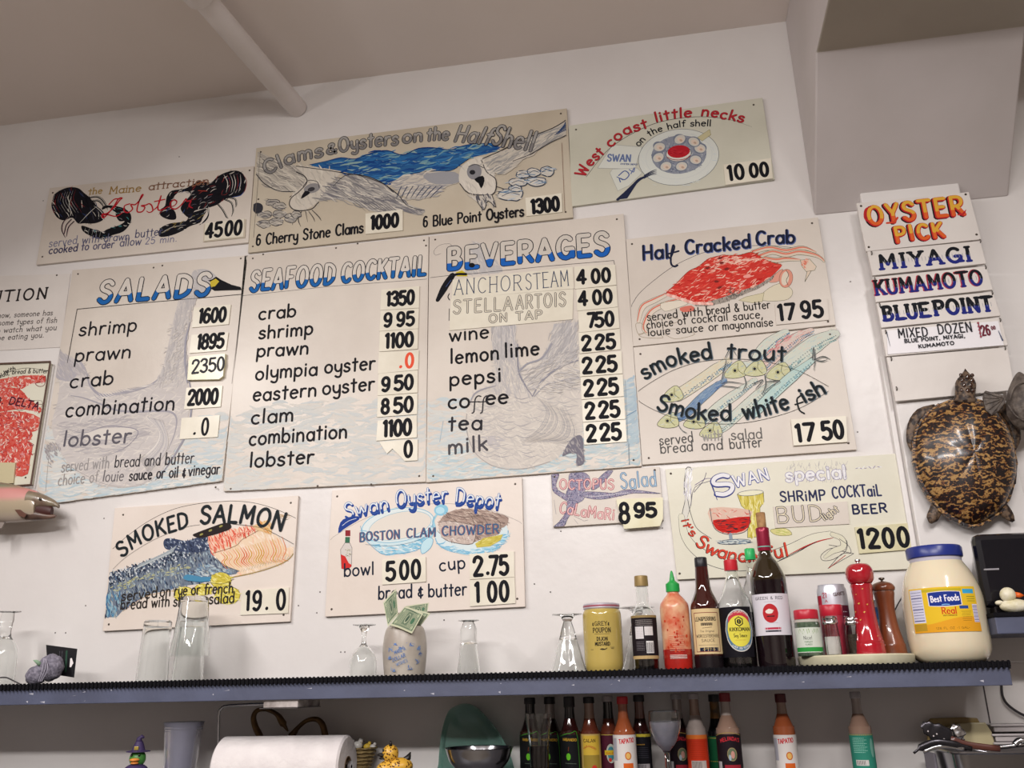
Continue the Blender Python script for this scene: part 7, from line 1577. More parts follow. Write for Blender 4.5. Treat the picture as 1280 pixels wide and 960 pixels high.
# ================================================================== under the shelf
def low(name, label, cx, Y, cat, group=None): return Pot(name, label, cat, cx, 950, Y, CT, group)
def lp(P, pts): return pts
BC = cm('black_cap', '1c1b20', .4); WC = cm('white_cap', 'a8a2a4', .5)
SA = {'dark': mat('dark_hot_sauce', '2c100e', .12, coat=.6), 'brown': mat('brown_hot_sauce', '5c2c1e', .12, coat=.6), 'orange': mat('orange_hot_sauce', '8f4a2a', .12, coat=.6), 'clear': mat('smeared_glass', '968a84', .12, coat=.6), 'tan': mat('tan_neck', '8a6f60', .12, coat=.5), 'black': mat('black_bottle', '100e12', .15, coat=.5)}
def hot(label, cx, capx, capy, captop, capm, hw, neckm, bodym, lab, sh=912, Y=-.12, neckhw=6, group='hot sauce bottles under the shelf', caphw=7, low_=None):
    """five ounce hot sauce bottle; cx is the axis at y=950"""
    P = low('hot_sauce_bottle', label, cx, Y, 'bottle', group)
    bz = max(P.z(950), .01)
    P.lathe('body', [(hw*P.k*.95, 0), (hw*P.k, .004), (hw*P.k, P.z(sh+10)), (hw*.93*P.k, P.z(sh+3)), (hw*.72*P.k, P.z(sh-5)), (neckhw*1.15*P.k, P.z(sh-14))], bodym, px=False, smooth=2)
    P.lathe('neck', [(neckhw*1.15*P.k, P.z(sh-14)), (neckhw*1.02*P.k, P.z(sh-22)), (neckhw*P.k, P.z(capy-1))], neckm, px=False, smooth=False)
    P.lathe('cap', [(caphw*P.k, P.z(capy)), (caphw*1.02*P.k, P.z(capy-1)), (caphw*P.k, P.z(captop+.8)), (caphw*.9*P.k, P.z(captop))], capm, px=False, smooth=False)
    R = hw*P.k+.0004; A = P.art(R, 3e-4); zt = lambda y: P.z(y)*1000; A.W = R*1000
    lab(A, zt, R*1000); A.build('label', P.root); return P
def L_green(A, z, W):
    A.patch(-W*1.4, W*1.4, 8, z(918), '17181a'); A.line([(-W*1.3, z(920)), (0, z(916)), (W*.75, z(921)), (W*.95, 12)], 1.2, '3f8a2c', 4)
    A.text('HABANERO', [(-W*.8, z(925)), (W*.6, z(926))], 4.4, 1.3, 'b08a2c', gap=1.2); A.disc(-W*.25, z(945), 4.2, 6.2, '5fae28'); A.line([(-W*.25, z(938)), (-W*.2, z(933))], 1, '7a3a20'); A.line([(-W*.6, z(953)), (W*.5, z(954))], .8, '5c6a5c')
def L_yel(A, z, W):
    A.patch(-W*1.4, W*1.4, 8, z(917), 'b59a5c'); A.patch(-W*.8, W*.95, 8, z(919), 'c2a23c'); A.text('CALAN', [(-W*.72, z(927)), (W*.5, z(927))], 5.4, 1.3, '3a2a1c', serif=.6); A.text('HABANERO', [(-W*.7, z(936)), (-W*.2, z(933)), (W*.5, z(937))], 3.2, .9, 'a84a2c')
    A.patch(-W*.8, W*.95, 8, z(943), '8f7a34'); A.disc(W*.3, z(959), 5, 5, 'b5342a')
def L_mar(A, z, W):
    A.patch(-W*1.4, W*1.4, 8, z(918), '4a1c2c'); A.line([(-W*1.3, z(918)), (W*1.3, z(918))], 1.2, 'b0a04a'); A.disc(W*.1, z(941), 9, 17, 'a8b0a4'); A.disc(W*.1, z(941), 6.4, 12.5, '3f7a84'); A.patch(-W*.55, W*.75, z(943), z(937), 'c2a82c'); A.text('SALSA', [(-W*.4, z(942)), (W*.6, z(942))], 3.4, .9, 'b54a1c'); A.disc(W*.0, z(949), 3, 3.4, 'b5342a')
def L_tap(A, z, W, x0=-.2):
    A.patch(-W*1.5, W*1.5, 8, z(918), 'c6c0bc'); A.text('TAPATIO', [(W*(x0-.3), z(929)), (W*(x0+1.1), z(927))], 7.5, 2, 'b5242c', serif=.5, slant=.05, gap=1.3)
    A.disc(W*.25, z(944), 6, 7, 'b5622c'); A.disc(W*.25, z(944), 4.2, 5, 'cfa45c'); A.patch(-W*.2, W*.7, 10, z(953), 'c25a24'); A.patch(-W*1.3, -W*.75, z(950), z(922), '9a98a0')
def L_blk(A, z, W):
    A.patch(-W*1.4, W*1.4, 8, z(916), '1c1c22'); A.patch(-W*1.3, W*1.3, z(920.5), z(917), 'c2b23c'); A.line([(-W*.6, z(930)), (W*.3, z(930))], 1.8, 'b0862c'); 
    for i in range(6): A.line([(-W*.6, z(934+i*2.4)), (W*.7, z(934+i*2.4))], .7, '4c4c58')
    A.patch(-W*.5, W*.8, z(962), z(954), 'a8a4a8'); 
    for i in range(8): A.line([(-W*.4+i*1.9, z(961)), (-W*.4+i*1.9, z(955))], .8, '2a2a30')
def L_mel(A, z, W):
    A.patch(-W*1.5, W*1.5, 8, z(917), '1f161c'); A.line([(-W*1.3, z(919)), (0, z(915)), (W*1.3, z(919))], 1, 'a08a4a', 4)
    A.text("MELINDA'S", [(-W*.7, z(927.5)), (W*.05, z(924.5)), (W*.95, z(927))], 6, 1.6, 'b02a34', serif=.4, gap=1.2)
    A.disc(W*.2, z(942), 9, 11.5, '8a7c58'); A.disc(W*.2, z(942), 7.8, 10, '5c6650'); A.disc(W*.25, z(942.5), 3.6, 6.4, 'b58478'); A.disc(W*.0, z(946), 2.4, 5, '8fa0a8'); A.patch(-W*.5, W*.9, z(962), z(955), '8f2430'); A.patch(-W*1.2, -W*.75, z(962), z(951), 'aaa6a8')
def L_or(A, z, W):
    A.patch(-W*1.4, W*1.4, 8, z(918), 'b8341c'); A.patch(-W*1.4, W*1.4, z(923), z(918), 'c96a2c')
    for i in range(10): A.line([(-W*.8, z(926+i*2.3)), (W*.8, z(926+i*2.3))], .6, '8f2414')
    A.patch(-W*.7, W*.8, z(960), z(950), 'b5aaa4')
    for i in range(10): A.line([(-W*.6+i*1.9, z(959)), (-W*.6+i*1.9, z(951))], .8, '3a3432')
def L_grn2(A, z, W):
    A.patch(-W*1.4, W*1.4, 8, z(920), '1d5c3a'); A.line([(-W*1.2, z(922)), (W*1.2, z(922))], 1.2, 'b5a03c'); A.line([(-W*1.2, z(951)), (W*1.2, z(951))], 1.2, 'b5a03c'); A.line([(W*.6, z(918)), (W*.45, z(938)), (W*.6, z(956))], 2, 'b5a03c', 4)
def L_grn(A, z, W):
    A.patch(-W*1.4, W*1.4, 8, z(917), '2f7a68'); A.line([(-W*1.3, z(918)), (W*1.3, z(918))], 1.4, 'a88a4a'); A.disc(W*.9, z(934), 4, 16, '6a9a8c')
    for i in range(9): A.line([(-W*.8, z(922+i*2.2)), (W*(.2+.2*(i % 2)), z(922+i*2.2))], .9, '8fc0b0')
    A.patch(-W*.7, W*.4, z(956), z(949), 'c0bcb8')
    for i in range(8): A.line([(-W*.6+i*2, z(955)), (-W*.6+i*2, z(950))], .8, '3a3a3a')
DK = cm('dark_wrap', '161014', .25)
hot('black capped habanero bottle at the left of the row, behind the pint glass', 664, 661, 880, 872, BC, 13.5, SA['black'], SA['dark'], L_green, Y=-.07)
hot('second black capped habanero bottle, right behind the pint glass', 689, 686.5, 880, 871, BC, 13.5, SA['clear'], SA['dark'], L_green, Y=-.05)
hot('habanero bottle with all black neck, first one clear of the pint glass', 714, 711, 884, 870.5, BC, 12.5, SA['black'], SA['dark'], L_green, Y=-.13)
hot('hot sauce bottle with black cap and yellow label', 739, 737, 879, 871, BC, 12.5, SA['tan'], SA['brown'], L_yel)
hot('hot sauce bottle with white cap, black neck sleeve and maroon label', 763, 762, 877, 869.5, WC, 12, SA['black'], SA['brown'], L_mar, Y=-.1)
hot('hot sauce bottle with bright red cap and white label, left of the goblet', 782, 779, 880, 870.5, cm('red_cap', 'c02430', .35), 14, SA['orange'], SA['orange'], L_tap, Y=-.155)
hot('hot sauce bottle with black cap and black label with yellow bands', 803, 797, 877, 868.5, BC, 12, SA['brown'], SA['dark'], L_blk, Y=-.1)
hot('white capped hot sauce bottle with a black red label behind the goblet', 851, 841, 874, 867, WC, 13, SA['clear'], SA['dark'], L_mel, Y=-.07)
hot('hot sauce bottle with white cap and solid orange label', 873, 868, 874, 866.5, WC, 13, SA['tan'], SA['clear'], L_or, sh=908, Y=-.11)
hot('black sauce bottle with gold neck band and green label', 899, 895, 877, 868, BC, 12, mat('gold_neck_band', '9a6a2c', .4, noise=1.5, nscale=40, col2='4a3a20'), SA['black'], L_grn2, Y=-.06)
hot('hot sauce bottle with dark red cap and portrait label, rightmost of the crowded row', 913, 908, 877, 866, cm('dark_red_cap', '7a1824', .4), 15, SA['clear'], SA['tan'], L_mel, sh=908, Y=-.14)
hot('lone hot sauce bottle with dark red cap and white label, standing apart', 984, 976, 878, 867, cm('maroon_cap', '54161c', .4), 14, SA['tan'], SA['orange'], lambda A, z, W: L_tap(A, z, W, -.35), sh=906, Y=-.12)
hot('lone hot sauce bottle with white cap and green label, farthest right', 1080, 1069, 873, 864.5, WC, 14.5, SA['clear'], SA['tan'], L_grn, sh=906, Y=-.12)
# pint glass of dark drink
P = low('pint_glass', 'flared pint glass half full of dark drink in front of bottles', 674.5, -.2, 'glass')
kz = lambda y: P.z(y)
pr_ = [(11.5*P.k, 0), (12*P.k, kz(935)), (14.5*P.k, kz(912)), (17.2*P.k, kz(892))]; t_g = .0016
mb = MB().lathe(pr_+[(r-t_g, z) for r, z in reversed(pr_[1:])]+[(11.5*P.k-t_g, .006)], 40); mb.build('glass', GLASS, P.root, smooth=True, auto=40)
P.lathe('dark_drink', [(11.5*P.k-.0008, .005), (12*P.k-.0008, kz(935)), (12.2*P.k-.0008, kz(932))], cm('cola', '120c0c', .1), px=False, smooth=False)
# frosted goblet
P = low('water_goblet', 'frosted wine goblet of ice water standing between the bottles', 834, -.2, 'glass')
pr_ = [(20*P.k, 0), (19.5*P.k, .002), (4*P.k, .006), (3*P.k, .02), (2.8*P.k, kz(944)), (5*P.k, kz(938)), (13*P.k, kz(928)), (19*P.k, kz(913)), (20.6*P.k, kz(902)), (19.8*P.k, kz(889))]
Q_ = smoothpts(pr_[4:], 4); ins = [(max(r-.0013, .0005), z+.001) for r, z in reversed(Q_[6:])]
MB().lathe(pr_[:4]+Q_+ins, 40).build('glass', GLASS, P.root, smooth=True, auto=40)
P.lathe('ice_water', [(3*P.k, kz(937)), (11.5*P.k, kz(928.5)), (17.6*P.k, kz(913.5)), (19.2*P.k, kz(902))], mat('ice_water', '8f8c98', .35, noise=1, nscale=50, col2='7c7988'), px=False, smooth=2)
# steel bowl
P = low('mixing_bowl', 'shiny steel bowl in front of the green glass dish', 599, -.2, 'bowl')
pr_ = [(14, 0), (16, .004)]
prb = smoothpts([(16*P.k, 0), (26*P.k, kz(968)), (36*P.k, kz(952)), (40.5*P.k, kz(938)), (41.5*P.k, kz(935))], 5)
MB().lathe(prb+[(42.5*P.k, kz(934.6)), (42*P.k, kz(934))]+[(r-.001, z+.0006) for r, z in reversed(prb)], 56).build('bowl', mat('brushed_steel', 'a8a8ac', .16, metal=1), P.root, smooth=True, auto=50)
# green glass dish leaning on the wall
gq = on_y(596, 975, -.06)
gd = thing('glass_dish', 'translucent sea green glass dish leaning behind the steel bowl', 'dish', (gq.x, -.07, CT))
o_ = [(549, 990), (548, 955), (552, 915), (560, 890), (571, 882), (583, 879.5), (596, 884), (608, 896), (622, 913), (634, 935), (642, 958), (644, 990)]
GG = mat('sea_green_glass', '9cc4b8', .2, trans=.7, noise=1, nscale=12, col2='7aa89c')
g_ = MB(); O = smoothpts(o_, 4, True); n = len(O); vs = []
cc = (597, 935)
def gp(p, f, dy): x, y = cc[0]+(p[0]-cc[0])*f, cc[1]+(p[1]-cc[1])*f; v = on_y(x, y, -.05-dy); v.z = max(v.z, CT+.0005); return v
for f, dy in ((1, .004), (1.0, .008), (.93, .007), (.86, .0), (.4, -.004)): vs += [gp(p, f, dy) for p in O]
for f, dy in ((.4, -.008), (.86, -.004), (.95, .002)): vs += [gp(p, f, dy) for p in O]
fs = [(j*n+i, j*n+(i+1) % n, ((j+1) % 8)*n+(i+1) % n, ((j+1) % 8)*n+i) for j in range(8) if j != 4 for i in range(n)]+[tuple(range(4*n, 5*n)), tuple(reversed(range(5*n, 6*n)))]
g_.add(vs, fs); rel(g_, gd); g_.build('dish', GG, gd, smooth=True, auto=50)
# paper towels on a hanging holder
yc = -.14; zt_ = on_y(345, 923, -.2).z; rr = .058; zc = zt_-rr+.002
xa, xb = on_y(262, 940, -.2).x, on_y(422, 940, -.2).x
pt_ = thing('paper_towel_roll', 'thick white paper towel roll on the chrome holder under the shelf', 'paper towels', ((xa+xb)/2, yc, zc-rr))
def xl(prof, n=48):   # lathe about the X axis through (yc,zc): prof (r,x)
    mb = MB().lathe([(r, x) for r, x in prof], n, caps=False)
    mb.xf(Matrix.Translation((0, yc, zc)) @ Matrix.Rotation(PI/2, 4, 'Y')); return mb
PT = mat('paper_towel', 'dcd6d4', .9, noise=1, nscale=20, col2='d2cbca', bump=.5, bscale=90)
mb = xl([(.019, xa), (rr-.004, xa), (rr, xa+.004), (rr, xb-.004), (rr-.004, xb), (.019, xb), (.019, xa)]); rel(mb, pt_); mb.build('roll', PT, pt_, smooth=True, auto=35)
mb = xl([(.0192, xa-.001), (.0192, xb+.001), (.0175, xb+.001), (.0175, xa-.001), (.0192, xa-.001)]); rel(mb, pt_); mb.build('cardboard_core', mat('cardboard', '7c6650', .8), pt_, smooth=True, auto=35)
mb = MB().tube([(xa+.035, yc-rr*.5, zc+rr*.867), (xa+.038, yc-rr*.8, zc+rr*.6), (xa+.036, yc-rr, zc+.0)], .0004, 4); 
CHR = mat('chrome_rod', 'a8a8ac', .2, metal=1)
ph_ = thing('towel_holder', 'chrome rod paper towel holder screwed under the shelf', 'towel holder', ((xa+xb)/2, -.17, 1.548))
ty = yc; A0 = on_y(274, 891, -.14)
za = 1.548-.006; xl_ = on_y(274, 888, ty).x
rod = smoothpts([(on_y(372, 884, ty).x, ty, za-.002), (on_y(330, 886, ty).x, ty, za-.002), (xl_+.02, ty, za-.004), (xl_+.004, ty, za-.010), (xl_, ty, za-.024), (xa-.012, ty, zc+.02), (xa-.012, ty, zc), (xa+.004, ty, zc)], 3)
mb = MB().tube(rod, .0028, 10); rel(mb, ph_); mb.build('rod', CHR, ph_, smooth=True)
mb = MB().tube([(xa-.012, ty, zc), (xb+.008, ty, zc)], .004, 10).tube([(xb+.003, ty, zc), (xb+.008, ty, zc)], .011, 16); rel(mb, ph_); mb.build('spindle', CHR, ph_, smooth=True, auto=40)
bx0, bx1 = on_y(329, 884, -.235).x, on_y(372, 884, -.235).x
mb = MB().box((bx0, -.235, 1.534), (bx1, -.12, 1.548)); rel(mb, ph_); mb.build('bracket_block', mat('worn_white_paint', 'b0a8a4', .6, noise=1.4, nscale=40, col2='7f7672'), ph_, bevel=.001)
mb = MB().box((bx0-.002, -.238, 1.5465), (bx1+.004, -.12, 1.548)).box((bx0-.006, -.239, 1.532), (bx1+.002, -.12, 1.5338)); rel(mb, ph_); mb.build('bracket_plate', CHR, ph_)
# stacked plastic cups
P = low('plastic_cup', 'tall ribbed translucent plastic cup stack left of the paper towels', 226, -.14, 'cup')
pr_ = [(14*P.k, 0), (15*P.k, kz(958))]
zt2 = P.z(903); prof = [(12.5*P.k, 0)]
for i in range(15):
    z0 = P.z(956-i*3.2); r0 = (15.4+i*.42)*P.k; prof += [(r0, z0), (r0+.0008, z0+.0012), (r0+.0002, z0+.0026)]
prof += [(22.4*P.k, zt2), (22*P.k, zt2), (14*P.k, .003)]
MB().lathe(prof, 36).build('cup', mat('frosted_plastic', 'b4b4c4', .3, trans=.75), P.root, smooth=True, auto=30)
P.lathe('rim', [(22.3*P.k, zt2-.0008), (23*P.k, zt2-.0004), (23*P.k, zt2+.001), (22.3*P.k, zt2+.0012)], mat('frosted_plastic', 'a2a2b0'), px=False, smooth=False)
# ---- rubber ducks
def duck(label, cx, cy, Y, s, body, head, bill, name='rubber_duck', face=0, extras=None, group=None):
    c = on_y(cx, cy, Y); k = (on_y(cx+5, cy, Y).x-on_y(cx-5, cy, Y).x)/10*s
    r = thing(name, label, 'duck', (c.x, Y, CT), (0, 0, face), group); hz = c.z-CT
    mb = MB().ball((0, .001, hz-17*k), (12*k, 16*k, 11*k), 20, 12); mb.tube([(0, 0, max(hz-26*k, .004)), (0, 0, .0)], [10*k, 9*k], 14); mb.build('body', body, r, smooth=True)
    MB().ball((0, 0, hz), (9*k, 9*k, 9.5*k), 20, 14).build('head', head, r, smooth=True)
    b = MB().ball((0, -9*k, hz-1*k), (5.5*k, 5.5*k, 2*k), 14, 8); b.ball((0, -8*k, hz-4.4*k), (4.6*k, 4.4*k, 1.6*k), 14, 8); b.build('bill', bill, r, smooth=True)
    for sx in (-1, 1): MB().ball((sx*4.2*k, -7.6*k, hz+3.6*k), 1.3*k, 8, 6).build('eye', cm('eye_black', '141414', .2), r, smooth=True)
    if extras: extras(r, k, hz)
    return r
PUR = cm('purple_cloth', '3a2c54', .6)
def witch(r, k, hz):
    MB().lathe([(13*k, hz+7*k), (13*k, hz+8*k), (7.5*k, hz+8.6*k), (5.6*k, hz+14*k), (4*k, hz+18*k)], 20).build('hat', PUR, r, smooth=True, auto=40)
    MB().tube([(0, 0, hz+17*k), (-.5*k, 0, hz+21*k), (2.5*k, 0, hz+23.5*k), (5*k, 0, hz+22*k)], [4.2*k, 3*k, 2.2*k, 1*k], 10).build('hat_tip', PUR, r, smooth=True)
    MB().box((-2.4*k, -8*k, hz+9.4*k), (2.4*k, -6*k, hz+13*k)).build('buckle', cm('buckle_gold', 'b09a4c', .3, .5), r, bevel=.0004)
    MB().ball((0, -2*k, hz-14*k), (14*k, 14*k, 9*k), 18, 10).build('cape', PUR, r, smooth=True)
duck('green rubber duck in a purple witch hat at the lower left', 172, 948, -.17, 1.0, PUR, cm('green_vinyl', '3f7a34', .35), cm('orange_bill2', 'd98a3c', .35), face=.2, extras=witch)
LEO = mat('leopard_spots', 'd9a83a', .35)
def leo_mat():
    m = LEO; nt = m.node_tree; b = nt.nodes['Principled BSDF']; v = nt.nodes.new('ShaderNodeTexVoronoi'); v.inputs['Scale'].default_value = 210; tc = nt.nodes.new('ShaderNodeTexCoord'); nt.links.new(tc.outputs['Object'], v.inputs[0])
    r = nt.nodes.new('ShaderNodeValToRGB'); r.color_ramp.interpolation = 'CONSTANT'; r.color_ramp.elements[0].color = (*rgb('4a2412'), 1); r.color_ramp.elements[1].position = .34; r.color_ramp.elements[1].color = (*rgb('d0a03a'), 1)
    nt.links.new(v.outputs['Distance'], r.inputs[0]); nt.links.new(r.outputs[0], b.inputs['Base Color'])
leo_mat()
def leo(r, k, hz):
    for a_ in (-.5, .5): MB().tube([(a_*8*k, 0, hz+8*k), (a_*10*k, 0, hz+13*k)], [2*k, .5*k], 8).build('ear', cm('black_vinyl', '1c1714', .4), r, smooth=True)
    MB().tube([(0, 14*k, hz-10*k), (0, 20*k, hz-4*k), (0, 22*k, hz+1*k)], [5*k, 3*k, .6*k], 10).build('tail', cm('black_vinyl', '1c1714', .4), r, smooth=True)
    MB().ball((0, 10*k, hz-13*k), (12*k, 15*k, 9*k), 18, 12).build('back', LEO, r, smooth=True)
duck('yellow leopard spotted rubber duck with black bill beside the basket', 488, 942, -.17, 1.1, LEO, LEO, cm('black_vinyl', '1c1714', .4), face=-1.25, extras=leo)
# ---- basket of trinkets
P = low('wicker_basket', 'small wicker basket of tiny white ornaments right of the towels', 445, -.05, 'basket')
WK = mat('wicker', '9a8456', .7, noise=1, nscale=80, col2='6c5836', bump=.6, bscale=200)
zb_ = P.z(935)
for i in range(9):
    t = i/8; r_ = (14+t*10)*P.k; z_ = P.z(972)+(zb_-P.z(972))*t
    mb = MB(); n = 40; pts = [(math.cos(2*PI*j/n)*r_, math.sin(2*PI*j/n)*r_, z_+.0007*math.sin(j*PI*.5+i*PI)) for j in range(n+1)]
    mb.tube(pts, .0021, 6); mb.build('woven_strand', WK, P.root, smooth=True)
P.lathe('inner_wall', [(10*P.k, 0), (13*P.k, P.z(974)), (22.5*P.k, zb_-.002)], WK, px=False, smooth=False)
WP = cm('white_porcelain', 'c6c2bc', .25); YP = cm('yellow_glaze', 'c9a83a', .3)
for i, (px_, py_, m_, r_, nm) in enumerate([(437, 928, WP, .010, 'white ball-headed trinket at the left rim of the basket'), (447, 931, WP, .011, 'round white trinket in the middle of the basket'), (459, 932, YP, .008, 'little yellow trinket in the basket'), (466, 930, WP, .007, 'smallest white trinket at the right rim of the basket')]):
    p = on_y(px_, py_, -.05); p.z = zb_+CT+r_*.45
    t_ = thing('basket_trinket', nm, 'ornament', (p.x, p.y, zb_+CT-.004)); mb = MB().ball((0, 0, r_*.8), (r_, r_*.8, r_*.8), 14, 10); mb.ball((r_*.6, 0, r_*1.6), r_*.5, 10, 8); mb.build('body', m_, t_, smooth=True)
    MB().tube([(r_*1.0, 0, r_*1.6), (r_*1.35, 0, r_*1.5)], [.0012, .0004], 6).build('beak', cm('dark_metal', '5a5048'), t_)
# ---- two brass swans behind the roll
BS = mat('aged_brass', '7a5c34', .4, metal=.5, noise=1, nscale=40, col2='4f3a22')
def swan(label, pts, cx, Y=-.045):
    V = [on_y(*p, Y) for p in smoothpts(pts, 5)]; b0 = on_y(cx, 950, Y)
    r = thing('swan_figurine', label, 'figurine', (b0.x, Y, CT), group=None)
    n = len(V); R = [.0085-.004*min(1, i/(n*.55)) if i < n*.72 else (.0048+.003*math.sin((i-n*.72)/(n*.28)*PI*.75) if i < n*.9 else .0045*(1-(i-n*.9)/(n*.1)*.8)) for i in range(n)]
    mb = MB().tube(V, R, 12); rel(mb, r); mb.build('neck_and_head', BS, r, smooth=True)
    base = V[0]-r.location; mb = MB().ball((base.x*.4, 0, max(base.z*.45, .02)), (.04, .02, max(base.z*.45, .02)), 20, 12); mb.build('body', BS, r, smooth=True)
swan('left aged brass swan figurine, its bent neck under the bracket', [(326, 950), (326, 925), (319, 908), (317, 896), (322, 888), (334, 887), (346, 893), (353, 903), (360, 914)], 322)
swan('right aged brass swan figurine, its neck arched above the towels', [(408, 950), (407, 924), (403, 906), (395, 899), (383, 901), (373, 909), (366, 918), (361, 924)], 404, Y=-.05)
# ---- utensil pan at the lower right
ux0 = on_y(1190, 940, -.22).x; uz = on_y(1190, 941, -.22).z
up_ = thing('steel_pan', 'deep steel pan holding serving utensils at the lower right', 'pan', (ux0+.13, -.13, CT))
mb = MB()
def ring(x0, x1, y0, y1, r, z, n=5):
    out = []
    for (cx, cy, a0) in ((x1-r, y1-r, 0), (x0+r, y1-r, 90), (x0+r, y0+r, 180), (x1-r, y0+r, 270)):
        for i in range(n+1): a = math.radians(a0+90*i/n); out.append((cx+r*math.cos(a), cy+r*math.sin(a), z))
    return out
rings = [ring(ux0+.012, ux0+.26, -.2, -.072, .02, CT), ring(ux0+.004, ux0+.268, -.212, -.066, .024, uz-.004), ring(ux0-.004, ux0+.276, -.22, -.058, .028, uz-.001), ring(ux0-.004, ux0+.276, -.22, -.058, .028, uz+.001), ring(ux0+.006, ux0+.266, -.21, -.07, .022, uz), ring(ux0+.014, ux0+.258, -.198, -.076, .02, CT+.002)]
n = len(rings[0]); vs = [v for r in rings for v in r]; fs = [(j*n+i, j*n+(i+1) % n, (j+1)*n+(i+1) % n, (j+1)*n+i) for j in range(5) for i in range(n)]+[tuple(range(n)), tuple(reversed(range(5*n, 6*n)))]
mb.add(vs, fs); rel(mb, up_); mb.build('pan', mat('brushed_steel', 'a8a8ac'), up_, smooth=True, auto=35)
def uten(name, label, parts, Y):
    p0 = on_y(*parts[0][1][0], Y); r = thing(name, label, 'utensil', p0)
    for nm, pts, rad, fl, m in parts:
        V = [on_y(p[0], p[1], Y if len(p) < 3 else p[2]) for p in smoothpts(pts, 4)]
        n = len(V); R = [rad[0]+(rad[-1]-rad[0])*i/(n-1) if len(rad) == 2 else rad[min(int(i/(n-1)*(len(rad)-1)+.5), len(rad)-1)] for i in range(n)]
        mb = MB().tube(V, R, 12); 
        for v in mb.v: v.y = Y+(v.y-Y)*fl if len(pts[0]) < 3 else v.y
        rel(mb, r); mb.build(nm, m, r, smooth=True)
    return r
DST = mat('dark_steel', '3a383c', .25, metal=.8)
u = uten('slotted_spatula', 'dark slotted serving spatula leaning out of the steel pan', [('blade', [(1152, 905.5), (1165, 913), (1180, 921), (1192, 926)], [.006, .012, .017, .017, .008], .15, DST), ('handle', [(1188, 924), (1210, 931), (1250, 936)], [.006, .005], .5, mat('brown_handle', '4f2a22', .35, coat=.4))], -.235)
for (x, y) in [(1160, 914), (1167, 920), (1171, 917.5), (1180, 924), (1189, 928.5), (1176, 926)]:
    p = on_y(x, y, -.2392)-u.location; MB().lathe([(.0014, 0), (.0012, .0004)], 10).xf(Matrix.Translation(p) @ Matrix.Rotation(PI/2, 4, 'X')).build('slot_hole', cm('pale_hole', 'b0a8a8', .5), u)
uten('serving_spoon', 'polished serving spoon with its bowl turned up in the pan', [('bowl', [(1191, 905), (1195, 912), (1199, 919), (1203, 926)], [.003, .010, .012, .005], .5, STEEL), ('handle', [(1202, 925), (1212, 934), (1240, 940)], [.004, .003], .6, STEEL)], -.215)
uten('curved_tongs', 'dark curved tongs reaching left over the rim of the pan', [('arm', [(1142, 941.5), (1154, 933), (1170, 928), (1190, 930), (1215, 936)], [.002, .006, .006, .004], .6, DST), ('lower_arm', [(1154, 940), (1170, 934), (1188, 933), (1205, 936)], [.003, .0045], .6, STEEL)], -.245)
uten('steel_rod_utensil', 'thin bright steel handle lying along the pan rim', [('handle', [(1204, 936), (1230, 934), (1250, 934), (1284, 930)], [.0035, .0035], 1, STEEL), ('hook', [(1268, 931), (1274, 926), (1284, 927)], [.005, .006], 1, STEEL)], -.20)
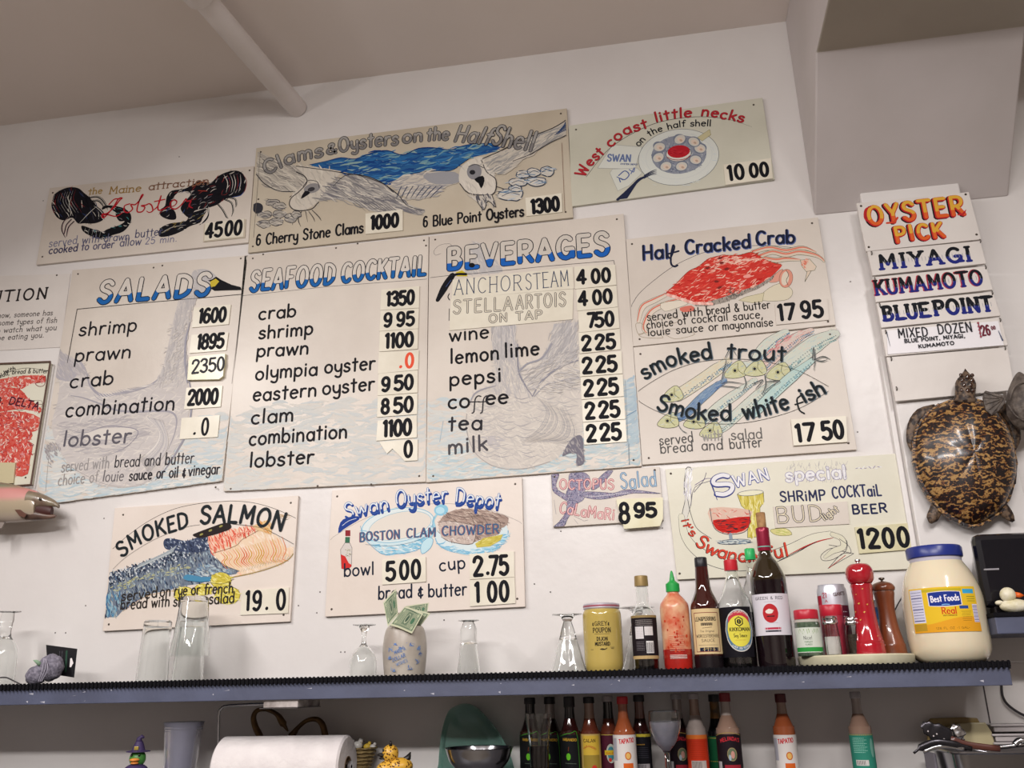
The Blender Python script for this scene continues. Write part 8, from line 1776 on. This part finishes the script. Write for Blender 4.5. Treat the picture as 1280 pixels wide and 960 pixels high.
# plastic lids and trays behind
def slab(name, label, px, Y, th, m, cat, by=None, lean=0):
    P_ = [on_y(*p, Y) for p in px]; c = (P_[0]+P_[-1])/2; r = thing(name, label, cat, (c.x, Y, CT+.0))
    mb = MB().prism(P_, (0, 1, 0), th); rel(mb, r); mb.build('slab', m, r, bevel=.002); return r
CP = mat('cloudy_plastic', 'b8ad8a', .35, noise=1, nscale=10, col2='a89c78'); CP2 = mat('amber_plastic', '8f7a4c', .35)
def low_quad(q): return q
slab('cutting_board', 'thin amber plastic board, rearmost behind the utensils', [(1160, 930), (1158, 905), (1163, 898), (1205, 896.5), (1222, 897.5), (1226, 905), (1230, 1015), (1190, 1015), (1184, 936)], -.03, .006, CP2, 'cutting board')
slab('cutting_board', 'cloudy white plastic board leaning in front of the amber one', [(1172, 930), (1180, 910), (1200, 904), (1232, 903), (1240, 915), (1244, 930), (1248, 1012), (1172, 1012)], -.045, .006, CP, 'cutting board')
WT = mat('white_tray', 'b0a9a8', .4)
for i, (y, lab) in enumerate([(905.5, 'topmost'), (917.5, 'middle'), (928, 'lowest visible')]):
    a_ = on_y(1238+i*2, y, -.05); r = thing('white_tray', lab+' white plastic tray of the stack behind the pan', 'tray', (a_.x+.12, -.03, a_.z-.006))
    mb = MB().box((a_.x, -.05, a_.z-.004), (a_.x+.24, -.002, a_.z)).box((a_.x+.006, -.046, a_.z-.0135), (a_.x+.234, -.004, a_.z-.004)); rel(mb, r); mb.build('tray', WT, r, bevel=.0015)
a_ = on_y(1242, 928, -.05); r = thing('white_tray', 'bottom white crate supporting the stacked trays behind the pan', 'tray', (a_.x+.12, -.03, CT))
mb = MB().box((a_.x+.004, -.048, CT), (a_.x+.236, -.003, a_.z-.0137)); rel(mb, r); mb.build('crate', WT, r, bevel=.0015)
gx0 = on_y(1167, 945, -.1).x; gx1 = ux0-.004; gz = on_y(1180, 941.5, -.12).z
gb = thing('plastic_bin', 'small grey plastic bin wedged left of the steel pan', 'bin', ((gx0+gx1)/2, -.085, CT)); mb = MB().box((gx0, -.12, CT), (gx1-.002, -.052, gz)); rel(mb, gb); mb.build('bin', mat('grey_bin', '8c8690', .5), gb, bevel=.002)
GRP = {'menu_board': 'painted menu boards on the wall', 'dollar_bill': 'dollar bills in the jar', 'basket_trinket': 'trinkets in the wicker basket', 'sundae_glass': 'fluted sundae glasses on the shelf', 'pepper_mill': 'pepper mills on the turntable', 'spice_jar': 'red lidded spice jars', 'swan_figurine': 'brass swan figurines', 'cutting_board': 'plastic boards behind the utensils', 'white_tray': 'white trays behind the pan', 'rubber_duck': 'rubber ducks under the shelf', 'cable': 'black cables at the right', 'wall_shelf': 'blue-grey wall shelves'}
for o in list(scene.objects):
    g_ = GRP.get(o.name.split('.')[0])
    if g_ and not o.parent and 'category' in o: o['group'] = g_
